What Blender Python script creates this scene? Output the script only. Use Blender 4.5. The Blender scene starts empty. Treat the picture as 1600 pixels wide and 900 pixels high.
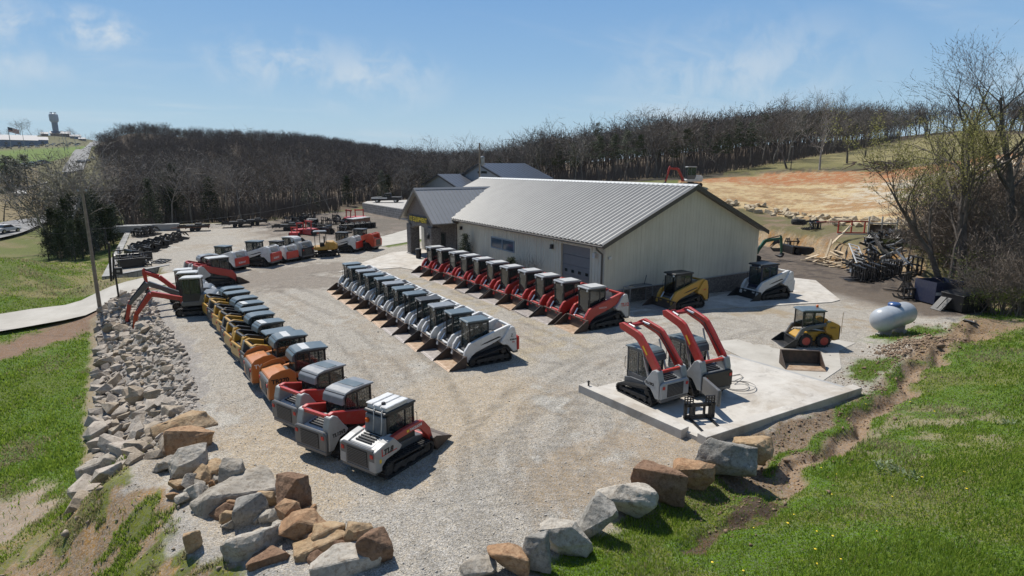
import bpy, bmesh, math, random
import numpy as np
from mathutils import Vector, Matrix, noise as mnoise
PI = math.pi
sc = bpy.context.scene
COL = sc.collection
random.seed(7); rng = np.random.default_rng(7)

# ---------------------------------------------------------------- camera
FPX, HZ, CAMH = 900.0, 260.0, 8.5
TH = math.atan((450 - HZ) / FPX)
YAW = math.atan(550 / math.hypot(FPX, 450 - HZ))
cam_d = bpy.data.cameras.new('camera'); cam = bpy.data.objects.new('camera', cam_d); COL.objects.link(cam)
cam_d.sensor_width = 36; cam_d.lens = 36 * FPX / 1600; cam_d.clip_start = 0.1; cam_d.clip_end = 9000
cam.location = (0, 0, CAMH); cam.rotation_euler = (PI / 2 - TH, 0, -YAW)
sc.camera = cam

def ray(px, py):
    x = (px - 800) / FPX; y = -(py - 450) / FPX
    fw = math.cos(TH) + y * math.sin(TH); up = -math.sin(TH) + y * math.cos(TH)
    return (x * math.cos(YAW) + fw * math.sin(YAW), -x * math.sin(YAW) + fw * math.cos(YAW), up)
def gp(px, py, z=0.0):
    X, Y, Z = ray(px, py); t = (z - CAMH) / Z
    return (X * t, Y * t)
def by_dist(px, py, d):
    X, Y, Z = ray(px, py); t = d / math.hypot(X, Y)
    return (X * t, Y * t, CAMH + Z * t)
def pol(px, d):
    """point at horizontal distance d in the compass direction px (pixel column on the horizon)"""
    a = YAW + math.atan((px - 800) / 920.0)
    return (d * math.sin(a), d * math.cos(a))

# ---------------------------------------------------------------- noise (numpy)
def _h(ix, iy, s):
    n = (ix.astype(np.int64) * 374761393 + iy.astype(np.int64) * 668265263 + s * 974634541) & 0xffffffff
    n = ((n ^ (n >> 13)) * 1274126177) & 0xffffffff
    return ((n ^ (n >> 16)) & 0xffff) / 65535.0
def vnoise(x, y, s=0):
    x = np.asarray(x, float); y = np.asarray(y, float)
    ix = np.floor(x); iy = np.floor(y); fx = x - ix; fy = y - iy
    fx = fx * fx * (3 - 2 * fx); fy = fy * fy * (3 - 2 * fy)
    a = _h(ix, iy, s); b = _h(ix + 1, iy, s); c = _h(ix, iy + 1, s); d = _h(ix + 1, iy + 1, s)
    return (a * (1 - fx) + b * fx) * (1 - fy) + (c * (1 - fx) + d * fx) * fy
def fbm(x, y, s=0, o=4):
    r = 0; a = .5; t = 0
    for k in range(o):
        r = r + a * vnoise(x * 2 ** k, y * 2 ** k, s + k * 17); t += a; a *= .5
    return r / t
def sstep(a, b, x):
    t = np.clip((x - a) / (b - a), 0, 1); return t * t * (3 - 2 * t)

# ---------------------------------------------------------------- materials
def mat(name, col, rough=.5, metal=0.0, var=.18, scale=3.0, bump=0.0, bscale=40.0, col2=None, spec=.5, coat=0.0):
    m = bpy.data.materials.new(name); m.use_nodes = True
    nt = m.node_tree; b = nt.nodes['Principled BSDF']
    b.inputs['Roughness'].default_value = rough; b.inputs['Metallic'].default_value = metal
    b.inputs['Specular IOR Level'].default_value = spec
    if coat: b.inputs['Coat Weight'].default_value = coat; b.inputs['Coat Roughness'].default_value = .15
    tc = nt.nodes.new('ShaderNodeTexCoord')
    n = nt.nodes.new('ShaderNodeTexNoise'); n.inputs['Scale'].default_value = scale; n.inputs['Detail'].default_value = 6; n.inputs['Roughness'].default_value = .65
    nt.links.new(tc.outputs['Object'], n.inputs['Vector'])
    r = nt.nodes.new('ShaderNodeValToRGB'); r.color_ramp.elements[0].position = .35; r.color_ramp.elements[1].position = .7
    c2 = col2 if col2 else tuple(min(1, c * (1 + var)) for c in col)
    c1 = col if col2 else tuple(c * (1 - var) for c in col)
    r.color_ramp.elements[0].color = (*c1, 1); r.color_ramp.elements[1].color = (*c2, 1)
    nt.links.new(n.outputs['Fac'], r.inputs['Fac']); nt.links.new(r.outputs['Color'], b.inputs['Base Color'])
    if bump:
        n2 = nt.nodes.new('ShaderNodeTexNoise'); n2.inputs['Scale'].default_value = bscale; n2.inputs['Detail'].default_value = 4
        nt.links.new(tc.outputs['Object'], n2.inputs['Vector'])
        bp = nt.nodes.new('ShaderNodeBump'); bp.inputs['Strength'].default_value = bump; bp.inputs['Distance'].default_value = .02
        nt.links.new(n2.outputs['Fac'], bp.inputs['Height']); nt.links.new(bp.outputs['Normal'], b.inputs['Normal'])
    return m
def paint(name, col, rough=.35, dirt=(.24, .2, .16), amount=.45):
    """machine paint: dusty towards the patches a noise picks, slightly worn"""
    m = mat(name, col, rough, var=.08, scale=2.2, coat=.15)
    nt = m.node_tree; b = nt.nodes['Principled BSDF']
    src = b.inputs['Base Color'].links[0].from_socket
    tc = nt.nodes['Texture Coordinate']
    n = nt.nodes.new('ShaderNodeTexNoise'); n.inputs['Scale'].default_value = 5.5; n.inputs['Detail'].default_value = 8; n.inputs['Roughness'].default_value = .75
    nt.links.new(tc.outputs['Object'], n.inputs['Vector'])
    r = nt.nodes.new('ShaderNodeMapRange'); r.inputs[1].default_value = .5; r.inputs[2].default_value = .75; r.inputs[3].default_value = .04; r.inputs[4].default_value = amount
    nt.links.new(n.outputs['Fac'], r.inputs[0])
    mx = nt.nodes.new('ShaderNodeMix'); mx.data_type = 'RGBA'
    nt.links.new(r.outputs[0], mx.inputs[0]); nt.links.new(src, mx.inputs[6]); mx.inputs[7].default_value = (*dirt, 1)
    nt.links.new(mx.outputs[2], b.inputs['Base Color'])
    r2 = nt.nodes.new('ShaderNodeMapRange'); r2.inputs[3].default_value = rough; r2.inputs[4].default_value = .8
    nt.links.new(r.outputs[0], r2.inputs[0]); nt.links.new(r2.outputs[0], b.inputs['Roughness'])
    return m
def glassy(name, tint=(.02, .03, .03), see=.35):
    m = bpy.data.materials.new(name); m.use_nodes = True; nt = m.node_tree
    b = nt.nodes['Principled BSDF']; b.inputs['Base Color'].default_value = (*tint, 1); b.inputs['Roughness'].default_value = .05; b.inputs['Specular IOR Level'].default_value = 1.0
    t = nt.nodes.new('ShaderNodeBsdfTransparent'); mx = nt.nodes.new('ShaderNodeMixShader')
    n = nt.nodes.new('ShaderNodeTexNoise'); n.inputs['Scale'].default_value = 4
    r = nt.nodes.new('ShaderNodeMapRange'); r.inputs[3].default_value = see * .6; r.inputs[4].default_value = see * 1.3
    tc = nt.nodes.new('ShaderNodeTexCoord'); nt.links.new(tc.outputs['Object'], n.inputs['Vector'])
    nt.links.new(n.outputs['Fac'], r.inputs[0]); nt.links.new(r.outputs[0], mx.inputs[0])
    nt.links.new(b.outputs[0], mx.inputs[1]); nt.links.new(t.outputs[0], mx.inputs[2])
    nt.links.new(mx.outputs[0], nt.nodes['Material Output'].inputs[0])
    return m

M = {}
M['white'] = paint('white_paint', (.66, .66, .645), amount=.6)
M['offwhite'] = paint('offwhite_paint', (.46, .46, .445), amount=.65)
M['red'] = paint('red_paint', (.42, .028, .02), amount=.35)
M['bright_red'] = paint('bright_red_paint', (.55, .03, .02), amount=.2)
M['vermilion'] = paint('vermilion_paint', (.55, .06, .018), amount=.3)
M['orange'] = paint('orange_paint', (.46, .16, .035), amount=.4)
M['yellow'] = paint('yellow_paint', (.46, .25, .025), amount=.45)
M['light_grey'] = paint('light_grey_paint', (.34, .34, .33), amount=.6)
M['grey_paint'] = paint('grey_paint', (.36, .37, .37), amount=.5)
M['dark_grey'] = paint('dark_grey_paint', (.10, .105, .11), amount=.4)
M['green'] = paint('green_paint', (.012, .11, .06), amount=.2)
M['blue'] = paint('blue_paint', (.03, .09, .25), amount=.2)
M['navy'] = paint('navy_paint', (.012, .022, .06), amount=.25)
M['black'] = mat('black_steel', (.012, .012, .013), .5, var=.3, scale=6)
M['attach'] = mat('attachment_steel', (.014, .014, .015), .38, var=.5, scale=4)
M['cabframe'] = mat('cab_frame_steel', (.022, .024, .026), .45, var=.3)
M['roof_slate'] = paint('roof_slate_paint', (.085, .115, .13), amount=.45, dirt=(.24, .25, .25))
M['roof_grey'] = paint('roof_grey_paint', (.20, .21, .22), amount=.6, dirt=(.38, .37, .35))
M['roof_pale'] = paint('roof_pale_paint', (.55, .55, .53), amount=.4)
M['plastic'] = mat('grey_plastic', (.17, .18, .19), .5, var=.2)
M['rubber'] = mat('track_rubber', (.028, .027, .026), .85, var=.45, scale=7, bump=.3, bscale=50)
M['undercarriage'] = mat('dirty_undercarriage', (.05, .045, .04), .8, var=.5, scale=7)
M['bucket_dark'] = mat('dark_bucket_steel', (.035, .026, .021), .6, col2=(.09, .055, .038), scale=5, bump=.2)
M['bucket_black'] = mat('black_bucket_paint', (.02, .02, .021), .5, var=.4, scale=5)
M['bucket_worn'] = mat('worn_bucket_floor', (.30, .19, .11), .45, metal=.15, col2=(.52, .40, .29), scale=3.5)
M['bucket_worn_grey'] = mat('worn_grey_bucket_floor', (.28, .25, .23), .4, metal=.2, col2=(.5, .45, .41), scale=3.5)
M['steel'] = mat('bright_steel', (.55, .55, .55), .3, metal=.9, var=.1)
M['glass'] = glassy('cab_glass', (.03, .05, .05), see=.62)
M['glass_dark'] = glassy('dark_glass', see=.1)
M['glass_blue'] = mat('window_glass', (.06, .10, .14), .08, var=.2, scale=.6)
M['seat'] = mat('black_seat', (.02, .02, .02), .8)
M['lamp_orange'] = mat('orange_beacon', (.7, .12, .01), .3)
M['lamp_white'] = mat('lamp_lens', (.7, .7, .66), .15)
M['lettering_black'] = mat('black_lettering', (.015, .015, .015), .5)
M['lettering_white'] = mat('white_lettering', (.75, .75, .73), .5)
M['lettering_red'] = mat('red_lettering', (.5, .03, .02), .5)
M['lettering_yellow'] = mat('yellow_lettering', (.75, .55, .04), .5)
M['decal_yellow'] = mat('yellow_decal', (.75, .5, .03), .5)
M['concrete'] = mat('concrete', (.43, .40, .355), .85, col2=(.56, .53, .475), scale=.9, bump=.12, bscale=30)
def stained(m, dirt, lo, hi, scale, amount):
    nt = m.node_tree; b = nt.nodes['Principled BSDF']; src = b.inputs['Base Color'].links[0].from_socket; tc = nt.nodes['Texture Coordinate']
    n = nt.nodes.new('ShaderNodeTexNoise'); n.inputs['Scale'].default_value = scale; n.inputs['Detail'].default_value = 7; n.inputs['Roughness'].default_value = .7; n.inputs['Distortion'].default_value = .6
    nt.links.new(tc.outputs['Object'], n.inputs['Vector'])
    r = nt.nodes.new('ShaderNodeMapRange'); r.inputs[1].default_value = lo; r.inputs[2].default_value = hi; r.inputs[4].default_value = amount; nt.links.new(n.outputs['Fac'], r.inputs[0])
    mx = nt.nodes.new('ShaderNodeMix'); mx.data_type = 'RGBA'; nt.links.new(r.outputs[0], mx.inputs[0]); nt.links.new(src, mx.inputs[6]); mx.inputs[7].default_value = (*dirt, 1); nt.links.new(mx.outputs[2], b.inputs['Base Color']); return m
stained(M['concrete'], (.29, .24, .18), .47, .68, .45, .75); stained(M['concrete'], (.17, .15, .13), .56, .68, 1.7, .45)
M['concrete_side'] = mat('formed_concrete', (.30, .30, .29), .85, col2=(.38, .375, .36), scale=2, bump=.1)
M['road'] = mat('pale_worn_asphalt', (.17, .168, .162), .9, col2=(.25, .245, .235), scale=.15)
M['concrete_old'] = mat('old_concrete', (.36, .335, .29), .9, col2=(.46, .435, .385), scale=.6, bump=.1)
M['wood'] = mat('pale_timber', (.42, .32, .2), .8, col2=(.6, .5, .36), scale=4)
M['wood_dark'] = mat('weathered_timber', (.14, .115, .09), .9, col2=(.22, .19, .155), scale=5)
M['pole_wood'] = mat('utility_pole_wood', (.20, .165, .125), .9, col2=(.30, .25, .2), scale=6)
M['galv'] = mat('galvanised_steel', (.32, .33, .34), .4, metal=.5, var=.2)
M['tank'] = paint('tank_paint', (.42, .45, .48), rough=.3, amount=.25)

# ---------------------------------------------------------------- mesh building
class MB:
    def __init__(s): s.v = []; s.f = []
    def add(s, vs, fs):
        o = len(s.v); s.v += [tuple(v) for v in vs]; s.f += [tuple(i + o for i in f) for f in fs]; return s
    def box(s, c, d, R=None):
        x, y, z = d[0] / 2, d[1] / 2, d[2] / 2
        vs = [Vector(p) for p in ((-x, -y, -z), (x, -y, -z), (x, y, -z), (-x, y, -z), (-x, -y, z), (x, -y, z), (x, y, z), (-x, y, z))]
        if R is not None: vs = [R @ v for v in vs]
        c = Vector(c)
        return s.add([v + c for v in vs], [(3, 2, 1, 0), (4, 5, 6, 7), (0, 1, 5, 4), (1, 2, 6, 5), (2, 3, 7, 6), (3, 0, 4, 7)])
    def b(s, x0, x1, y0, y1, z0, z1): return s.box(((x0 + x1) / 2, (y0 + y1) / 2, (z0 + z1) / 2), (x1 - x0, y1 - y0, z1 - z0))
    def prism(s, pts, y0, y1):
        """polygon in x,z (counter-clockwise seen from -y) extruded along y"""
        n = len(pts)
        vs = [(p[0], y0, p[1]) for p in pts] + [(p[0], y1, p[1]) for p in pts]
        return s.add(vs, [tuple(range(n)), tuple(range(2 * n - 1, n - 1, -1))] + [((i + 1) % n, i, n + i, n + (i + 1) % n) for i in range(n)])
    def prismx(s, pts, x0, x1):
        n = len(pts)
        vs = [(x0, p[0], p[1]) for p in pts] + [(x1, p[0], p[1]) for p in pts]
        return s.add(vs, [tuple(range(n - 1, -1, -1)), tuple(range(n, 2 * n))] + [(i, (i + 1) % n, n + (i + 1) % n, n + i) for i in range(n)])
    def prismz(s, pts, z0, z1):
        n = len(pts)
        vs = [(p[0], p[1], z0) for p in pts] + [(p[0], p[1], z1) for p in pts]
        return s.add(vs, [tuple(range(n - 1, -1, -1)), tuple(range(n, 2 * n))] + [(i, (i + 1) % n, n + (i + 1) % n, n + i) for i in range(n)])
    def cyl(s, p0, p1, r0, r1=None, n=10, cap=True):
        if r1 is None: r1 = r0
        p0 = Vector(p0); p1 = Vector(p1); d = (p1 - p0).normalized()
        a = d.orthogonal().normalized(); b = d.cross(a)
        vs = [p0 + (a * math.cos(2 * PI * i / n) + b * math.sin(2 * PI * i / n)) * r0 for i in range(n)]
        vs += [p1 + (a * math.cos(2 * PI * i / n) + b * math.sin(2 * PI * i / n)) * r1 for i in range(n)]
        fs = [(i, (i + 1) % n, n + (i + 1) % n, n + i) for i in range(n)]
        if cap: fs += [tuple(range(n - 1, -1, -1)), tuple(range(n, 2 * n))]
        return s.add(vs, fs)
    def tube(s, pts, r, n=6):
        for a, b in zip(pts[:-1], pts[1:]): s.cyl(a, b, r, n=n)
        return s
    def lathe(s, prof, c=(0, 0, 0), axis='z', n=24):
        """prof: list of (r, h)"""
        o = []
        for r, h in prof:
            for i in range(n):
                a = 2 * PI * i / n
                p = (r * math.cos(a), r * math.sin(a), h)
                if axis == 'x': p = (h, r * math.cos(a), r * math.sin(a))
                elif axis == 'y': p = (r * math.sin(a), h, r * math.cos(a))
                o.append((p[0] + c[0], p[1] + c[1], p[2] + c[2]))
        fs = []
        for k in range(len(prof) - 1):
            for i in range(n):
                fs.append((k * n + i, k * n + (i + 1) % n, (k + 1) * n + (i + 1) % n, (k + 1) * n + i))
        fs += [tuple(range(n - 1, -1, -1)), tuple(range((len(prof) - 1) * n, len(prof) * n))]
        return s.add(o, fs)
    def xf(s, R=None, t=(0, 0, 0)):
        t = Vector(t); s.v = [tuple((R @ Vector(v) if R is not None else Vector(v)) + t) for v in s.v]; return s
    def build(s, name, m, parent=None, bevel=0.0, smooth=False, loc=None):
        me = bpy.data.meshes.new(name); me.from_pydata(s.v, [], s.f)
        if bevel or True:
            bm = bmesh.new(); bm.from_mesh(me)
            bmesh.ops.recalc_face_normals(bm, faces=bm.faces)
            if bevel:
                es = [e for e in bm.edges if len(e.link_faces) == 2 and e.calc_face_angle(0) > .5]
                bmesh.ops.bevel(bm, geom=es, offset=bevel, segments=1, affect='EDGES', profile=.5, clamp_overlap=True)
            bm.to_mesh(me); bm.free()
        if smooth: me.shade_smooth(); 
        me.materials.append(m)
        o = bpy.data.objects.new(name, me); COL.objects.link(o)
        if parent: o.parent = parent
        if loc: o.location = loc
        return o

def np_mesh(name, verts, faces, m, smooth=False, attr=None, kind=None):
    """verts (n,3) numpy, faces (k,3|4) numpy"""
    me = bpy.data.meshes.new(name); nv = len(verts); nf, w = faces.shape
    me.vertices.add(nv); me.vertices.foreach_set('co', np.ascontiguousarray(verts, np.float32).ravel())
    me.loops.add(nf * w); me.loops.foreach_set('vertex_index', np.ascontiguousarray(faces, np.int32).ravel())
    me.polygons.add(nf); me.polygons.foreach_set('loop_start', np.arange(0, nf * w, w, dtype=np.int32))
    me.polygons.foreach_set('loop_total', np.full(nf, w, np.int32))
    me.update(calc_edges=True); me.validate()
    for k, c in (attr or {}).items():
        a = me.color_attributes.new(k, 'FLOAT_COLOR', 'POINT')
        c4 = np.ones((nv, 4), np.float32); c4[:, :3] = c; a.data.foreach_set('color', c4.ravel())
    if smooth: me.shade_smooth()
    if m: me.materials.append(m)
    o = bpy.data.objects.new(name, me); COL.objects.link(o)
    if kind: o['kind'] = kind
    return o

def tag(o, label, cat, group=None, kind=None):
    o['label'] = label; o['category'] = cat
    if group: o['group'] = group
    if kind: o['kind'] = kind
    return o
def thing(name, label, cat, loc=(0, 0, 0), rz=0.0, group=None):
    o = bpy.data.objects.new(name, None); o.empty_display_size = .3; COL.objects.link(o)
    o.location = loc; o.rotation_euler = (0, 0, rz); return tag(o, label, cat, group)
def dup(root, loc, rz=0.0, label=None, group=None, scale=None):
    r = root.copy(); COL.objects.link(r); r.location = loc; r.rotation_euler = (0, 0, rz)
    if label: r['label'] = label
    if group: r['group'] = group
    if scale: r.scale = (scale,) * 3 if not hasattr(scale, '__len__') else scale
    def kids(src, dst):
        for ch in list(src.children):
            c = ch.copy(); COL.objects.link(c); c.parent = dst; kids(ch, c)
    kids(root, r)
    return r
def lettering(s, size, m, parent, loc, rot, name='lettering', bold=0.0, shear=0.0, align='LEFT', squash=1.0):
    cu = bpy.data.curves.new(name, 'FONT'); cu.body = s; cu.size = size; cu.extrude = .004; cu.offset = bold; cu.shear = shear; cu.align_x = align
    t = bpy.data.objects.new(name, cu); COL.objects.link(t)
    dg = bpy.context.evaluated_depsgraph_get(); dg.update()
    me = bpy.data.meshes.new_from_object(t.evaluated_get(dg)); bpy.data.objects.remove(t); bpy.data.curves.remove(cu)
    me.materials.clear(); me.materials.append(m)
    o = bpy.data.objects.new(name, me); COL.objects.link(o)
    if parent: o.parent = parent
    o.location = loc; o.rotation_euler = rot; o.scale = (squash, 1, 1); return o
# ---------------------------------------------------------------- terrain
YARD = [(-1.6, 18.3), (-.2, 16.0), (.2, 13.6), (2.3, 10.9), (3.0, 6), (6.0, 6), (5.9, 9.2), (9, 9.6), (12.9, 9.9), (13.4, 10.9), (22.1, 10.95), (27, 11.9), (32.5, 13.3),
        (38, 14.2), (43, 15.0), (47, 17.5), (49.5, 22), (51.5, 28), (57.5, 36.5), (60, 45), (60, 70), (52, 90), (40, 120), (34, 119), (20, 104), (11.5, 96), (4, 100), (-4.3, 99), (-4.3, 55.2), (-1.0, 58), (-.2, 52), (-1.2, 45), (-.6, 38), (.3, 31), (.6, 24)]
def poly_sdf(P, x, y):
    x = np.asarray(x, float); y = np.asarray(y, float)
    d = np.full(x.shape, 1e9); ins = np.zeros(x.shape, bool); n = len(P)
    for i in range(n):
        ax, ay = P[i]; bx, by = P[(i + 1) % n]; ex, ey = bx - ax, by - ay
        t = np.clip(((x - ax) * ex + (y - ay) * ey) / (ex * ex + ey * ey), 0, 1)
        d = np.minimum(d, np.hypot(x - ax - t * ex, y - ay - t * ey))
        c = ((ay > y) != (by > y)); 
        with np.errstate(divide='ignore', invalid='ignore'):
            xi = ax + (y - ay) / (by - ay if by != ay else 1e-9) * ex
        ins ^= c & (x < xi)
    return np.where(ins, -d, d)
def line_dist(P, x, y):
    d = np.full(np.shape(x), 1e9)
    for (ax, ay), (bx, by) in zip(P[:-1], P[1:]):
        ex, ey = bx - ax, by - ay
        t = np.clip(((x - ax) * ex + (y - ay) * ey) / (ex * ex + ey * ey), 0, 1)
        d = np.minimum(d, np.hypot(x - ax - t * ex, y - ay - t * ey))
    return d
_A = []
def AW(*p): _A.extend(p)
AW((-3.4, 20.5, -1.8), (-3.5, 23, -2.1), (-3.9, 33, -2.1), (-4.4, 40, -1.8), (-4.8, 45, -1.3), (-10, 48, -1.2), (-9, 42, -1.7), (-9, 33, -2.6), (-8, 24, -2.9), (-13, 30, -3.3), (-5, 17, -2.1), (-2.2, 13.5, -1.35),
   (0, 10, -1.15), (2, 7, -1.0), (-3, 9, -1.75), (-10, 15, -3.0), (0, 2, -1.4), (-20, 40, -3), (-20, 52, -2), (-3.5, 48.5, -.55), (-1, 51, -.15), (-3.5, 53, -.6), (-5, 55, -1.2), (-6, 62, -1.3), (-6, 80, -1.5), (-16, 62, -2), (-15, 80, -2.2), (-6, 97, -1))
AW((7, 8.6, -.05), (10, 8.4, -.1), (14, 8.6, -.15), (19, 9.4, -.1), (23, 10, 0), (28, 11.2, 0), (34, 12.3, -.15), (38, 12.8, -.35), (6.5, 5, .5), (10, 4.5, .9), (16, 4.5, 1.1), (22, 5, 1.1), (30, 7, .9), (40, 9, .7), (50, 12, .5), (10, 0, 1.8), (20, 0, 2.1), (35, 0, 2.5), (5, 0, .8), (0, -20, 2), (30, -20, 4), (-30, 0, -4), (43, 13.6, -.45), (45.5, 14.2, -.3), (48.5, 18, .2), (53, 20, 1.3), (52, 27, 1.4), (55, 14, 2))
for a in ((-40, 420, 62), (20, 405, 66), (10, 352, 145), (-60, 330, 200), (0, 300, 330), (80, 250, 500), (40, 224, 850), (130, 222, 850), (150, 252, 360), (148, 224, 900), (88, 212, 1000), (-100, 225, 900), (-100, 300, 330),
          (1085, 292, 100), (1200, 334, 86), (1200, 323, 90), (1300, 303, 105), (1420, 292, 106), (1430, 358, 66), (1430, 346, 71), (1320, 350, 75), (1310, 340, 80), (1200, 278, 125), (1400, 264, 128), (1080, 279, 128), (1240, 257, 142), (1400, 235, 200),
          (1190, 351, 75.5), (1260, 360, 72), (1330, 374, 64.5), (1390, 382, 59.5), (1130, 322, 88), (1600, 300, 75), (1600, 240, 120), (1520, 225, 240)):
    AW(by_dist(*a))
def PZ(px, d, z): AW((*pol(px, d), z))
for a in ((300, 115, -1), (300, 180, -2), (300, 300, 8), (300, 450, 27), (200, 450, 28), (160, 450, 22), (164, 380, 14), (450, 450, 26), (600, 450, 17), (720, 450, 8), (450, 115, 0), (450, 200, 0), (560, 128, 0), (600, 250, 2), (700, 150, 1.6), (750, 115, 1.0), (800, 90, .5), (900, 80, .5), (720, 280, 4), (850, 140, 3),
          (950, 130, 5), (1080, 134, 6.4), (1000, 300, 13), (1200, 350, 20), (1400, 290, 19), (1500, 330, 24), (60, 1500, 40), (400, 1500, 15), (800, 1500, 12), (1200, 1500, 15), (1700, 1500, 20), (60, 5000, 30), (800, 5000, 15), (1600, 5000, 20), (-600, 300, 0), (-600, 1500, 20), (2400, 300, 15), (2400, 1500, 30), (180, 110, -3), (100, 110, -4), (120, 200, -6), (150, 300, 2)):
    PZ(*a)
_A = np.array(_A)
def _uv(x, y):
    a = np.arctan2(x, y) - YAW; a = (a + PI) % (2 * PI) - PI
    return a * 3.2, np.log(np.hypot(x, y) + 2.0) * 1.6
_au, _av = _uv(_A[:, 0], _A[:, 1])
def _ker(du, dv): return np.sqrt(du * du + dv * dv + .012)
_K = _ker(_au[:, None] - _au[None], _av[:, None] - _av[None])
_W = np.linalg.solve(_K + 1e-4 * np.eye(len(_A)), _A[:, 2] - _A[:, 2].mean())
def rbf(x, y):
    x = np.asarray(x, float); y = np.asarray(y, float); sh = x.shape; x = x.ravel(); y = y.ravel(); out = np.empty(len(x))
    for i in range(0, len(x), 20000):
        u, v = _uv(x[i:i + 20000], y[i:i + 20000])
        out[i:i + 20000] = _ker(u[:, None] - _au[None], v[:, None] - _av[None]) @ _W
    return out.reshape(sh) + _A[:, 2].mean()
DITCH = [(9.6, 7.6), (11.3, 8.0), (14.6, 8.55), (18.8, 9.35), (23, 10.1), (27, 11.1), (30, 11.6), (34, 12.1), (37.5, 12.6)]
def ditch_dist(x, y): return line_dist(DITCH, x + .15 * np.sin(y * 5), y + .26 * np.sin(x * 1.15) + .16 * np.sin(x * 2.7 + 1) + .3 * (vnoise(x * .7, y * .7, 88) - .5))
def yard_z(x, y): return -.042 * np.clip(x - 26, 0, 13)
def hgt(x, y):
    x = np.asarray(x, float); y = np.asarray(y, float)
    s = poly_sdf(YARD, x, y)
    w = np.full(x.shape, 3.2)
    w = np.where((x > 4.5) & (y < 16), 1.0, w); w = np.where((x > 34) & (y < 20), 3.0, w)
    w = np.where((x > 42) & (y > 20) & (y < 60), 2.3, w)
    w = np.where((x < 2) & (y > 54.5), .35, w)
    w = np.where((x < 2) & (y > 44) & (y <= 54.5), 4.5, w)
    w = np.where(y > 80, 6, w)
    w = np.where((x < -2) & (y > 56), .35, w)
    sw = (x < 4.5) & (y < 20); w = np.where(sw, 2.8, w)
    k = sstep(0, 1, s / w)
    b = rbf(x, y)
    z = yard_z(x, y) * (1 - k) + b * k
    dd = ditch_dist(x, y) + .35 * (vnoise(x * .9, y * .9, 5) - .5)
    dn = dd + .5 * (fbm(x * 1.7, y * 1.7, 51, 3) - .5)
    deep = .35 + .65 * sstep(12.5, 15, x)
    z = z - deep * (.26 + .2 * (vnoise(x * .8, y * .8, 52) - .5)) * np.exp(-(dn / .27) ** 2) + .16 * np.exp(-((dn - .6) / .3) ** 2) * vnoise(x * 1.6, y * 1.6, 9)
    z = z + sstep(.03, .3, k) * sstep(.97, .6, k) * (x > 44) * (y > 19) * (y < 60) * (1.5 * (fbm(x * 1.1, y * 1.1, 91) - .5) + .7 * (fbm(x * 3.5, y * 3.5, 92, 3) - .5))
    near = np.exp(-np.hypot(x, y) / 60)
    z = z + k * near * (.22 * (fbm(x * .5, y * .5, 3) - .5) + .10 * (fbm(x * 2.2, y * 2.2, 31, 3) - .5)) + (1 - k) * .035 * (fbm(x * .8, y * .8, 4) - .5)
    # spoil heaps and turned earth beside the ditch and the junk
    for (hx, hy, hr, hh) in ((31.0, 12.8, 1.6, .45), (29, 12.3, 1.2, .35), (37.5, 14.0, 2.0, .35), (49.2, 22, 2.2, .8), (17.5, 10.0, 1.4, .18), (40, 14.2, 1.5, .3)):
        q = np.hypot(x - hx, y - hy) / hr
        z = z + hh * np.exp(-q * q) * (.55 + .9 * fbm(x * 2.5, y * 2.5, 77, 3))
    return z
def hz1(x, y): return float(hgt(np.array([x]), np.array([y]))[0])
def ground_at(px, py, lift=0.0):
    """the ground point seen at a pixel: march the ray over the height field"""
    X, Y, Z = ray(px, py)
    t = np.geomspace(4, 1500, 900)
    zz = hgt(X * t, Y * t) - (CAMH + Z * t)
    i = int(np.argmax(zz > 0)) or 1
    a, b = t[i - 1], t[i]
    for _ in range(18):
        m = (a + b) / 2
        if hz1(X * m, Y * m) > CAMH + Z * m: b = m
        else: a = m
    return (X * b, Y * b, CAMH + Z * b + lift)

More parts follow.
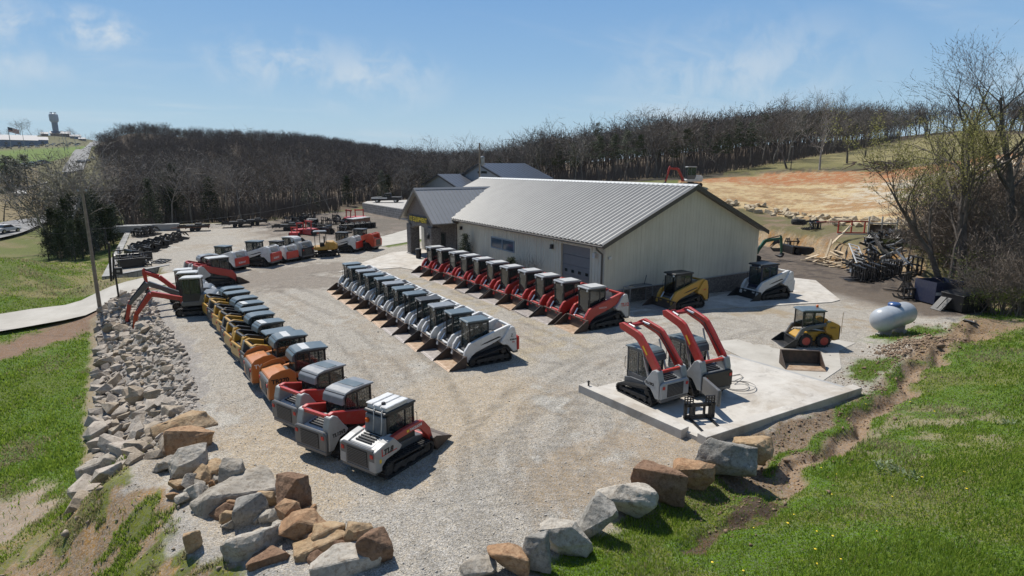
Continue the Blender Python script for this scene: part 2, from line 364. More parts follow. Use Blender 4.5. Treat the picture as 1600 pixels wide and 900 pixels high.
# zones --------------------------------------------------------
APRON = [(23.0, 25.0), (27.6, 23.25), (37.9, 21.4), (39.3, 21.6), (44.5, 26.6), (43.0, 31.0), (38.5, 33), (38, 27)]
FRONT_D = [(-300, 90), (60, 84), (130, 86), (190, 97), (300, 104), (400, 100), (480, 107), (560, 126), (650, 142), (750, 150), (850, 140), (950, 131), (1080, 133), (1160, 141), (1240, 152), (1320, 195), (1400, 285), (1500, 310), (1900, 200)]
def front_d(px): return np.interp(px, [p for p, _ in FRONT_D], [d for _, d in FRONT_D])
def az_px(x, y):
    a = np.arctan2(x, y) - YAW; a = (a + PI) % (2 * PI) - PI
    a = np.clip(a, -1.4, 1.4); return 800 + 920 * np.tan(a)
LAWN_EDGE = [(-3.2, 21.5), (-3.35, 25.5), (-3.9, 33.5), (-4.6, 45)]
def zones(x, y):
    n1 = fbm(x * .35, y * .35, 11) - .5; n2 = fbm(x * 1.6, y * 1.6, 12) - .5; n3 = fbm(x * .12, y * .12, 13) - .5; n4 = fbm(x * 5, y * 5, 14, 3) - .5
    s = poly_sdf(YARD, x, y) + n2 * .8 + n4 * .35
    d = np.hypot(x, y); px = az_px(x, y)
    N = x.shape; col = np.zeros(N + (3,)); grav = np.zeros(N); grs = np.zeros(N); rock = np.zeros(N)
    def put(m, c, g=None, gr=None, r=None):
        m = np.clip(m, 0, 1)
        col[:] = col * (1 - m[..., None]) + np.array(c) * m[..., None]
        for arr, v in ((grav, g), (grs, gr), (rock, r)):
            if v is not None: arr[:] = arr * (1 - m) + v * m
    one = np.ones(N)
    put(one, (.11, .125, .035), 0, .6, 0)                                     # rough meadow
    put(sstep(-.1, .25, n3 + .5 * n1) , (.17, .145, .07))
    # far valley at the left
    far = sstep(150, 260, d) * (px < 260)
    put(far, (.13, .12, .06), 0, .2)
    put(sstep(420, 460, d) * (1 - sstep(640, 700, d)) * (px < 175), (.12, .17, .035))
    put(sstep(150, 170, d) * (1 - sstep(400, 430, d)) * (px < 60) , (.19, .15, .08))
    # lawns west
    lawn = (x < 3.5) & (y < 53)
    put(1. * lawn, (.085, .14, .022), 0, 1, 0)
    put(lawn * sstep(.0, .18, n1 + n2 * .5 + .06), (.10, .13, .03))
    sw = sstep(22, 18, y + 2.5 * n1) * sstep(6, 3.5, x)
    put(sw * sstep(-.20, -.02, n1 + .7 * n2), (.28, .20, .125), .25, .10, .5)
    put(sw * sstep(.05, .16, n2 + .5 * n4), (.33, .215, .115), .2, .05, .4)
    put(sw * sstep(-.05, .03, fbm(x * 1.3, y * 1.3, 19) - .5 + .5 * n2 + .3 * n4), (.13, .145, .04), .0, 1, .2)
    put(sw * sstep(.8, .3, s + 2.2 * n1 + n2) * (s > -.3), (.37, .34, .295), .9, .0, .3)
    put(sstep(2.6, 1.6, np.hypot(x + 6.1, y - 22.0) + 2.5 * n2), (.29, .23, .17), .2, .1, .3)
    dr = line_dist([(-30, 42.5), (-9, 41.5), (-4.5, 45.5), (-2, 48)], x, y) + 2.2 * n2
    put(lawn * sstep(2.2, .9, dr), (.21, .14, .095), .2, 0, .3)
    le = line_dist(LAWN_EDGE, x, y) + .5 * n2
    put(sstep(.5, .15, le) * (y > 23.5), (.26, .21, .14), .3, 0, .2)
    nl = (x < -.5) & (y > 52) & (y < 100)
    put(1. * nl, (.10, .13, .03), 0, .9); put(nl * sstep(.02, .16, n1 + .4 * n2), (.19, .17, .07), 0, .5)
    put(nl * sstep(4.5, 2, np.abs(x + 2.8)) * (y < 62), (.2, .175, .09), .2, .4)
    # south bank
    sb = (x > 4.5) & (y < 24) & (s > 0) & (x < 56)
    put(1. * sb, (.085, .14, .022), 0, 1, 0)
    put(sb * sstep(.06, .2, n1 + .5 * n2), (.125, .14, .04))
    put(sb * sstep(4.2, 2.6, np.hypot(x - 20, (y - 7.6) * 1.6) + 3 * n2) * sstep(-.05, .1, n2), (.2, .18, .1), 0, .5)
    dd = ditch_dist(x, y)
    above = np.interp(x, [p[0] for p in DITCH], [p[1] for p in DITCH])
    put(sb * (x > 12.5) * sstep(-.1, .5, y - above + 1.6 * n2) * sstep(36.5, 34.5, x), (.21, .155, .105), .25, .1, .7)
    put(sb * sstep(.42, .2, dd + .7 * n2) * sstep(12.5, 14, x + 2 * n2), (.25, .18, .12), .25, 0, .5)
    put(sb * sstep(.26, .08, dd + .8 * n2 + .4 * n4) * (x < 13), (.10, .07, .045), .2, .3, .7)
    put(sb * sstep(.5, .3, np.hypot(x - 11.8, (y - 8.1) * 2) * .5 + .9 * n2 + .4 * n4), (.07, .05, .035), .1, .3, .7)
    put(sb * sstep(.28, .12, np.abs(dd - .62 + .4 * n2)) * (n1 > -.02) * (y > above) * (x > 14) * (x < 31), (.08, .13, .025), 0, 1, 0)
    put((x > 27) * (x < 42) * sstep(2.0, 1.0, np.abs(y - 12.9) + 2 * n2) , (.22, .155, .095), .2, .1, .7)
    put((x > 40) * (y < 17) * (y > 10) * sstep(-.1, .1, n2 + .3 * n1) * (x < 48), (.24, .19, .12), .2, .3, .3)
    # shelf, cut bank and pit
    rt = (px > 1060) & (px < 1640) & (d > 50)
    put(rt * (s > 0) * (d < 100), (.13, .115, .055), .1, .5, .3)
    put(rt * (s > 0) * sstep(.05, .15, n1 + .4 * n2) * (d < 100), (.19, .14, .09), .2, .2, .4)
    put((x > 44) * sstep(-.2, .2, s) * sstep(1.75, 1.3, s + .8 * n1) * (px < 1470) * (y > 20), (.33, .245, .15), .1, 0, 1)
    put((x > 44) * sstep(-.2, .2, s) * sstep(2.1, 1.5, s) * (px < 1470) * (y > 20) * sstep(0, .15, n2), (.30, .17, .07))
    pitd = np.interp(px, [1050, 1130, 1200, 1310, 1430, 1500], [90, 88, 87, 77, 67, 63])
    pit = rt * sstep(-.4, .6, d - pitd + 2 * n2) * sstep(1700, 1600, px)
    put(pit, (.46, .35, .19), .2, 0, .8)
    put(pit * sstep(1250, 1400, px + 260 * n1) * sstep(78, 90, d), (.46, .41, .32))
    put(pit * sstep(.02, .14, n1 + .6 * n2), (.38, .26, .135))
    put(pit * sstep(.06, .12, fbm(px * .012, d * .55, 95) - .5 + .5 * n2), (.34, .21, .10), .1, 0, 1)
    put(pit * sstep(.13, .2, n2 + .3 * n1), (.3, .2, .1))
    rd = np.interp(px, [1050, 1200, 1400, 1500], [113, 113, 115, 117])
    put(rt * sstep(-1, 2.5, d - rd + 12 * n1), (.33, .145, .06), .1, 0, .7)
    put(rt * sstep(-1, 2.5, d - rd + 12 * n1) * sstep(.0, .12, n2 + .4 * n1), (.36, .25, .14))
    fd = np.interp(px, [1050, 1200, 1400, 1500], [123, 130, 127, 128])
    put(rt * sstep(-1, 2, d - fd + 6 * n1), (.17, .155, .065), 0, .5, 0)
    put(rt * sstep(0, 14, d - fd - 9 + 14 * n1), (.22, .19, .085))
    put(rt * sstep(3, 1, np.abs(d - fd - 3) + 6 * n2), (.13, .11, .07))
    # forest floor
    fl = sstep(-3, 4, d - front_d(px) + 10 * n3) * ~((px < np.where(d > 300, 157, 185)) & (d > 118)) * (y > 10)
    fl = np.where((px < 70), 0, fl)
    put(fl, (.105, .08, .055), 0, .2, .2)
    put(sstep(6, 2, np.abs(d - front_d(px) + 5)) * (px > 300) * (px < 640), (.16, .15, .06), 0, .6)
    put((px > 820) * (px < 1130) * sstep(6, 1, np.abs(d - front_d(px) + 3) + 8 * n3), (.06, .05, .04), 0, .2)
    # yard
    ins = sstep(.25, -.25, s)
    put(ins, (.42, .385, .33), 1, 0, 0)
    put(ins * sstep(-.06, .14, n1 + .35 * n2), (.385, .335, .27))
    put(ins * sstep(.08, .2, n1 * .6 + n2 * .6), (.46, .43, .375))
    tanm = sstep(3.4, 1.2, line_dist([(1.8, 15.5), (2.6, 18), (5, 16), (7.2, 16.8), (9.5, 18.6)], x, y) + 2.4 * n2)
    put(ins * tanm * .8, (.43, .355, .26), .8)
    put(ins * sstep(2.6, 1, line_dist([(9.5, 11.0), (13, 11.1)], x, y) + 3.5 * n2 + 1.5 * n4), (.345, .285, .215), .6)
    put(ins * sstep(5.5, 3, line_dist([(14.5, 24), (14.5, 40)], x, y) + 3 * n2) * sstep(-.08, .1, n2), (.42, .36, .265))
    put(ins * sstep(4.2, 2, line_dist([(9, 44), (3.5, 48), (11, 50)], x, y) + 5 * n2), (.27, .235, .195), .8)
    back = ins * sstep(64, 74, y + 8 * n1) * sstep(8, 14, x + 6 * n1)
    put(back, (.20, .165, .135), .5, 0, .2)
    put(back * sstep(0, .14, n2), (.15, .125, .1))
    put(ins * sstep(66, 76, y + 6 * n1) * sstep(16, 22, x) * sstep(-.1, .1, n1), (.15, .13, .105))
    put(ins * (x > 20) * (y > 56) * sstep(2.4, 1.4, line_dist([(17.5, 60), (24, 64), (30, 67)], x, y) + n2) , (.10, .13, .03), 0, .9)
    put(ins * sstep(38.5, 42, x + 3.5 * n1 + np.clip(20 - y, 0, 9) * .25) * (y < 62), (.13, .105, .083), .5, 0, .3)
    put(ins * sstep(42, 46, x + 3 * n1) * sstep(.0, .12, n2 + .5 * n1) * (y < 62), (.085, .07, .058))
    put(ins * (x > 28) * (x < 38) * (y < 22) * sstep(.0, .2, n1 + .5 * n2), (.33, .27, .19), .6)
    put(ins * (y < 15.2) * sstep(3.0, 1.8, np.hypot((x - 33) * .8, (y - 14.4) * 1.6) + 2 * n2), (.075, .13, .02), 0, 1)
    put(ins * (y < 14) * sstep(1.3, .7, np.hypot((x - 25.5) * .45, (y - 12.0)) + n2), (.09, .13, .03), 0, 1)
    # riprap bed
    rr = (x < 1.5) & (y > 20.5) & (y < 47) & (s > -.2)
    lx = np.interp(y, [18, 21.5, 25.5, 33.5, 45], [-3.2, -3.2, -3.35, -3.9, -4.6])
    put(rr * sstep(-.1, .25, x - lx + .4 * n2), (.31, .285, .255), .8, 0, .8)
    # tyre tracks swept over the gravel
    t = np.zeros(N)
    for P in ([(7.5, 9.5), (7.4, 12), (8.6, 14.5), (12, 17.2), (18, 19.3), (26, 20)], [(5.6, 10), (5.6, 13), (6.8, 17), (8.0, 22), (8, 32), (6.2, 42)], [(9.5, 10.4), (9.8, 13), (11.3, 15.5), (16, 18)], [(6.5, 8.5), (7, 11), (9.0, 13.4), (12.6, 15.2)], [(15, 21), (15, 40), (11, 47)]):
        q = line_dist(P, x, y) + .25 * n1
        for off in (.0, 1.45):
            t = np.maximum(t, sstep(.28, .12, np.abs(q - off)) * (.35 + .65 * (vnoise(x * .4, y * .4, 3) > .35)))
    lug = .5 + .5 * np.sin((x * .8 + y * 1.0) * 2 * PI / .22)
    arc = np.hypot(x - 4.6, y - 6.4); am = sstep(3.0, 4.2, arc) * sstep(8.6, 7.2, arc) * (x > 4.8) * (vnoise(x * .5, y * .5, 41) > .3)
    t = np.maximum(t, am * (.5 + .5 * np.sin(arc * 2 * PI / .42 + 2 * n1)) * .8)
    m = (ins * t)[..., None]
    col[:] = col * (1 - .24 * m * (.35 + .65 * lug[..., None]))
    return col, grav, grs, rock

def ground_material():
    m = bpy.data.materials.new('ground_mix'); m.use_nodes = True; nt = m.node_tree; L = nt.links; b = nt.nodes['Principled BSDF']
    b.inputs['Roughness'].default_value = .95; b.inputs['Specular IOR Level'].default_value = .15
    def N(t, **k):
        n = nt.nodes.new(t)
        for a, v in k.items(): n.inputs[a].default_value = v
        return n
    geo = N('ShaderNodeNewGeometry'); P = geo.outputs['Position']
    tint = N('ShaderNodeVertexColor'); tint.layer_name = 'tint'
    zone = N('ShaderNodeVertexColor'); zone.layer_name = 'zone'
    sep = N('ShaderNodeSeparateColor'); L.new(zone.outputs[0], sep.inputs[0])
    def math_(op, a, bb, c=None):
        n = N('ShaderNodeMath'); n.operation = op
        for i, v in enumerate((a, bb, c)):
            if v is None: continue
            if hasattr(v, 'links'): L.new(v, n.inputs[i])
            else: n.inputs[i].default_value = v
        return n.outputs[0]
    v1 = N('ShaderNodeTexVoronoi', Scale=24.0); L.new(P, v1.inputs['Vector'])
    v2 = N('ShaderNodeTexVoronoi', Scale=58.0); L.new(P, v2.inputs['Vector'])
    n1 = N('ShaderNodeTexNoise', Scale=2.3, Detail=8.0, Roughness=.7); L.new(P, n1.inputs['Vector'])
    n2 = N('ShaderNodeTexNoise', Scale=22.0, Detail=6.0, Roughness=.7); L.new(P, n2.inputs['Vector'])
    n3 = N('ShaderNodeTexNoise', Scale=7.0, Detail=8.0, Roughness=.75); L.new(P, n3.inputs['Vector'])
    s1 = N('ShaderNodeSeparateColor'); L.new(v1.outputs['Color'], s1.inputs[0])
    s2 = N('ShaderNodeSeparateColor'); L.new(v2.outputs['Color'], s2.inputs[0])
    stones = math_('ADD', math_('MULTIPLY', s1.outputs[0], .42), math_('MULTIPLY', s2.outputs[0], .6))     # 0..1.3
    gap = math_('MULTIPLY', v1.outputs['Distance'], -2.0)
    stones = math_('ADD', math_('ADD', stones, .53), math_('MULTIPLY', gap, .16))
    n4 = N('ShaderNodeTexNoise', Scale=75.0, Detail=4.0, Roughness=.7); L.new(P, n4.inputs['Vector'])
    fine = math_('MULTIPLY', math_('MULTIPLY_ADD', n2.outputs['Fac'], 2.0, .0), math_('MULTIPLY_ADD', n4.outputs['Fac'], 1.6, .2))
    base = math_('MULTIPLY_ADD', n1.outputs['Fac'], .8, .6)
    med = math_('MULTIPLY_ADD', n3.outputs['Fac'], 1.6, .2)
    def mixf(f, a, bb):
        n = N('ShaderNodeMix'); L.new(f, n.inputs[0]); L.new(a, n.inputs[2]); L.new(bb, n.inputs[3]); return n.outputs[0]
    k = mixf(sep.outputs[0], fine, stones)
    k = mixf(sep.outputs[2], k, math_('MULTIPLY', med, math_('MULTIPLY_ADD', s1.outputs[1], .6, .7)))
    k = math_('MULTIPLY', k, base)
    mul = N('ShaderNodeVectorMath'); mul.operation = 'SCALE'; L.new(tint.outputs[0], mul.inputs[0]); L.new(k, mul.inputs['Scale'])
    # stones are not all one hue
    hsv = N('ShaderNodeHueSaturation'); L.new(mul.outputs[0], hsv.inputs['Color'])
    L.new(math_('MULTIPLY_ADD', s1.outputs[2], .7, .62), hsv.inputs['Saturation'])
    L.new(hsv.outputs[0], b.inputs['Base Color'])
    hgt_ = mixf(sep.outputs[0], n2.outputs['Fac'], math_('ADD', v1.outputs['Distance'], math_('MULTIPLY', v2.outputs['Distance'], .5)))
    hgt_ = mixf(sep.outputs[2], hgt_, math_('MULTIPLY', n3.outputs['Fac'], 4.0))
    bp = N('ShaderNodeBump', Strength=.8, Distance=.035); L.new(hgt_, bp.inputs['Height']); L.new(bp.outputs[0], b.inputs['Normal'])
    return m
M['ground'] = ground_material()
def build_ground():
    na_in, na_out, nr = 620, 60, 520
    a = np.concatenate([np.linspace(-1.02, 1.02, na_in), np.linspace(1.02, 2 * PI - 1.02, na_out + 2)[1:-1]]) + YAW
    r = np.concatenate([np.geomspace(3.0, 130, nr), np.geomspace(130, 4200, 130)[1:]])
    A, R = np.meshgrid(a, r)
    x = R * np.sin(A); y = R * np.cos(A)
    z = hgt(x, y)
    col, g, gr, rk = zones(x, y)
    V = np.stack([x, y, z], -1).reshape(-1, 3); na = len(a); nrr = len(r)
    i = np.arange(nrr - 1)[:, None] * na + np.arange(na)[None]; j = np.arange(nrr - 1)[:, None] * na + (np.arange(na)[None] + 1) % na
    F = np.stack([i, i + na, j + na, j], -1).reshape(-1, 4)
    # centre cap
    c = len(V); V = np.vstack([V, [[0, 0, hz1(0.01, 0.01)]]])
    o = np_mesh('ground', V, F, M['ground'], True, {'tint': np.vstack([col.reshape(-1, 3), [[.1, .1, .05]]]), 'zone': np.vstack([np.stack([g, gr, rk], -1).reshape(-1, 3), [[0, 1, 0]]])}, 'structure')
    return o
build_ground()
def ribbon(name, pts, width, m, lift=.03, step=1.0, cross=6):
    P = [Vector((*p, 0)) for p in pts]; out = []
    for a, b in zip(P[:-1], P[1:]):
        n = max(1, int((b - a).length / step)); out += [a.lerp(b, k / n) for k in range(n)]
    out.append(P[-1]); W = width if hasattr(width, '__len__') else (width, width)
    # smooth the centreline
    for _ in range(6): out = [out[0]] + [(out[i - 1] + out[i] * 2 + out[i + 1]) / 4 for i in range(1, len(out) - 1)] + [out[-1]]
    V = []; n = len(out)
    for i, p in enumerate(out):
        t = (out[min(i + 1, n - 1)] - out[max(i - 1, 0)]).normalized(); s = Vector((-t.y, t.x, 0)); w = W[0] + (W[1] - W[0]) * i / (n - 1)
        for k in range(cross + 1):
            q = p + s * w * (k / cross - .5); V.append((q.x, q.y))
    V = np.array(V); Z = hgt(V[:, 0], V[:, 1]) + lift
    Z = Z.reshape(n, cross + 1); Z = Z * .0 + np.maximum(Z, Z.mean(1, keepdims=True)); Z = Z.ravel()
    V = np.column_stack([V, Z]); c = cross + 1
    F = np.array([(i * c + k, i * c + k + 1, (i + 1) * c + k + 1, (i + 1) * c + k) for i in range(n - 1) for k in range(cross)])
    o = np_mesh(name, V, F, m, True); o['kind'] = 'structure'; return o
def slab(name, pts, m, top=.05, thick=.4, bevel=.01):
    """a flat cast slab that follows the yard's fall"""
    mb = MB(); n = len(pts)
    zt = [float(yard_z(np.array(p[0]), 0)) + top for p in pts]
    vs = [(p[0], p[1], z - thick) for p, z in zip(pts, zt)] + [(p[0], p[1], z) for p, z in zip(pts, zt)]
    mb.add(vs, [tuple(range(n - 1, -1, -1)), tuple(range(n, 2 * n))] + [(i, (i + 1) % n, n + (i + 1) % n, n + i) for i in range(n)])
    o = mb.build(name, m, bevel=bevel); o['kind'] = 'structure'; return o
ribbon('driveway', [(-60, 49), (-30, 47.2), (-10, 46.6), (-4, 48.6), (0, 51.5), (3.5, 54)], 4.2, M['concrete_old'], .035)
ribbon('upper_driveway', [(15, 61.5), (20.5, 64.0), (26, 68), (31, 74), (38, 84)], (5.5, 7), M['concrete_old'], .03)
ribbon('valley_road', [by_dist(-120, 395, 118)[:2], by_dist(-10, 362, 128)[:2], by_dist(40, 338, 150)[:2], by_dist(75, 318, 190)[:2], by_dist(110, 300, 260)[:2]], 7, M['road'], .25, 3)
ribbon('highway', [by_dist(112, 255, 340)[:2], by_dist(126, 247, 400)[:2], by_dist(139, 236, 520)[:2], by_dist(147, 225, 740)[:2], by_dist(151, 217, 980)[:2]], 8.5, M['road'], .4, 8)
ribbon('field_track', [by_dist(-60, 283, 330)[:2], by_dist(20, 284, 330)[:2], by_dist(75, 284, 330)[:2]], 5, M['concrete_old'], .3, 5)
PORCH = [(11.6, 47.2), (14, 50.2), (19.2, 55.6), (22.8, 55.6), (22.8, 43.6), (17.6, 43.6), (16.8, 46.6)]
slab('porch_pavement', PORCH, M['concrete'], .04)
slab('apron_pavement', APRON, M['concrete'], .05)
slab('lower_pavement', [(21.75, 16.05), (21.9, 12.4), (24.2, 12.9), (26.6, 14.4), (28.8, 14.8), (27.6, 17.3), (22.4, 18.4)], M['concrete_old'], .025, .3)
# ---------------------------------------------------------------- rocks
def rock_material(name, c1, c2, c3, scale=1.6):
    m = mat(name, c1, .95, col2=c2, scale=scale, bump=.55, bscale=9, spec=.2)
    nt = m.node_tree; b = nt.nodes['Principled BSDF']; src = b.inputs['Base Color'].links[0].from_socket
    tc = nt.nodes['Texture Coordinate']
    n = nt.nodes.new('ShaderNodeTexNoise'); n.inputs['Scale'].default_value = scale * 4.2; n.inputs['Detail'].default_value = 10; n.inputs['Roughness'].default_value = .8
    nt.links.new(tc.outputs['Object'], n.inputs['Vector'])
    r = nt.nodes.new('ShaderNodeMapRange'); r.inputs[1].default_value = .47; r.inputs[2].default_value = .62; r.inputs[4].default_value = .85
    nt.links.new(n.outputs['Fac'], r.inputs[0])
    mx = nt.nodes.new('ShaderNodeMix'); mx.data_type = 'RGBA'; nt.links.new(r.outputs[0], mx.inputs[0]); nt.links.new(src, mx.inputs[6]); mx.inputs[7].default_value = (*c3, 1)
    v = nt.nodes.new('ShaderNodeTexVoronoi'); v.feature = 'DISTANCE_TO_EDGE'; v.inputs['Scale'].default_value = scale * .9
    wob = nt.nodes.new('ShaderNodeVectorMath'); wob.operation = 'MULTIPLY_ADD'; nt.links.new(n.outputs['Color'], wob.inputs[0]); wob.inputs[1].default_value = (.35, .35, .35); nt.links.new(tc.outputs['Object'], wob.inputs[2]); nt.links.new(wob.outputs[0], v.inputs['Vector'])
    cr = nt.nodes.new('ShaderNodeMapRange'); cr.inputs[1].default_value = .0; cr.inputs[2].default_value = .05; cr.inputs[3].default_value = .8; cr.inputs[4].default_value = 1; nt.links.new(v.outputs['Distance'], cr.inputs[0])
    mu = nt.nodes.new('ShaderNodeVectorMath'); mu.operation = 'SCALE'; nt.links.new(mx.outputs[2], mu.inputs[0]); nt.links.new(cr.outputs[0], mu.inputs['Scale'])
    nt.links.new(mu.outputs[0], b.inputs['Base Color'])
    bp = [q for q in nt.nodes if q.type == 'BUMP'][0]; bp.inputs['Distance'].default_value = .05
    bp2 = nt.nodes.new('ShaderNodeBump'); bp2.inputs['Strength'].default_value = .9; bp2.inputs['Distance'].default_value = .035; nt.links.new(n.outputs['Fac'], bp2.inputs['Height']); nt.links.new(bp.outputs[0], bp2.inputs['Normal']); nt.links.new(bp2.outputs[0], b.inputs['Normal'])
    return m
RM = {
    'grey': rock_material('grey_limestone', (.30, .27, .225), (.46, .42, .36), (.19, .155, .115)),
    'pale': rock_material('pale_limestone', (.40, .365, .31), (.56, .52, .45), (.25, .205, .155)),
    'tan': rock_material('tan_sandstone', (.36, .25, .14), (.48, .38, .26), (.26, .15, .075)),
    'orange': rock_material('orange_sandstone', (.34, .20, .11), (.46, .33, .21), (.20, .10, .05)),
    'brown': rock_material('brown_sandstone', (.20, .12, .075), (.32, .22, .15), (.12, .066, .04)),
    'dark': rock_material('dark_grey_rock', (.23, .22, .195), (.42, .40, .36), (.14, .125, .105)),
    'riprap': rock_material('riprap_limestone', (.37, .325, .27), (.56, .50, .43), (.24, .19, .15), 2.5),
    'riprap_tan': rock_material('riprap_tan_stone', (.33, .27, .20), (.48, .42, .34), (.22, .16, .11), 2.5),
    'pit': rock_material('pit_limestone', (.46, .38, .26), (.62, .55, .43), (.34, .24, .12), 1.2),
}
def rock_mesh(seed, dims, n=14, detail=3, rough=.06, boxy=.6):
    r = random.Random(seed); bm = bmesh.new()
    for _ in range(n):
        p = Vector((r.uniform(-1, 1), r.uniform(-1, 1), r.uniform(-1, 1)))
        q = p / max(abs(p.x), abs(p.y), abs(p.z)); s = p.normalized()
        v = (q * boxy + s * (1 - boxy)) * r.uniform(.82, 1.0)
        bm.verts.new((v.x * dims[0] / 2, v.y * dims[1] / 2, v.z * dims[2] / 2))
    bmesh.ops.convex_hull(bm, input=bm.verts)
    for v in [v for v in bm.verts if not v.link_faces]: bm.verts.remove(v)
    if detail:
        bmesh.ops.bevel(bm, geom=bm.edges[:], offset=.035 * min(dims), segments=1, affect='EDGES', clamp_overlap=True)
        bmesh.ops.triangulate(bm, faces=bm.faces[:])
        target = max(dims) / (3 * detail + 3)
        for _ in range(detail):
            es = [e for e in bm.edges if e.calc_length() > target]
            if not es: break
            bmesh.ops.subdivide_edges(bm, edges=es, cuts=1); bmesh.ops.triangulate(bm, faces=[f for f in bm.faces if len(f.verts) > 3])
        bm.normal_update()
        mx = max(dims)
        for v in bm.verts:
            p = v.co / mx * 3 + Vector((seed * 3.1, 0, 0))
            k = mnoise.noise(p) + .5 * mnoise.noise(p * 2.3) + .35 * mnoise.noise(p * 5.1)
            lay = math.sin((v.co.z / mx * 11 + mnoise.noise(p * .8)) * 3) * .25      # bedding layers
            v.co += v.normal * (k * .5 + lay * .35) * rough * mx
    me = bpy.data.meshes.new('rock'); bmesh.ops.recalc_face_normals(bm, faces=bm.faces[:]); bm.to_mesh(me); bm.free(); return me

def boulder(px0, px1, py0, py1, kind, label, seed, z=None, depth=.9, rz=None, boxy=.7, sink=.12, tall=1.0):
    """a boulder whose visible outline spans the given picture box; it stands on the ground there, a full solid of its own depth"""
    cx = (px0 + px1) / 2
    X, Y, Z = ground_at(cx, py1 - 2) if z is None else (*gp(cx, py1 - 2, z), z)
    dist = math.sqrt(X * X + Y * Y + (Z - CAMH) ** 2)
    w = (px1 - px0) * dist / FPX; vis = (py1 - py0) * dist / FPX
    el = math.asin((CAMH - Z) / dist); dep = w * depth
    h = max(.4, (vis - dep * math.sin(el) * .62) / math.cos(el) * 1.08) * tall
    dx, dy = X / math.hypot(X, Y), Y / math.hypot(X, Y)
    me = rock_mesh(seed, (w * (1.14 if px0 >= 722 else .9), dep * (1 if px0 >= 722 else .85), h * (.86 if px0 >= 722 else 1) * (1 + sink) * 1.1), n=22, detail=4, rough=.05, boxy=boxy)
    me.materials.append(RM[kind]); me.name = 'boulder'
    o = bpy.data.objects.new('boulder', me); COL.objects.link(o)
    o.location = (X + dx * dep * .45, Y + dy * dep * .45, Z + h / 2 - h * sink * .5)
    r = random.Random(seed)
    o.rotation_euler = (r.uniform(-.12, .12), r.uniform(-.14, .14), -math.atan2(dx, dy) + (r.uniform(-.25, .25) if rz is None else rz))
    tag(o, label, 'boulder', 'boulders along the yard edge'); return o
B_ = [
    (245, 337, 658, 704, 'tan', 'long tan slab boulder with shaded brown face beside the small riprap stones', -.5),
    (141, 247, 704, 764, 'grey', 'large grey boulder at the foot of the riprap nearest the camera', -1.75),
    (246, 278, 696, 742, 'dark', 'small rough grey boulder wedged between two large boulders', -.8),
    (266, 338, 678, 734, 'orange', 'orange topped boulder under the long tan slab', -.5),
    (271, 328, 718, 780, 'pale', 'pale grey block boulder below the orange topped boulder', -.6),
    (302, 352, 736, 776, 'tan', 'tan and cream boulder leaning on the pale grey block', -.5),
    (345, 388, 728, 766, 'grey', 'pointed tan grey boulder on the gravel edge behind the wide grey one', 0),
    (307, 440, 762, 822, 'grey', 'widest grey brown boulder lying across the foreground heap', -.4),
    (274, 337, 794, 832, 'brown', 'low rust brown boulder at the lower edge of the heap', -.9),
    (433, 489, 755, 812, 'brown', 'dark brown pointed boulder standing on the gravel', 0),
    (365, 424, 790, 852, 'dark', 'grey wedge shaped boulder standing on end', -.5),
    (430, 474, 793, 838, 'orange', 'small orange block under the dark brown pointed boulder', -.1),
    (438, 519, 810, 856, 'orange', 'orange brown boulder with a pale flat top', -.1),
    (486, 542, 826, 864, 'tan', 'square tan boulder beside the orange brown one', -.1),
    (356, 463, 844, 904, 'pale', 'big pale grey boulder at the bottom of the foreground heap', -.5),
    (458, 552, 854, 898, 'tan', 'flat tan boulder behind the white grey one', -.3),
    (537, 587, 826, 872, 'tan', 'cream tan boulder next to the splintered brown rock', -.1),
    (558, 620, 844, 892, 'brown', 'splintered brown layered rock at the end of the heap', 0),
    (395, 468, 880, 925, 'brown', 'reddish brown boulder cut by the bottom frame edge', -.6),
    (482, 602, 874, 925, 'pale', 'white grey boulder cut by the bottom frame edge', -.2),
    (291, 316, 838, 866, 'tan', 'small cream stone alone on the grassy dirt slope', None),
    (722, 772, 884, 915, 'grey', 'grey boulder starting the line beside the grass bank', 0),
    (766, 824, 862, 912, 'orange', 'bright orange boulder low in the line by the grass bank', 0),
    (818, 856, 847, 902, 'dark', 'narrow grey and rust boulder right of the bright orange one', 0),
    (846, 918, 826, 876, 'pale', 'cream boulder with jagged left side in the grass bank line', 0),
    (900, 959, 788, 850, 'dark', 'rounded dark grey boulder in the grass bank line', 0),
    (938, 1019, 758, 816, 'pale', 'flat topped pale tan boulder in the grass bank line', 0),
    (988, 1064, 734, 790, 'brown', 'wide orange brown boulder with a shaded front face', 0),
    (1054, 1109, 724, 769, 'orange', 'rounded rust orange boulder beside the big grey one', 0),
    (1094, 1172, 692, 754, 'dark', 'big blue grey boulder by the corner of the wash pad', 0),
    (1148, 1200, 688, 732, 'tan', 'square tan boulder at the upper end of the line beside the wash pad', 0),
]
for i, (a, b, c, d, k, lab, z) in enumerate(B_):
    boulder(a, b, c, d, k, lab, 100 + i, z, depth=.62 if (b - a) > 60 else .8, boxy=.86, tall=1.2 if d > 895 and a < 640 else .75 if a < 145 else 1.0)

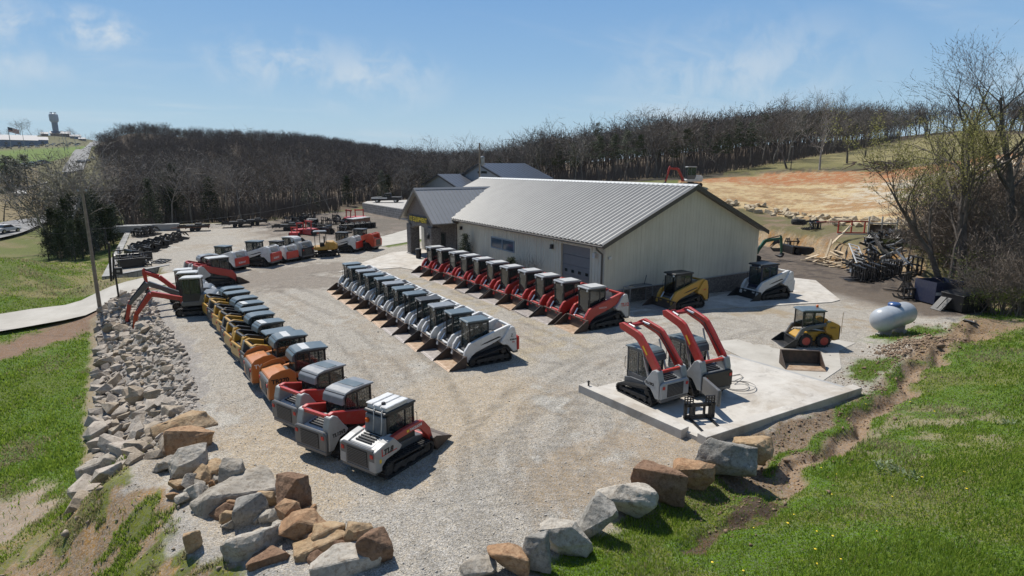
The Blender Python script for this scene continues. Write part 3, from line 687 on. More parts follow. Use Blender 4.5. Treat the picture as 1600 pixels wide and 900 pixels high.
FILL = random.Random(12); _fl = [rock_mesh(300 + k, (1, FILL.uniform(.6, .9), FILL.uniform(.5, .8)), n=13, detail=2, rough=.05, boxy=.8) for k in range(6)]
for k, me in enumerate(_fl): me.materials.append(RM[['tan', 'grey', 'orange', 'pale', 'brown', 'grey'][k]])
for k in range(95):
    q = FILL.random(); px_ = 262 + 300 * q + FILL.uniform(-30, 30); py_ = 735 + 135 * q + FILL.uniform(-28, 34)
    if py_ > 892: continue
    X, Y, Z = ground_at(px_, py_); s = FILL.uniform(.16, .75) * FILL.uniform(.7, 1); o = bpy.data.objects.new('broken_stone', _fl[k % 6]); COL.objects.link(o)
    o.location = (X, Y, Z + s * .18); o.scale = (s,) * 3; o.rotation_euler = (FILL.uniform(-.5, .5), FILL.uniform(-.5, .5), FILL.uniform(0, 6.28))
    tag(o, ['tan', 'grey', 'orange', 'pale', 'brown', 'grey'][k % 6] + ' broken stone wedged among the big boulders of the foreground heap', 'stone', 'broken stones in the foreground heap')
# riprap: broken limestone tipped down the west side of the yard
def riprap():
    r = random.Random(3); protos = []
    for k in range(12):
        me = rock_mesh(500 + k, (r.uniform(.8, 1.2), r.uniform(.6, .9), r.uniform(.4, .65)), n=11, detail=1 if k < 8 else 0, rough=.04, boxy=.6)
        me.materials.append(RM['riprap'] if k % 3 else RM['riprap_tan']); protos.append(me)
    spots = []
    for _ in range(7500):
        y = r.uniform(19, 47.5)
        xl = np.interp(y, [18, 21.5, 25.5, 33.5, 45, 48], [-3.2, -3.15, -3.3, -3.85, -4.5, -3.6]); xe = np.interp(y, [18, 24, 31, 38, 45, 48], [-.4, .35, .0, -.9, -1.4, -1.9])
        u = r.random(); x = xl + (xe - xl) * u
        big = np.interp(u, [0, .5, 1], [1.0, .92, .6]) * (1.15 if y < 30 else 1.0)
        size = min(1.3, r.lognormvariate(-1.02, .42)) * big
        if 20 < y < 30 and u > .62 and r.random() < .75: size *= .35
        spots.append((x, y, size))
    spots.sort(key=lambda q: -q[2] / math.hypot(q[0], q[1]))
    keep = []; grid = {}
    for x, y, s in spots:                                    # few overlaps
        g = (int(x * 2), int(y * 2)); ok = True
        for i in (-1, 0, 1):
            for j in (-1, 0, 1):
                for (a, b, t) in grid.get((g[0] + i, g[1] + j), ()):
                    if math.hypot(a - x, b - y) < .30 * (s + t): ok = False
        if ok: grid.setdefault(g, []).append((x, y, s)); keep.append((x, y, s))
    X = np.array([k[0] for k in keep]); Y = np.array([k[1] for k in keep]); Z = hgt(X, Y)
    V = []; F = []; nv = 0
    for i, ((x, y, s), z) in enumerate(zip(keep, Z)):
        me = protos[r.randrange(12)] if s > .25 else protos[8 + r.randrange(4)]
        rot = (r.uniform(-.5, .5), r.uniform(-.5, .2), r.uniform(0, 6.28))
        if i < 290:
            o = bpy.data.objects.new('riprap_rock', me); COL.objects.link(o)
            o.location = (x, y, z + s * .12); o.scale = (s,) * 3; o.rotation_euler = rot
            tan = me.materials[0] == RM['riprap_tan']
            pos = 'near the boulder heap' if y < 25 else 'halfway along the slope' if y < 35 else 'below the parked excavators'
            tag(o, f"{'tan' if tan else 'grey'} broken {'riprap block' if s > .55 else 'riprap stone'} {pos}", 'rock', 'riprap rocks on the west slope')
        else:
            R = Matrix.Rotation(rot[2], 3, 'Z') @ Matrix.Rotation(rot[1], 3, 'Y') @ Matrix.Rotation(rot[0], 3, 'X')
            co = np.array([v.co[:] for v in me.vertices]) @ np.array(R).T * s + (x, y, z + s * .12)
            fs = [p.vertices[:] for p in me.polygons]
            for f in fs:
                for q in range(1, len(f) - 1): F.append((f[0] + nv, f[q] + nv, f[q + 1] + nv))
            V.append(co); nv += len(co)
    o = np_mesh('riprap_rubble', np.vstack(V), np.array(F), RM['riprap']); tag(o, 'smaller broken grey stones filling the riprap slope', 'rubble', kind='stuff')
riprap()

# row of pale rocks at the toe of the excavated platform
def pit_rocks():
    r = random.Random(5); protos = []
    for k in range(8):
        me = rock_mesh(700 + k, (1.2, .9, .75), n=11, detail=1, rough=.05, boxy=.55); me.materials.append(RM['pit']); protos.append(me)
    n = 0
    for k in range(130):
        px = r.uniform(1122, 1445); base = np.interp(px, [1120, 1200, 1310, 1440], [318, 333, 349, 362]); py = base - r.uniform(-2, 13)
        X, Y, Z = by_dist(px, py, np.interp(px, [1120, 1200, 1310, 1440], [88, 86, 75, 66.5]) + r.uniform(-1, 4)); Z = hz1(X, Y)
        s = r.uniform(.4, 1.25)
        o = bpy.data.objects.new('pit_rock', protos[r.randrange(8)]); COL.objects.link(o)
        o.location = (X, Y, Z + .15 * s); o.scale = (s,) * 3; o.rotation_euler = (r.uniform(-.4, .4), r.uniform(-.4, .4), r.uniform(0, 6.28))
        tag(o, 'pale tan rock in the row edging the excavated ground', 'rock', 'rocks along the toe of the pit')
pit_rocks()

# loose stones on the gravel, clods by the ditch
def scatter_stones():
    r = np.random.default_rng(11)
    me = rock_mesh(900, (1, .8, .6), n=9, detail=0); co = np.array([v.co[:] for v in me.vertices]); fs = []
    for p in me.polygons:
        f = p.vertices[:]
        for q in range(1, len(f) - 1): fs.append((f[0], f[q], f[q + 1]))
    fs = np.array(fs)
    def go(name, xs, ys, sz, m, label):
        n = len(xs); a = r.uniform(0, 6.28, n); z = hgt(xs, ys)
        c, s = np.cos(a), np.sin(a)
        V = np.empty((n, len(co), 3)); sz3 = sz[:, None] * r.uniform(.7, 1.3, (n, 3))
        P = co[None] * sz3[:, None, :]
        V[..., 0] = P[..., 0] * c[:, None] - P[..., 1] * s[:, None] + xs[:, None]; V[..., 1] = P[..., 0] * s[:, None] + P[..., 1] * c[:, None] + ys[:, None]
        V[..., 2] = P[..., 2] + z[:, None] + sz[:, None] * .12
        F = (fs[None] + (np.arange(n) * len(co))[:, None, None]).reshape(-1, 3)
        o = np_mesh(name, V.reshape(-1, 3), F, m); tag(o, label, 'stones', kind='stuff')
    d = np.exp(r.uniform(np.log(9.5), np.log(34), 26000)); px = r.uniform(200, 1350, len(d)); a = YAW + np.arctan((px - 800) / 920)
    x = d * np.sin(a); y = d * np.cos(a); k = (poly_sdf(YARD, x, y) < -.1) & ~((x > 12.8) & (x < 22.2) & (y > 10.9) & (y < 16.6)); x = x[k]; y = y[k]
    go('loose_gravel', x, y, np.exp(r.normal(-3.5, .4, len(x))), mat('loose_limestone', (.36, .335, .295), .9, col2=(.55, .52, .47), scale=.8), 'loose crushed limestone scattered over the yard')
    x = r.uniform(10.4, 37, 3200); t = np.interp(x, [q[0] for q in DITCH], [q[1] for q in DITCH]); y = t + r.normal(.9, .8, len(x)); k = ~((x < 22.3) & (y > 10.7))
    go('soil_clods', x[k], y[k], np.exp(r.normal(-2.7, .5, k.sum())), mat('soil_clods', (.15, .095, .06), .95, col2=(.25, .18, .12)), 'clods of turned earth and stones along the ditch')
    x = r.uniform(27.5, 33.5, 1500); y = r.normal(12.7, .45, len(x))
    go('bark_debris', x, y, np.exp(r.normal(-2.3, .45, len(x))), mat('bark_debris', (.17, .11, .07), .95, col2=(.33, .25, .17)), 'heap of brown bark and spoil beside the ditch')
    x = r.uniform(-8, 3, 3200); y = r.uniform(8, 20, 3200); k = poly_sdf(YARD, x, y) > .2
    go('slope_stones', x[k], y[k], np.exp(r.normal(-3.25, .65, k.sum())), RM['riprap_tan'], 'small stones strewn over the dirt and grass slope')
scatter_stones()

# ---------------------------------------------------------------- grass
def leafy(name, c1, c2, trans=.35, rough=.6):
    m = bpy.data.materials.new(name); m.use_nodes = True; nt = m.node_tree; b = nt.nodes['Principled BSDF']
    b.inputs['Roughness'].default_value = rough; b.inputs['Specular IOR Level'].default_value = .25
    geo = nt.nodes.new('ShaderNodeNewGeometry'); r = nt.nodes.new('ShaderNodeValToRGB')
    r.color_ramp.elements[0].color = (*c1, 1); r.color_ramp.elements[1].color = (*c2, 1)
    nt.links.new(geo.outputs['Random Per Island'], r.inputs[0]); nt.links.new(r.outputs[0], b.inputs['Base Color'])
    t = nt.nodes.new('ShaderNodeBsdfTranslucent'); nt.links.new(r.outputs[0], t.inputs[0])
    mx = nt.nodes.new('ShaderNodeMixShader'); mx.inputs[0].default_value = trans
    nt.links.new(b.outputs[0], mx.inputs[1]); nt.links.new(t.outputs[0], mx.inputs[2]); nt.links.new(mx.outputs[0], nt.nodes['Material Output'].inputs[0])
    return m
M['grass'] = leafy('grass_blades', (.12, .21, .018), (.28, .36, .055), .5)
M['grass_dry'] = leafy('dry_grass_blades', (.24, .21, .10), (.42, .37, .22), .45)
M['weed'] = leafy('weed_leaves', (.14, .19, .09), (.30, .35, .2))
M['dandelion'] = mat('dandelion_flower', (.75, .55, .02), .6)
def blades(name, x, y, h, w, m, label, lean=.5, seed=1):
    r = np.random.default_rng(seed); n = len(x); z = hgt(x, y) - .01
    a = r.uniform(0, 2 * PI, n); b = r.uniform(0, 2 * PI, n); l = r.uniform(.1, lean, n) * h
    P = np.stack([x, y, z], -1); side = np.stack([np.cos(a), np.sin(a), 0 * a], -1) * (w[:, None] / 2); tip = np.stack([np.cos(b) * l, np.sin(b) * l, h], -1)
    mid = tip * .55; mid[:, 2] = h * .62
    V = np.stack([P - side, P + side, P + mid + side * .7, P + mid - side * .7, P + tip], 1).reshape(-1, 3)
    i = np.arange(n)[:, None] * 5
    F = np.concatenate([i + [0, 1, 2], i + [0, 2, 3], i + [3, 2, 4]], 0)
    o = np_mesh(name, V, F, m); tag(o, label, 'grass', kind='stuff')
def do_grass():
    r = np.random.default_rng(21)
    # grass bank on the near right
    n = 340000
    d = np.exp(r.uniform(np.log(7.5), np.log(50), n)); px = r.uniform(500, 1950, n); a = YAW + np.arctan((px - 800) / 900)
    x = d * np.sin(a); y = d * np.cos(a)
    col, g, gr, rk = zones(x, y); s = poly_sdf(YARD, x, y)
    k = (r.random(n) < gr ** 1.5) & (x > 4.6) & (y < 24) & ((s > .1) | (gr > .7)) & (y < 40); x, y, d = x[k], y[k], d[k]
    cl = fbm(x * .9, y * .9, 61); h = (.04 + .2 * cl ** 2) * r.uniform(.6, 1.3, len(x)); w = .006 + .0011 * d * r.uniform(.6, 1.2, len(x))
    dry = (fbm(x * .5, y * .5, 62) + r.normal(0, .12, len(x))) > .63
    blades('grass_bank', x[~dry], y[~dry], h[~dry], w[~dry], M['grass'], 'fresh green spring grass on the bank beside the yard', .8, 1)
    blades('dry_grass_bank', x[dry], y[dry], h[dry] * .9, w[dry], M['grass_dry'], 'patches of dry straw coloured grass in the bank', .9, 2)
    # lawn at the left
    n = 260000
    d = np.exp(r.uniform(np.log(8.5), np.log(75), n)); px = r.uniform(-330, 420, n); a = YAW + np.arctan((px - 800) / 890)
    x = d * np.sin(a); y = d * np.cos(a)
    col, g, gr, rk = zones(x, y); s = poly_sdf(YARD, x, y)
    tuft = fbm(x * 1.5, y * 1.5, 66) + .5 * (y > 20) + .06
    k = (r.random(n) < gr ** 1.5) & (s > .3) & (x < 4) & ((tuft > .5)) & (y < 82) ; x, y, d = x[k], y[k], d[k]
    dd = line_dist([(-60, 49), (-30, 47.2), (-10, 46.6), (-4, 48.6), (0, 51.5)], x, y); k = dd > 2.3; x, y, d = x[k], y[k], d[k]
    cl = fbm(x * .9, y * .9, 63); h = (.045 + .22 * cl ** 2) * r.uniform(.6, 1.3, len(x)); w = .006 + .0012 * d * r.uniform(.6, 1.2, len(x))
    dry = (fbm(x * .5, y * .5, 64) + r.normal(0, .1, len(x)) + .16 * (y < 19) + .14 * (y > 52)) > .68
    blades('lawn_grass', x[~dry], y[~dry], h[~dry], w[~dry], M['grass'], 'green lawn grass below the riprap slope', .8, 3)
    blades('dry_lawn_grass', x[dry], y[dry], h[dry], w[dry], M['grass_dry'], 'dry straw grass mixed into the lower slope and lawn', .9, 4)
    # dandelions
    n = 130; d = np.exp(r.uniform(np.log(9), np.log(30), n)); px = r.uniform(900, 1640, n); a = YAW + np.arctan((px - 800) / 900); x = d * np.sin(a); y = d * np.cos(a)
    col, g, gr, rk = zones(x, y); k = (gr > .8) & (fbm(x * .6, y * .6, 71) > .5); x, y = x[k], y[k]; z = hgt(x, y) + .07
    V = []; F = []
    for i, (p, q, zz) in enumerate(zip(x, y, z)):
        R_ = r.uniform(.018, .032); o = len(V); V += [(p, q, zz + .012)] + [(p + R_ * math.cos(t), q + R_ * math.sin(t), zz) for t in np.arange(6) * PI / 3]
        F += [(o, o + 1 + t, o + 1 + (t + 1) % 6) for t in range(6)]
    o = np_mesh('dandelions', np.array(V), np.array(F), M['dandelion']); tag(o, 'tiny yellow dandelion flowers dotted over the grass bank', 'flowers', kind='stuff')
    # broad-leaved weeds
    def weed(px, py, n, R_, label):
        X, Y, Z = ground_at(px, py); t = thing('broadleaf_weed', label, 'plant', (X, Y, Z)); mb = MB(); rr = random.Random(int(px))
        for _ in range(n):
            a = rr.uniform(0, 6.28); q = rr.uniform(0, R_) * Vector((math.cos(a), math.sin(a), 0)); b = rr.uniform(0, 6.28); L_ = rr.uniform(.1, .2); u = rr.uniform(.2, 1.1)
            f = Vector((math.cos(b) * math.cos(u), math.sin(b) * math.cos(u), math.sin(u))); s_ = Vector((-math.sin(b), math.cos(b), 0)) * L_ * .22
            mb.add([q, q + f * L_ * .5 + s_, q + f * L_ - Vector((0, 0, .02)), q + f * L_ * .5 - s_], [(0, 1, 2, 3)])
        mb.build('leaves', M['weed'], t)
    weed(1400, 735, 170, .55, 'clump of broad grey green weed leaves in the grass bank'); weed(1432, 748, 80, .35, 'smaller weed clump just right of the broad leafy one')
    weed(1575, 662, 40, .25, 'small pale weed near the frame edge in the grass bank')
do_grass()

# ---------------------------------------------------------------- trees
def bark(name, c1, c2): return mat(name, c1, .9, col2=c2, scale=1.5, spec=.15)
M['wood_mass'] = bark('distant_wood_bark', (.07, .056, .048), (.135, .112, .098))
M['bark'] = bark('grey_brown_bark', (.105, .09, .078), (.20, .175, .155))
M['bark_dark'] = bark('dark_bark', (.08, .066, .056), (.165, .142, .122))
M['bark_pale'] = bark('pale_bark', (.19, .17, .15), (.33, .3, .265))
M['needles'] = leafy('cedar_needles', (.014, .024, .009), (.042, .06, .02), .15)
M['pine_needles'] = leafy('pine_needles', (.018, .03, .012), (.055, .075, .025), .15)
M['spring_leaf'] = leafy('new_spring_leaves', (.18, .175, .04), (.32, .30, .09), .45)
M['shrub_leaf'] = leafy('green_brush_leaves', (.08, .12, .02), (.18, .22, .05), .4)
def grow(rnd, H, tr, levels, spread=.6, up=.25, trunk_frac=.35, nb=(5, 4, 4), lean=0, wob=.12, start=None):
    """branch segments (p0, p1, r0, r1, level)"""
    segs = []
    def branch(p, d, L, r, lv):
        n = 5 if lv == 0 else 4 if lv == 1 else 3
        pts = [p]; dirs = [d]
        for k in range(n):
            d = (d + Vector((rnd.gauss(0, wob), rnd.gauss(0, wob), rnd.gauss(0, wob * .6) + (up * .25 if lv else .03)))).normalized()
            pts.append(pts[-1] + d * L / n); dirs.append(d)
        for k in range(n):
            r0 = r * (1 - .8 * k / n); r1 = r * (1 - .8 * (k + 1) / n)
            segs.append((pts[k], pts[k + 1], r0, r1, lv))
        if lv >= levels: return
        m = nb[min(lv, len(nb) - 1)]
        for j in range(m):
            t = (trunk_frac + (1 - trunk_frac) * (j + rnd.random()) / m) if lv == 0 else .2 + .8 * (j + rnd.random()) / m
            t = min(t, .999); k = int(t * n); q = pts[k].lerp(pts[k + 1], t * n - k); dd = dirs[k + 1]
            az = rnd.uniform(0, 2 * PI) if lv else j * 2.4 + rnd.uniform(-.4, .4)
            o = dd.orthogonal().normalized(); o = Matrix.Rotation(az, 3, dd) @ o
            s = spread * rnd.uniform(.7, 1.25)
            nd = (dd * math.cos(s) + o * math.sin(s)).normalized(); nd.z += up * .5; nd.normalize()
            branch(q, nd, L * (rnd.uniform(.42, .68) if lv else rnd.uniform(.38, .6) * (1.15 - .45 * t)), max(r * (1 - .8 * t) * .62, .004), lv + 1)
    branch(Vector(start or (0, 0, 0)), Vector((lean, 0, 1)).normalized(), H, tr, 0)
    if not start:
        zs = sorted(s[1].z for s in segs); f = H / zs[int(len(zs) * .996)]
        g = .5 + .5 * f; segs = [(Vector((a.x * g, a.y * g, a.z * f)), Vector((b.x * g, b.y * g, b.z * f)), p, q, l) for a, b, p, q, l in segs]
    return segs
def segs_mesh(segs, minr, tube_to=2, strip_w=1.0, sides=5):
    """tubes for the heavy branches, flat two-sided strips (random turn) for the twigs"""
    V = []; F = []; rnd = random.Random(1)
    for (a, b, r0, r1, lv) in segs:
        d = (b - a)
        if d.length < 1e-5: continue
        d.normalize(); u = d.orthogonal().normalized(); w = d.cross(u); o = len(V)
        n = sides if lv == 0 else 4 if lv <= tube_to - 1 else 3 if lv <= tube_to else 0
        r0 = max(r0, minr * .6); r1 = max(r1, minr * .4)
        if n:
            for p, r in ((a, r0), (b, r1)):
                for i in range(n):
                    t = 2 * PI * i / n; V.append(p + (u * math.cos(t) + w * math.sin(t)) * r)
            for i in range(n):
                j = (i + 1) % n; F += [(o + i, o + j, o + n + j), (o + i, o + n + j, o + n + i)]
        else:
            t = rnd.uniform(0, PI); q = (u * math.cos(t) + w * math.sin(t)) * strip_w
            V += [a - q * r0, a + q * r0, b]; F += [(o, o + 1, o + 2)]
    return np.array([v[:] for v in V]), np.array(F)
def mesh_of(name, V, F, m):
    me = bpy.data.meshes.new(name); me.from_pydata(V.tolist(), [], F.tolist()); me.materials.append(m); return me
def tufts(pts, size, n, rnd, flat=.6):
    """leaf clumps: small tilted triangles round each point"""
    V = []; F = []
    for p in pts:
        for _ in range(n):
            c = Vector(p) + Vector((rnd.gauss(0, 1), rnd.gauss(0, 1), rnd.gauss(0, flat))) * size
            a = Vector((rnd.gauss(0, 1), rnd.gauss(0, 1), rnd.gauss(0, 1))).normalized(); b = a.orthogonal().normalized(); s = size * rnd.uniform(.35, .8)
            o = len(V); V += [c - a * s * .5, c + a * s * .5 , c + b * s * .9]; F.append((o, o + 1, o + 2))
    return np.array([v[:] for v in V]), np.array(F)
# bare-tree kinds: trunk + limbs in one mesh, fine twigs as the crown
BARE = []
for k in range(7):
    rnd = random.Random(40 + k); H = [10.5, 12, 11, 13, 9.5, 12.5, 11.5][k]
    sg = grow(rnd, H, .13 + .02 * (k % 3), 3, spread=[.75, .9, .7, .8, 1.0, .65, .85][k], up=.2, trunk_frac=[.3, .28, .4, .35, .22, .42, .35][k], nb=(9, 6, 6), wob=.13)
    Vt, Ft = segs_mesh([s for s in sg if s[4] <= 1], .055, 1); Vc, Fc = segs_mesh([s for s in sg if s[4] >= 2], .03, 0, 1.5)
    BARE.append((mesh_of('trunk', Vt, Ft, M[['bark_pale', 'bark_dark', 'bark_pale', 'bark', 'bark_pale', 'bark_dark', 'bark_pale'][k]]), mesh_of('crown', Vc, Fc, M[['bark_pale', 'bark', 'bark_pale', 'bark', 'bark_pale', 'bark', 'bark_pale'][k]])))
CONE = []
for k in range(3):       # red cedars
    rnd = random.Random(60 + k); H = [7.5, 6, 8.5][k]; pts = []
    for _ in range(260):
        t = rnd.random() ** .8; rr = (1 - t) * H * .2 * rnd.uniform(.5, 1.12) + .08; a = rnd.uniform(0, 6.28); pts.append((rr * math.cos(a), rr * math.sin(a), .5 + t * (H - .5)))
    Vc, Fc = tufts(pts, .26, 9, rnd); mb = MB().cyl((0, 0, -.3), (0, 0, H * .9), .14, .03, n=6)
    CONE.append((mb, mesh_of('crown', Vc, Fc, M['needles'])))
PINE = []
for k in range(3):       # tall shortleaf pines, dark crown high on a bare trunk
    rnd = random.Random(70 + k); H = [14, 12.5, 15][k]; pts = []
    for _ in range(46):
        t = rnd.random(); base = Vector((0, 0, H * (.48 + .5 * t))); L_ = (1.15 - t) * H * .17 * rnd.uniform(.6, 1.1); a = rnd.uniform(0, 6.28)
        for q in (.45, .75, 1.0): pts.append(base + Vector((math.cos(a), math.sin(a), .25)) * L_ * q)
    Vc, Fc = tufts(pts, .32, 13, rnd, .45)
    mb = MB().cyl((0, 0, -.4), (0, 0, H * .95), .16, .03, n=6)
    for _ in range(10):
        a = rnd.uniform(0, 6.28); z = H * rnd.uniform(.3, .85); mb.cyl((0, 0, z), (math.cos(a) * 1.3, math.sin(a) * 1.3, z + .35), .035, .01, n=3)
    PINE.append((mb, mesh_of('crown', Vc, Fc, M['pine_needles'])))
def tree_from(kind, k, x, y, z, rz, s, label, name='bare_tree', group='leafless trees of the wood'):
    src = {'bare': BARE, 'cedar': CONE, 'pine': PINE}[kind][k]
    t = thing(name, label, 'tree', (x, y, z), rz, group)
    t.scale = (s[0], s[0], s[1])
    tm = src[0]
    if isinstance(tm, MB):
        if not hasattr(tm, 'me'):
            o = tm.build('trunk', M['bark_dark']); tm.me = o.data; bpy.data.objects.remove(o)
        tm = tm.me
    for nm, me in (('trunk', tm), ('crown', src[1])):
        o = bpy.data.objects.new(nm, me); COL.objects.link(o); o.parent = t
    return t
LOWR = []
for k in range(5):
    rnd = random.Random(90 + k); sg = grow(rnd, 11, .16, 2, spread=.85, up=.2, trunk_frac=.3, nb=(12, 10), wob=.14)
    Vc, Fc = segs_mesh(sg, .07, 0, 1.5); LOWR.append((Vc, Fc))
LOWP = tufts([(math.cos(a) * r_, math.sin(a) * r_, z) for a, r_, z in [(random.uniform(0, 6.28), random.uniform(.1, 1) * (1.2 - t) * 1.9, 4.5 + t * 7) for t in [random.random() for _ in range(40)]]], .5, 3, random.Random(4), .5)
def woods():
    r = random.Random(17); placed = []
    # individual trees: the front rows of the wood, two or three deep
    n_ind = 0; px = 62.0
    rows = []
    while px < 1420:
        for k in range(3):
            d = front_d(px) + k * r.uniform(3.5, 7) + r.uniform(-2, 3)
            rows.append((px + r.uniform(-5, 5), d, k))
        px += 920 * r.uniform(2.2, 4.0) / front_d(px)
    r.shuffle(rows); rows = rows[:275]
    for (p, d, k) in rows:
        if 585 < p < 880 and d < 165:
            x, y = pol(p, d)
            if 30 < x < 75 and 84 < y < 130: d += 30
        x, y = pol(p, d)
        if 30 < x < 75 and 84 < y < 130: continue
        z = hz1(x, y) - .1
        ev = r.random(); sc_ = r.uniform(.8, 1.12)
        if 200 < p < 300 and ev < .35 or 300 < p < 800 and ev < .12 or p < 185 and ev < .5 and d < 100:
            tree_from('cedar', r.randrange(3), x, y, z, r.uniform(0, 6), (sc_ * 1.1, sc_ * (.75 if p < 185 else 1)), 'dark green cedar among the bare trees at the wood edge', 'cedar_tree', 'cedars of the wood')
        elif 840 < p < 1420 and ev < .42:
            s = sc_ * (.82 if p < 1300 else .75); tree_from('pine', r.randrange(3), x, y, z, r.uniform(0, 6), (s, s), 'tall dark pine in the wood beyond the field', 'pine_tree', 'pines of the wood')
        else:
            s = sc_ * (1.22 if p > 820 else 1.08 if p > 640 else 1.0); s = s * (1.3 if p < 185 else 1)
            lab = 'tall bare leafless tree at the wood edge beyond the field' if p > 840 else 'bare leafless tree in the wood behind the metal buildings' if p > 560 else 'bare leafless tree at the wood edge behind the yard' if p > 185 else 'bare leafless tree below the lawn near the valley road'
            tree_from('bare', r.randrange(7), x, y, z, r.uniform(0, 6), (s, s), lab)
    # extra evergreens seen in the photo
    for (p, d, s) in ((250, 108, 1.25), (268, 110, 1.2), (262, 104, 1.0), (540, 132, 1.1), (595, 135, 1.0), (780, 155, 1.1), (118, 88, .9), (135, 86, .95), (100, 87, .85), (52, 84, .6), (66, 86, .7), (78, 84, .75), (90, 82, .8), (108, 80, .75), (126, 82, .85), (146, 86, .9), (160, 88, .8), (72, 80, .6), (95, 78, .6)):
        x, y = pol(p, d); tree_from('cedar', r.randrange(3), x, y, hz1(x, y) - .1, r.uniform(0, 6), (s, s), 'dark green cedar among the bare trees at the wood edge', 'cedar_tree', 'cedars of the wood')
    # the mass of the wood behind
    Vb = []; Fb = []; Vp = []; Fp = []; nb = npn = 0
    g = np.random.default_rng(8); n = 9000
    d = np.sqrt(g.uniform(85 ** 2, 500 ** 2, n)); pp = g.uniform(60, 1600, n); a = YAW + np.arctan((pp - 800) / 920); x = d * np.sin(a); y = d * np.cos(a)
    k = (d > front_d(pp) + 10) & ~((pp < 185) & (d > 112) & (d < 300)) & ~((x > 28) & (x < 78) & (y > 80) & (y < 132)); k &= ~((pp < np.where(d > 300, 158, 172)) & (d > 112)); k &= ~((pp > 640) & (d > 330))
    k &= (g.random(n) < np.where(d > 330, .8, 1.0)); x, y, d, pp = x[k], y[k], d[k], pp[k]; z = hgt(x, y)
    for i in range(len(x)):
        s = r.uniform(.75, 1.1) * (1.2 if pp[i] > 820 else 1.0 if pp[i] > 640 else .85); c, q = math.cos(i), math.sin(i)
        pine = (r.random() < (.30 if pp[i] > 820 else .06)) or (d[i] > 395 and pp[i] < 470 and r.random() < .5)
        V, F = LOWP if pine else LOWR[i % 5]; s = s * (.82 if pine else 1.08)
        P = V * s; W = np.stack([P[:, 0] * c - P[:, 1] * q + x[i], P[:, 0] * q + P[:, 1] * c + y[i], P[:, 2] + z[i] - (2.6 if d[i] > 350 else .3)], -1)
        if pine: Vp.append(W); Fp.append(F + npn); npn += len(W)
        else: Vb.append(W); Fb.append(F + nb); nb += len(W)
    print('wood trees', len(x), 'tris', sum(len(f) for f in Fb), sum(len(f) for f in Fp))
    o = np_mesh('woods', np.vstack(Vb), np.vstack(Fb), M['wood_mass']); tag(o, 'leafless grey brown wood covering the hill behind', 'woods', kind='stuff')
    o = np_mesh('evergreen_woods', np.vstack(Vp), np.vstack(Fp), M['pine_needles']); tag(o, 'dark evergreens mixed into the wood on the hill', 'woods', kind='stuff')
    # leaf litter and saplings that fill the foot of the wood
    V = []; F = []; nn = 0
    n = 5200; d0 = g.uniform(-1, 26, n); pp = g.uniform(75, 1400, n); d = front_d(pp) + d0; a = YAW + np.arctan((pp - 800) / 920); x = d * np.sin(a); y = d * np.cos(a)
    k = ~((x > 30) & (x < 75) & (y > 84) & (y < 130)); x, y = x[k], y[k]; z = hgt(x, y)
    for i in range(len(x)):
        for j in range(5):
            h = r.uniform(1.0, 4.5); t = r.uniform(0, 6.28); l = r.uniform(.1, .8); w = r.uniform(.015, .035); o = nn; nn += 3
            V += [(x[i] - w, y[i] + w, z[i]), (x[i] + w, y[i] - w, z[i]), (x[i] + math.cos(t) * l, y[i] + math.sin(t) * l, z[i] + h)]; F.append((o, o + 1, o + 2))
    o = np_mesh('undergrowth', np.array(V), np.array(F), M['bark']); tag(o, 'brown saplings and brush at the foot of the wood', 'undergrowth', kind='stuff')
woods()

# lone field trees in front of the right-hand wood

# the thicket and trees at the right edge
def big_tree(px, d, H, tr, seed, label, levels=4, spread=.55, lean=0, leaves=None, trunk_frac=.3, nb=(7, 5, 4, 3), mat_='bark', minr=.010, cat='tree', rz=0.0, name='bare_tree', up=.3):
    x, y = pol(px, d); z = hz1(x, y) - .15; t = thing(name, label, cat, (x, y, z), rz)
    rnd = random.Random(seed); sg = grow(rnd, H, tr, levels, spread, up, trunk_frac, nb, lean, .13)
    V, F = segs_mesh([s for s in sg if s[4] <= 1], .015, 2, 1, 8); o = bpy.data.objects.new('trunk', mesh_of('trunk', V, F, M[mat_])); COL.objects.link(o); o.parent = t
    V, F = segs_mesh([s for s in sg if s[4] > 1], minr, 2, 1.6); o = bpy.data.objects.new('crown', mesh_of('crown', V, F, M[mat_])); COL.objects.link(o); o.parent = t
    if leaves:
        pts = [s[1] for s in sg if s[4] >= levels - 1 and s[1].z > H * leaves[2]]; rnd.shuffle(pts); pts = pts[:leaves[1]]
        V, F = tufts(pts, leaves[0], 4, rnd); o = bpy.data.objects.new('new_leaves', mesh_of('new_leaves', V, F, M['spring_leaf'])); COL.objects.link(o); o.parent = t
    return t
big_tree(1540, 52, 18.6, .42, 3, 'tallest bare tree rising out of the thicket beside the frame edge', 4, .75, -.05, None, .38, (9, 6, 4, 4), 'bark_dark', .014)
big_tree(1612, 55, 17, .38, 9, 'second tall bare tree overlapping the frame edge', 4, .75, -.12, None, .35, (9, 6, 4, 4), 'bark_dark', .014)
big_tree(1503, 50, 13.0, .24, 12, 'slim tree with yellow green new leaves above the dumpsters', 4, .42, -.18, (.15, 1500, .5), .34, (7, 6, 4, 3), 'bark_dark', .012, name='budding_tree', up=.35)
big_tree(1512, 51, 13.5, .22, 15, 'twin stemmed tree with new leaves behind the dumpsters', 4, .4, .08, (.15, 1400, .5), .36, (7, 6, 4, 3), 'bark_dark', .012, name='budding_tree', up=.5)
big_tree(1474, 56, 11.5, .15, 22, 'thin budding tree at the open side of the thicket', 4, .45, -.1, (.15, 900, .45), .34, (7, 5, 4, 3), 'bark', .012, name='budding_tree', up=.45)
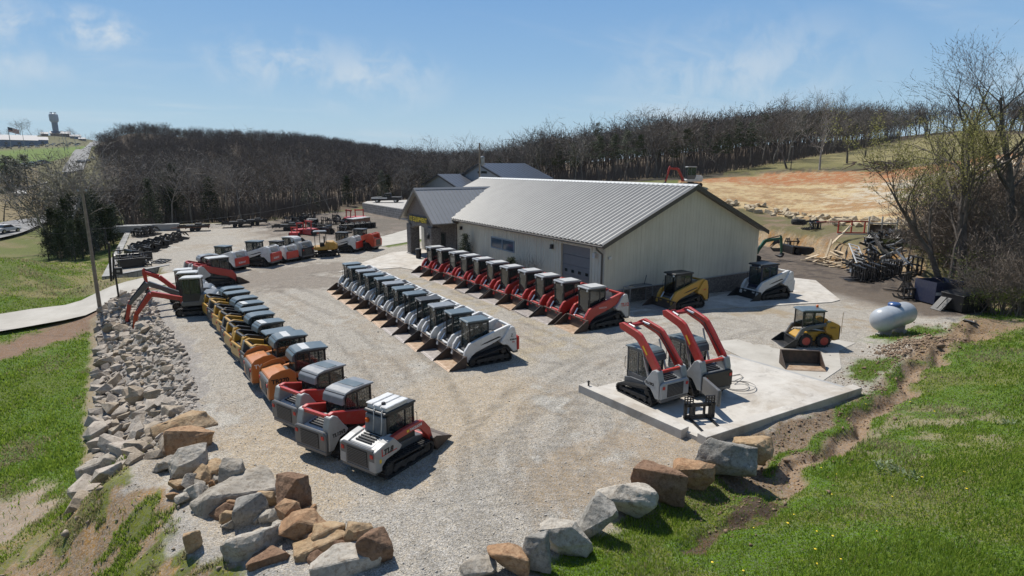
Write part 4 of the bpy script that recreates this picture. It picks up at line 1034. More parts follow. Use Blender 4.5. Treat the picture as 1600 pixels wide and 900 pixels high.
for p, d, H_, lab in ((1281, 132, 15, 'large lone bare tree standing in the field before the wood'), (1323, 142, 15.5, 'second lone bare tree standing in the field right of the largest'), (1230, 136, 14, 'bare field tree beside the lamp post before the wood'), (1350, 160, 12, 'slender bare tree at the far field edge')):
    big_tree(p, d, H_, .22, p, lab, 4, .62, 0, None, .26, (10, 6, 4, 4), 'bark_pale' if p == 1281 else 'bark', .02, rz=p)['group'] = 'lone field trees'
M['brush'] = bark('brush_bark', (.14, .112, .088), (.27, .225, .185))
def thicket():
    r = random.Random(33)
    spots = [(px, d, h) for px in range(1478, 1680, 11) for d, h in ((47 + r.uniform(-1, 1), 3.2), (50 + r.uniform(-1, 2), 4.2), (55 + r.uniform(-2, 2), 5.2), (61 + r.uniform(-2, 2), 6))]
    protos = []
    for k in range(5):
        rnd = random.Random(80 + k); sg = []
        for j in range(9): sg += grow(rnd, rnd.uniform(.7, 1.05), .010, 2, .7, .25, .15, (8, 6), rnd.uniform(-.6, .6), .22, (rnd.gauss(0, .16), rnd.gauss(0, .16), 0))
        sg2 = [(a, b, r0, r1, lv) for (a, b, r0, r1, lv) in sg]
        V, F = segs_mesh(sg2, .0035, 0, 1.3); stems = mesh_of('stems', V, F, M['brush'])
        pts = [s[1] for s in sg if s[4] == 2 and s[1].z < .5]; rnd.shuffle(pts); V, F = tufts(pts[:170], .035, 4, rnd); protos.append((stems, mesh_of('leaves', V, F, M['shrub_leaf'])))
    for (px, d, h) in spots:
        if px < 1570 and d < 54.5 or px < 1540 and d < 50: continue
        x, y = pol(px + r.uniform(-5, 5), d); k = r.randrange(5)
        low = d < 49
        t = thing('brush_shrub', 'tangled shrub with green lower leaves at the front of the thicket' if low else 'tangled leafless shrub in the thicket behind the dumpsters', 'shrub', (x, y, hz1(x, y) - .1), r.uniform(0, 6), 'shrubs of the thicket')
        t.scale = (h * r.uniform(.9, 1.2),) * 2 + (h * r.uniform(.8, 1.15),)
        for nm, me in (('stems', protos[k][0]),) + ((('leaves', protos[k][1]),) if low or r.random() < .35 else ()):
            o = bpy.data.objects.new(nm, me); COL.objects.link(o); o.parent = t
    for (px, py, s) in ((1395, 385, 1.5), (1412, 378, 1.7), (1425, 395, 1.4), (1440, 372, 2.2), (1452, 392, 2.0), (1465, 380, 2.6), (1375, 372, 1.0), (1470, 412, 1.6), (1310, 358, .7), (150, 382, 1.4), (310, 345, 1.5), (470, 338, 1.3), (430, 345, 1.2)):
        x, y, z = ground_at(px, py); k = r.randrange(5)
        t = thing('green_shrub', 'low bush with fresh green leaves at the wood edge' if px < 600 else 'low bush with fresh green leaves beside the scrap heap', 'shrub', (x, y, z - .05), r.uniform(0, 6), 'green bushes'); t.scale = (s * 1.2, s * 1.2, s)
        for nm, me in (('stems', protos[k][0]), ('leaves', protos[k][1])):
            o = bpy.data.objects.new(nm, me); COL.objects.link(o); o.parent = t
thicket()
# bare trees scattered in the valley at the left
for i, (px, py, d, s) in enumerate(((22, 330, 150, .8), (6, 300, 240, .9), (55, 345, 110, .75), (100, 300, 180, .9), (40, 308, 260, 1), (-10, 330, 160, .8))):
    x, y = pol(px, d); tree_from('bare', i % 7, x, y, hz1(x, y) - .2, i, (s, s), 'bare tree standing alone in the valley field', 'bare_tree', 'valley trees')
for i, (px, d, s) in enumerate(((8, 330, 2.0), (25, 335, 2.1), (38, 330, 1.7), (-12, 335, 1.9), (15, 345, 2.2))):
    x, y = pol(px, d); tree_from('cedar', i % 3, x, y, hz1(x, y) - .5, i, (s * 1.8, s), 'dark round evergreen below the car lot', 'cedar_tree', 'evergreens below the car lot')
for i, (px, d, s) in enumerate(((8, 900, 1.6), (33, 960, 2.4), (40, 960, 2.2), (58, 970, 2.3), (66, 940, 1.6), (112, 990, 1.4), (118, 960, 1.2), (127, 980, 1.5), (143, 900, .9), (72, 900, 1.0), (78, 930, .9), (84, 920, 1.1), (92, 930, 1.0), (99, 900, 1.2), (105, 940, 1.0), (108, 880, .9), (122, 900, 1.1), (133, 930, 1.0), (50, 900, 1.3), (20, 930, 1.4), (2, 900, 1.3), (-10, 900, 1.5), (137, 700, .7), (112, 640, .8), (104, 560, .8), (96, 500, .8))):
    x, y = pol(px, d); tree_from('bare', i % 7, x, y, hz1(x, y) - .5, i, (s, s * .8), 'bare tree on the skyline by the town', 'bare_tree', 'town skyline trees')
# ---------------------------------------------------------------- the shop building
M['siding'] = mat('cream_metal_siding', (.62, .575, .475), .55, var=.05, scale=.7)
def streaks(m, dirt, amount):
    nt = m.node_tree; b = nt.nodes['Principled BSDF']; src = b.inputs['Base Color'].links[0].from_socket; tc = nt.nodes['Texture Coordinate']
    mp = nt.nodes.new('ShaderNodeMapping'); mp.inputs['Scale'].default_value = (2.2, 2.2, .16); nt.links.new(tc.outputs['Object'], mp.inputs[0])
    n = nt.nodes.new('ShaderNodeTexNoise'); n.inputs['Scale'].default_value = 1.6; n.inputs['Detail'].default_value = 6; n.inputs['Roughness'].default_value = .65; nt.links.new(mp.outputs[0], n.inputs[0])
    r = nt.nodes.new('ShaderNodeMapRange'); r.inputs[1].default_value = .48; r.inputs[2].default_value = .75; r.inputs[4].default_value = amount; nt.links.new(n.outputs['Fac'], r.inputs[0])
    mx = nt.nodes.new('ShaderNodeMix'); mx.data_type = 'RGBA'; nt.links.new(r.outputs[0], mx.inputs[0]); nt.links.new(src, mx.inputs[6]); mx.inputs[7].default_value = (*dirt, 1); nt.links.new(mx.outputs[2], b.inputs['Base Color'])
streaks(M['siding'], (.36, .31, .23), .45)
M['trim_brown'] = mat('brown_metal_trim', (.085, .075, .065), .5, var=.1)
M['roofing'] = mat('pale_ribbed_roofing', (.28, .275, .258), .42, metal=.25, var=.06, scale=.8)
M['ridge'] = mat('ridge_cap_metal', (.55, .55, .53), .35, metal=.3, var=.06)
M['door_grey'] = mat('grey_garage_door', (.17, .17, .18), .5, var=.08, scale=1)
M['dark_roof'] = mat('dark_blue_grey_roofing', (.045, .055, .075), .42, metal=.2, var=.08, scale=.6)
M['grey_siding'] = mat('grey_metal_siding', (.23, .24, .25), .55, var=.06, scale=.7)
M['shake'] = mat('brown_shake_siding', (.16, .13, .115), .85, var=.4, scale=9)
def stone_mat(name, c1, c2, mortar, scale, bump=.6):
    m = bpy.data.materials.new(name); m.use_nodes = True; nt = m.node_tree; L = nt.links; b = nt.nodes['Principled BSDF']; b.inputs['Roughness'].default_value = .9
    tc = nt.nodes.new('ShaderNodeTexCoord'); mp = nt.nodes.new('ShaderNodeMapping'); L.new(tc.outputs['Object'], mp.inputs[0])
    # bricks need a 2D layout: run along x+y, up along z
    sp = nt.nodes.new('ShaderNodeSeparateXYZ'); L.new(mp.outputs[0], sp.inputs[0]); ad = nt.nodes.new('ShaderNodeMath'); ad.operation = 'ADD'; L.new(sp.outputs[0], ad.inputs[0]); L.new(sp.outputs[1], ad.inputs[1])
    cb = nt.nodes.new('ShaderNodeCombineXYZ'); L.new(ad.outputs[0], cb.inputs[0]); L.new(sp.outputs[2], cb.inputs[1])
    br = nt.nodes.new('ShaderNodeTexBrick'); br.inputs['Scale'].default_value = scale; br.inputs['Color1'].default_value = (*c1, 1); br.inputs['Color2'].default_value = (*c2, 1); br.inputs['Mortar'].default_value = (*mortar, 1); br.inputs['Mortar Size'].default_value = .018; br.inputs['Bias'].default_value = 0
    br.offset = .5; br.squash = .7; br.squash_frequency = 3
    L.new(cb.outputs[0], br.inputs['Vector'])
    n = nt.nodes.new('ShaderNodeTexNoise'); n.inputs['Scale'].default_value = scale * 2.5; n.inputs['Detail'].default_value = 6; L.new(tc.outputs['Object'], n.inputs['Vector'])
    r = nt.nodes.new('ShaderNodeMapRange'); r.inputs[3].default_value = .45; r.inputs[4].default_value = 1.55; L.new(n.outputs['Fac'], r.inputs[0])
    mu = nt.nodes.new('ShaderNodeVectorMath'); mu.operation = 'SCALE'; L.new(br.outputs['Color'], mu.inputs[0]); L.new(r.outputs[0], mu.inputs['Scale']); L.new(mu.outputs[0], b.inputs['Base Color'])
    bp = nt.nodes.new('ShaderNodeBump'); bp.inputs['Strength'].default_value = bump; bp.inputs['Distance'].default_value = .03; bp.invert = True; L.new(br.outputs['Fac'], bp.inputs['Height']); L.new(bp.outputs[0], b.inputs['Normal'])
    return m
M['stone'] = stone_mat('stacked_stone', (.13, .115, .105), (.24, .215, .195), (.07, .065, .06), 3.2)
M['block'] = stone_mat('concrete_wall_block', (.30, .295, .28), (.38, .37, .355), (.13, .125, .12), .62)
M['bigblock'] = stone_mat('large_concrete_block', (.27, .265, .25), (.32, .315, .30), (.12, .115, .11), .42, .4)

BX0, BX1, BY0, BY1, EZ, RZ, RXM = 22.8, 37.4, 27.05, 56.7, 4.0, 7.2, 30.1
def ribbed_slope(x_e, z_e, x_r, z_r, y0, y1, pitch=.46, rib=.085, flat=.06, thick=.05):
    """corrugated sheet from eave (x_e, z_e) to ridge (x_r, z_r)"""
    P = []; y = y0
    while y < y1 - pitch: P += [(y, 0), (y + flat, 0), (y + flat + .15, rib), (y + pitch - .16, rib)]; y += pitch
    P += [(y, 0), (y1, 0)]
    n = len(P); sx = Vector((x_r - x_e, 0, z_r - z_e)).normalized(); nz = Vector((-sx.z, 0, sx.x)); nz = nz if nz.z > 0 else -nz
    V = []
    for (px_, pz_) in ((x_e, z_e), (x_r, z_r)):
        for (y, h) in P: q = Vector((px_, y, pz_)) + nz * h; V.append(q[:])
        for (y, h) in P: q = Vector((px_, y, pz_)) - nz * thick; V.append(q[:])
    F = []
    for i in range(n - 1): F += [(i, i + 1, 2 * n + i + 1, 2 * n + i), (n + i, 3 * n + i, 3 * n + i + 1, n + i + 1), (i, n + i, n + i + 1, i + 1), (2 * n + i, 2 * n + i + 1, 3 * n + i + 1, 3 * n + i)]
    F += [(0, 2 * n, 3 * n, n), (n - 1, 2 * n - 1, 4 * n - 1, 3 * n - 1)]
    return MB().add(V, F)
shop = thing('metal_building', 'cream metal sided shop building with pale ribbed roof and stone porch', 'building')
# front wall (around garage door and window), gable walls, back wall
T = .16
w = MB()
GD = (28.45, 31.6, 3.42); WN = (37.75, 41.45, 1.95, 2.88)
w.b(BX0, BX0 + T, BY0 + T, GD[0], .86, EZ); w.b(BX0, BX0 + T, GD[0], GD[1], GD[2], EZ); w.b(BX0, BX0 + T, GD[1], WN[0], .86, EZ); w.b(BX0, BX0 + T, WN[0], WN[1], .86, WN[2]); w.b(BX0, BX0 + T, WN[0], WN[1], WN[3], EZ); w.b(BX0, BX0 + T, WN[1], 47.9, .86, EZ)
y = BY0 + .3
while y < 47.8:
    if not (GD[0] - .1 < y < GD[1] + .1 or WN[0] - .1 < y < WN[1] + .1): w.b(BX0 - .022, BX0 - .001, y, y + .05, .9, EZ)
    elif GD[0] - .1 < y < GD[1] + .1: w.b(BX0 - .022, BX0 - .001, y, y + .05, GD[2] + .1, EZ)
    else: w.b(BX0 - .022, BX0 - .001, y, y + .05, .9, WN[2] - .06); w.b(BX0 - .022, BX0 - .001, y, y + .05, WN[3] + .06, EZ)
    y += .305
w.build('front_wall', M['siding'], shop)
zr = lambda x: EZ + (RZ - EZ) * (1 - abs(x - RXM) / (RXM - BX0))
w = MB(); G = [(BX0, .3), (BX1, .3), (BX1, EZ), (RXM, RZ - .02), (BX0, EZ)]
w.prism(G, BY0, BY0 + T); x = BX0 + .2
while x < BX1 - .1: w.b(x, x + .04, BY0 - .008, BY0 - .001, .4, zr(x + .02) - .06); x += .305
w.build('gable_wall', M['siding'], shop)
w = MB(); w.prism(G, BY1 - T, BY1); w.b(BX1 - T, BX1, BY0 + T, BY1 - T, -.5, EZ); w.b(BX0, BX0 + T, 47.9, BY1 - T, -.2, EZ); w.build('back_wall', M['siding'], shop)
w = MB(); w.b(BX0 + .3, BX1 - .3, BY0 + .3, BY1 - .3, 3.6, 3.7); w.build('ceiling_deck', M['wood_dark'], shop)
s = MB(); s.b(BX0 - .09, BX1 + .06, BY0 - .09, BY0 - .001, -1.2, .84); s.b(BX0 - .09, BX0 - .001, BY0 - .001, GD[0] - .12, -.3, .84); s.b(BX0 - .09, BX0 - .001, GD[1] + .12, 47.4, -.3, .84)
so = s.build('stone_base', M['stone'], shop)
s = MB(); s.b(BX0 - .13, BX1 + .1, BY0 - .13, BY0 - .003, .842, .90); s.b(BX0 - .13, BX0 - .003, BY0 - .003, GD[0] - .12, .842, .90); s.b(BX0 - .13, BX0 - .003, GD[1] + .12, 47.4, .842, .90); s.build('stone_ledge', M['concrete_side'], so, .01)
OV = .5; y0r, y1r = BY0 - .45, BY1 + .4; k_ = (RZ - EZ) / (RXM - BX0)
ze = EZ - OV * k_ + .07
rf = ribbed_slope(BX0 - OV, ze, RXM, RZ + .07, y0r, y1r).build('roof', M['roofing'], shop)
r2 = ribbed_slope(BX1 + OV, ze, RXM, RZ + .07, y0r, y1r); r2.build('roof', M['roofing'], shop)
c = MB(); c.prism([(RXM - .26, RZ + .07 - .26 * k_ + .055), (RXM, RZ + .125), (RXM + .26, RZ + .07 - .26 * k_ + .055), (RXM + .26, RZ + .07 - .26 * k_ + .085), (RXM, RZ + .165), (RXM - .26, RZ + .07 - .26 * k_ + .085)], y0r - .02, y1r + .02); c.build('ridge_cap', M['ridge'], rf)
# rake trim and eave gutter
c = MB()
for y in (y0r - .035, y1r + .001):
    c.prism([(BX0 - OV - .02, ze - .24), (RXM, RZ - .17), (RXM, RZ + .12), (BX0 - OV - .02, ze + .05)], y, y + .034)
    c.prism([(RXM + .001, RZ - .17), (BX1 + OV + .02, ze - .24), (BX1 + OV + .02, ze + .05), (RXM + .001, RZ + .12)], y, y + .034)
c.build('rake_trim', M['trim_brown'], shop)
c = MB(); c.prism([(BX0 - OV, ze - .07), (RXM, RZ - .07), (BX1 + OV, ze - .07), (BX1 + .02, EZ - .10), (RXM, RZ - .12), (BX0 - .02, EZ - .10)], y0r, BY0 - .001); c.build('soffit', M['trim_brown'], shop)
c = MB(); c.b(BX0 - OV - .12, BX0 - OV + .005, y0r, 49.2, ze - .17, ze - .05); gt = c.build('gutter', M['trim_brown'], shop, .02)
c = MB(); c.tube([(BX0 - OV - .05, BY0 + .15, ze - .15), (BX0 - OV - .02, BY0 + .15, ze - .32), (BX0 - .1, BY0 + .15, ze - .62), (BX0 - .1, BY0 + .15, -.05)], .055, 8); c.build('downspout', M['trim_brown'], gt)
c = MB(); c.b(BX0 - .03, BX0 - .002, BY0 - .02, BY0 + .13, .9, EZ); c.b(BX0 + .001, BX0 + .13, BY0 - .03, BY0 - .017, .9, EZ - .02); c.build('corner_trim', M['siding'], shop)
# garage door
g = MB(); X = BX0 + .10
for q in range(5): g.b(X, X + .05, GD[0], GD[1], .02 + q * .68, .02 + q * .68 + .665)
gd = g.build('garage_door', M['door_grey'], shop, .012)
g = MB()
for yy in (28.8, 29.55, 30.3, 31.05): g.b(X - .012, X - .002, yy - .05, yy + .25, 1.0 + .55, 1.0 + .75)
g.build('door_window', M['glass_dark'], gd)
g = MB(); g.b(BX0 - .03, BX0 + .1, GD[0] - .13, GD[0] - .001, 0, GD[2] + .12); g.b(BX0 - .03, BX0 + .1, GD[1] + .001, GD[1] + .13, 0, GD[2] + .12); g.b(BX0 - .03, BX0 + .1, GD[0] - .001, GD[1] + .001, GD[2] + .001, GD[2] + .12); g.build('door_frame', M['siding'], gd)
# window
g = MB(); wo = (BX0 - .05, BX0 + .06); g.b(*wo, WN[0], WN[1], WN[2], WN[2] + .09); g.b(*wo, WN[0], WN[1], WN[3] - .09, WN[3]); g.b(*wo, WN[0], WN[0] + .09, WN[2] + .09, WN[3] - .09); g.b(*wo, WN[1] - .09, WN[1], WN[2] + .09, WN[3] - .09); g.b(*wo, (WN[0] + WN[1]) / 2 - .05, (WN[0] + WN[1]) / 2 + .05, WN[2] + .09, WN[3] - .09)
wf = g.build('window', mat('blue_grey_window_frame', (.2, .26, .32), .5), shop)
g = MB(); g.b(BX0 - .01, BX0 + .0, WN[0] + .09, WN[1] - .09, WN[2] + .09, WN[3] - .09); g.build('pane', M['glass_blue'], wf)
for yy in (32.6, 46.9, 27.9):
    l = MB(); l.b(BX0 - .2, BX0 - .02, yy - .11, yy + .11, 3.0, 3.22); l.prism([(BX0 - .24, 2.92), (BX0 - .2, 3.0), (BX0 - .02, 3.0), (BX0 - .02, 2.92)], yy - .12, yy + .12); lo = l.build('wall_light', M['white'] if yy < 28 else M['black'], shop, .01)
l = MB(); l.b(23.05, 23.25, BY0 - .14, BY0 - .02, 2.9, 3.05); l.build('wall_light', M['white'], shop)
# porch
PY, PZ_, PHW, PE, PX0 = 51.6, 6.45, 4.15, 3.5, 20.15
pk_ = (PZ_ - PE) / PHW
def porch_slope(sg):
    mb = MB(); n = int(PHW)
    xe = BX0 - OV + .1                              # at the eave the sheet stops at the main roof's edge
    xr = RXM - (RZ - PZ_) / k_                      # at the ridge it runs into the main slope
    V = [(PX0, PY + sg * PHW, PE), (PX0, PY, PZ_), (xr, PY, PZ_), (xe, PY + sg * PHW, PE)]
    V2 = [(a, b, c - .08) for a, b, c in V]
    mb.add(V + V2, [(0, 1, 2, 3), (7, 6, 5, 4), (0, 4, 5, 1), (1, 5, 6, 2), (2, 6, 7, 3), (3, 7, 4, 0)])
    x = PX0 + .06
    while x < xr - .1:
        t = 1.0 if x <= xe else 1 - (x - xe) / (xr - xe)
        a = Vector((x, PY + sg * .1, PZ_ - .1 * pk_ + .012)); b = Vector((x, PY + sg * PHW * t, PZ_ - PHW * t * pk_ + .012))
        if t > .06:
            d = b - a; L_ = d.length; R = Matrix.Rotation(-math.atan2(d.z, d.y) * -1, 3, 'X'); mb.box((a + b) / 2, (.035, L_, .05), Matrix.Rotation(math.atan2(d.z, d.y), 3, 'X'))
        x += .41
    return mb
M['seam_roof'] = mat('standing_seam_roofing', (.33, .325, .31), .38, metal=.4, var=.05, scale=.8)
pr = porch_slope(-1).build('porch_roof', M['seam_roof'], shop); porch_slope(1).build('porch_roof', M['seam_roof'], shop)
c = MB(); c.prismx([(PY - .2, PZ_ - .2 * pk_ + .05), (PY, PZ_ + .09), (PY + .2, PZ_ - .2 * pk_ + .05), (PY, PZ_ + .05)], PX0 - .03, RXM - (RZ - PZ_) / k_ + .25); c.build('ridge_cap', M['seam_roof'], pr)
c = MB()
for sg in (-1, 1):
    P = [(PY, PZ_ - .28), (PY + sg * (PHW + .03), PE - .3), (PY + sg * (PHW + .03), PE + .03), (PY, PZ_ + .06)]
    c.prismx(P if sg < 0 else P[::-1], PX0 - .05, PX0 - .002)
c.build('porch_rake_trim', mat('grey_brown_fascia', (.16, .145, .13), .5), shop)
c = MB(); c.prismx([(PY - 3.05, PE - .35), (PY + 3.05, PE - .35), (PY + 3.05, PZ_ - .12 - 3.05 * pk_), (PY, PZ_ - .12), (PY - 3.05, PZ_ - .12 - 3.05 * pk_)], PX0 + .42, PX0 + .6); c.build('porch_gable', M['shake'], shop)
c = MB(); c.b(PX0 + .45, BX0 - .001, PY - PHW + .15, PY + PHW - .15, PE - .12, PE - .06); c.build('porch_ceiling', M['wood_dark'], shop)
for yy in (48.75, 53.9):
    c = MB(); c.b(PX0 + .2, PX0 + 1.15, yy - .5, yy + .5, -.1, PE - .45); co = c.build('stone_column', M['stone'], shop, .02)
    c = MB(); c.b(PX0 + .12, PX0 + 1.23, yy - .58, yy + .58, -.1, .12); c.build('column_foot', M['concrete_side'], co)
c = MB(); arc = [(48.2, PE - .449), (48.2, PE - .9)] + [(49.25 + 4.15 * i / 12, 2.35 + .62 * math.sin(PI * i / 12)) for i in range(13)] + [(54.45, PE - .9), (54.45, PE - .449)]
arc = [(48.2, 3.25)] + [(49.25, 2.6)] + [(49.25 + 4.15 * i / 12, 2.62 + .40 * math.sin(PI * i / 12)) for i in range(1, 12)] + [(53.4, 2.6), (54.45, 3.25), (54.45, 3.9), (48.2, 3.9)]
c.prismx(arc[::-1], PX0 + .35, PX0 + .9); c.build('arched_header', M['stone'], shop)
sb_ = MB(); sb_.b(PX0 + .30, PX0 + .345, 48.7, 53.9, 3.32, 3.86); sb = sb_.build('sign_board', M['black'], shop)
lettering('KS EQUIPMENT', .62, M['lettering_yellow'], sb, (PX0 + .29, 53.75, 3.37), (PI / 2, 0, -PI / 2), bold=.018, squash=1.02)
lo = MB(); lo.lathe([(.05, 2.0), (.14, 2.1), (.14, 2.4), (.05, 2.5)], (PX0 + .1, 48.75, 0), 'z', 10); lo.build('lantern', M['black'], shop)
ew = MB(); ew.b(BX0 - .14, BX0 - .001, 47.95, 55.6, -.1, PE - .1); ew.build('entry_wall', M['stone'], shop)
ed = MB(); ed.b(BX0 - .20, BX0 - .142, 50.2, 52.2, .02, 2.35); eo = ed.build('entry_door', M['black'], shop, .01)
ed = MB(); ed.b(BX0 - .208, BX0 - .202, 50.35, 51.12, .35, 2.2); ed.b(BX0 - .208, BX0 - .202, 51.28, 52.05, .35, 2.2); ed.build('door_glass', M['glass_dark'], eo)
# bins and planting by the wall
b = thing('litter_bin', 'dark litter bin beside the porch column', 'bin', (20.0, 50.6, .05)); mb = MB(); mb.lathe([(.24, 0), (.27, .75), (.25, .8)], (0, 0, 0), 'z', 16); mb.build('body', M['black'], b); mb = MB(); mb.lathe([(.28, .8), (.26, .9), (.1, .94)], (0, 0, 0), 'z', 16); mb.build('lid', M['dark_grey'], b)
def evergreen_shrub(px, y, H, R_, lab, seed):
    t = thing('evergreen_shrub', lab, 'shrub', (22.1, y, 0)); rnd = random.Random(seed); pts = []
    for _ in range(150): q = rnd.random(); rr = R_ * (1 - q ** 1.6) * rnd.uniform(.6, 1.05) + .04; a = rnd.uniform(0, 6.28); pts.append((rr * math.cos(a), rr * math.sin(a), .15 + q * (H - .15)))
    V, F = tufts(pts, .13, 24, rnd); o = bpy.data.objects.new('foliage', mesh_of('foliage', V, F, M['needles'])); COL.objects.link(o); o.parent = t
    mb = MB(); mb.cyl((0, 0, -.1), (0, 0, H * .9), .04, .01, n=5); mb.build('stem', M['bark'], t)
evergreen_shrub(730, 44.9, 2.75, .55, 'tall narrow evergreen shrub against the siding', 1); evergreen_shrub(722, 45.7, 1.3, .4, 'short evergreen shrub left of the tall narrow one', 2); evergreen_shrub(790, 37.0, 1.75, .45, 'evergreen shrub under the end of the blue window', 3); evergreen_shrub(745, 42.8, 1.15, .35, 'small evergreen shrub between window and tall shrub', 4)
for y, s in ((34.9, 1), (33.9, 2)):
    t = thing('bare_shrub', 'leafless upright shrub against the siding nearer the ' + ('window' if s == 1 else 'garage door'), 'shrub', (22.2, y, 0)); sg = []
    rnd = random.Random(s)
    for j in range(8): sg += grow(rnd, rnd.uniform(1.3, 2.0), .012, 2, .35, .5, .3, (4, 3), rnd.uniform(-.15, .15), .08, (rnd.gauss(0, .1), rnd.gauss(0, .1), 0))
    V, F = segs_mesh(sg, .008, 1, 1); o = bpy.data.objects.new('stems', mesh_of('stems', V, F, M['bark'])); COL.objects.link(o); o.parent = t
# steel rack against the gable wall
t = thing('steel_rack', 'grey steel frame rack standing against the gable wall stone', 'rack', (25.2, 26.55, -.0)); mb = MB()
for x in (-.95, .95):
    for y in (-.3, .3): mb.cyl((x, y, 0), (x, y, 1.1), .03, n=6)
for y in (-.3, .3): mb.cyl((-.95, y, 1.1), (.95, y, 1.1), .03, n=6)
for x in (-.95, .95): mb.cyl((x, -.3, 1.1), (x, .3, 1.1), .03, n=6)
mb.build('frame', M['galv'], t); mb = MB(); mb.b(-.5, .9, -.28, .28, 1.13, 1.16); mb.cyl((.4, -.1, 1.18), (.75, .1, 1.7), .03, n=6); mb.build('tray', M['dark_grey'], t)

# ---------------------------------------------------------------- buildings further back
def gable_house(name, label, x0, x1, yc, hw, zb, ze_, zr_, wallm, roofm, cat='building', over=.4):
    t = thing(name, label, cat, (x0, yc, 0)); mb = MB(); L_ = x1 - x0
    mb.prismx([(-hw, zb), (hw, zb), (hw, ze_), (0, zr_), (-hw, ze_)], 0, L_); mb.build('wall', wallm, t)
    k = (zr_ - ze_) / hw
    for s in (-1, 1):
        r = MB(); P = [(0, zr_ + .05), (s * (hw + over), ze_ - over * k + .05), (s * (hw + over), ze_ - over * k + .2), (0, zr_ + .2)]; r.prismx(P, -over, L_ + over); ro = r.build('roof', roofm, t)
        r = MB(); yy = .5
        for q in range(int((L_ + 2 * over) / .9)): 
            x = -over + .3 + q * .9; a = Vector((x, 0, zr_ + .21)); b = Vector((x, s * (hw + over), ze_ - over * k + .21)); r.cyl(a, b, .03, n=4)
        r.build('roof_rib', roofm, ro)
        r = MB(); P = [(0, zr_ - .2), (s * (hw + over), ze_ - over * k - .2), (s * (hw + over), ze_ - over * k + .1), (0, zr_ + .12)]; r.prismx(P, -over - .06, -over - .002); r.build('rake_trim', M['black'], t)
    return t
gb = gable_house('metal_building', 'grey metal building with dark blue roof behind the shop', 60, 71.2, 114, 11.2, -1, 5.9, 9.0, M['grey_siding'], M['dark_roof'])
for (y0, y1, z0, z1) in ((-3.2, 1.0, 7.0, 7.5), (-6.5, -.5, 5.6, 6.1)):
    w = MB(); w.b(-.06, -.002, y0, y1, z0, z1); w.build('window', M['glass_dark'], gb)
gable_house('metal_annex', 'lower grey metal annex with dark roof left of the big grey building', 54.4, 59.5, 123.4, 9.6, -1, 4.1, 6.6, M['grey_siding'], M['dark_roof'])
# walled terrace with the truck
te = thing('retaining_terrace', 'raised gravel terrace behind a pale concrete block retaining wall', 'retaining wall'); mb = MB()
TP = [(33.6, 114), (34.6, 88.5), (60, 88), (62, 120), (36, 119)]
mb.prismz(TP, -2.5, 1.38); mb.build('wall', M['block'], te); mb = MB(); cx, cy = 47, 104
mb.prismz([(a + (cx - a) * .012, b + (cy - b) * .012) for a, b in TP], 1.384, 1.45); mb.build('gravel_top', mat('terrace_gravel', (.40, .38, .35), .9, var=.2, scale=2), te)
# big-block wall that holds the corner of the yard
bw = thing('block_retaining_wall', 'low retaining wall of large concrete blocks round the far yard corner', 'retaining wall'); mb = MB()
mb.b(-4.85, -4.25, 54.6, 99.5, -2.4, .06); mb.prism([(-4.249, -1.7), (-1.6, -.5), (-.2, -.1), (-.2, .06), (-4.249, .06)], 54.6, 55.2)
mb.v = [(x + .0, y + (x + 4.25) * .9 if x > -4.24 else y, z) for x, y, z in mb.v]
mb.build('wall', M['bigblock'], bw, .02)
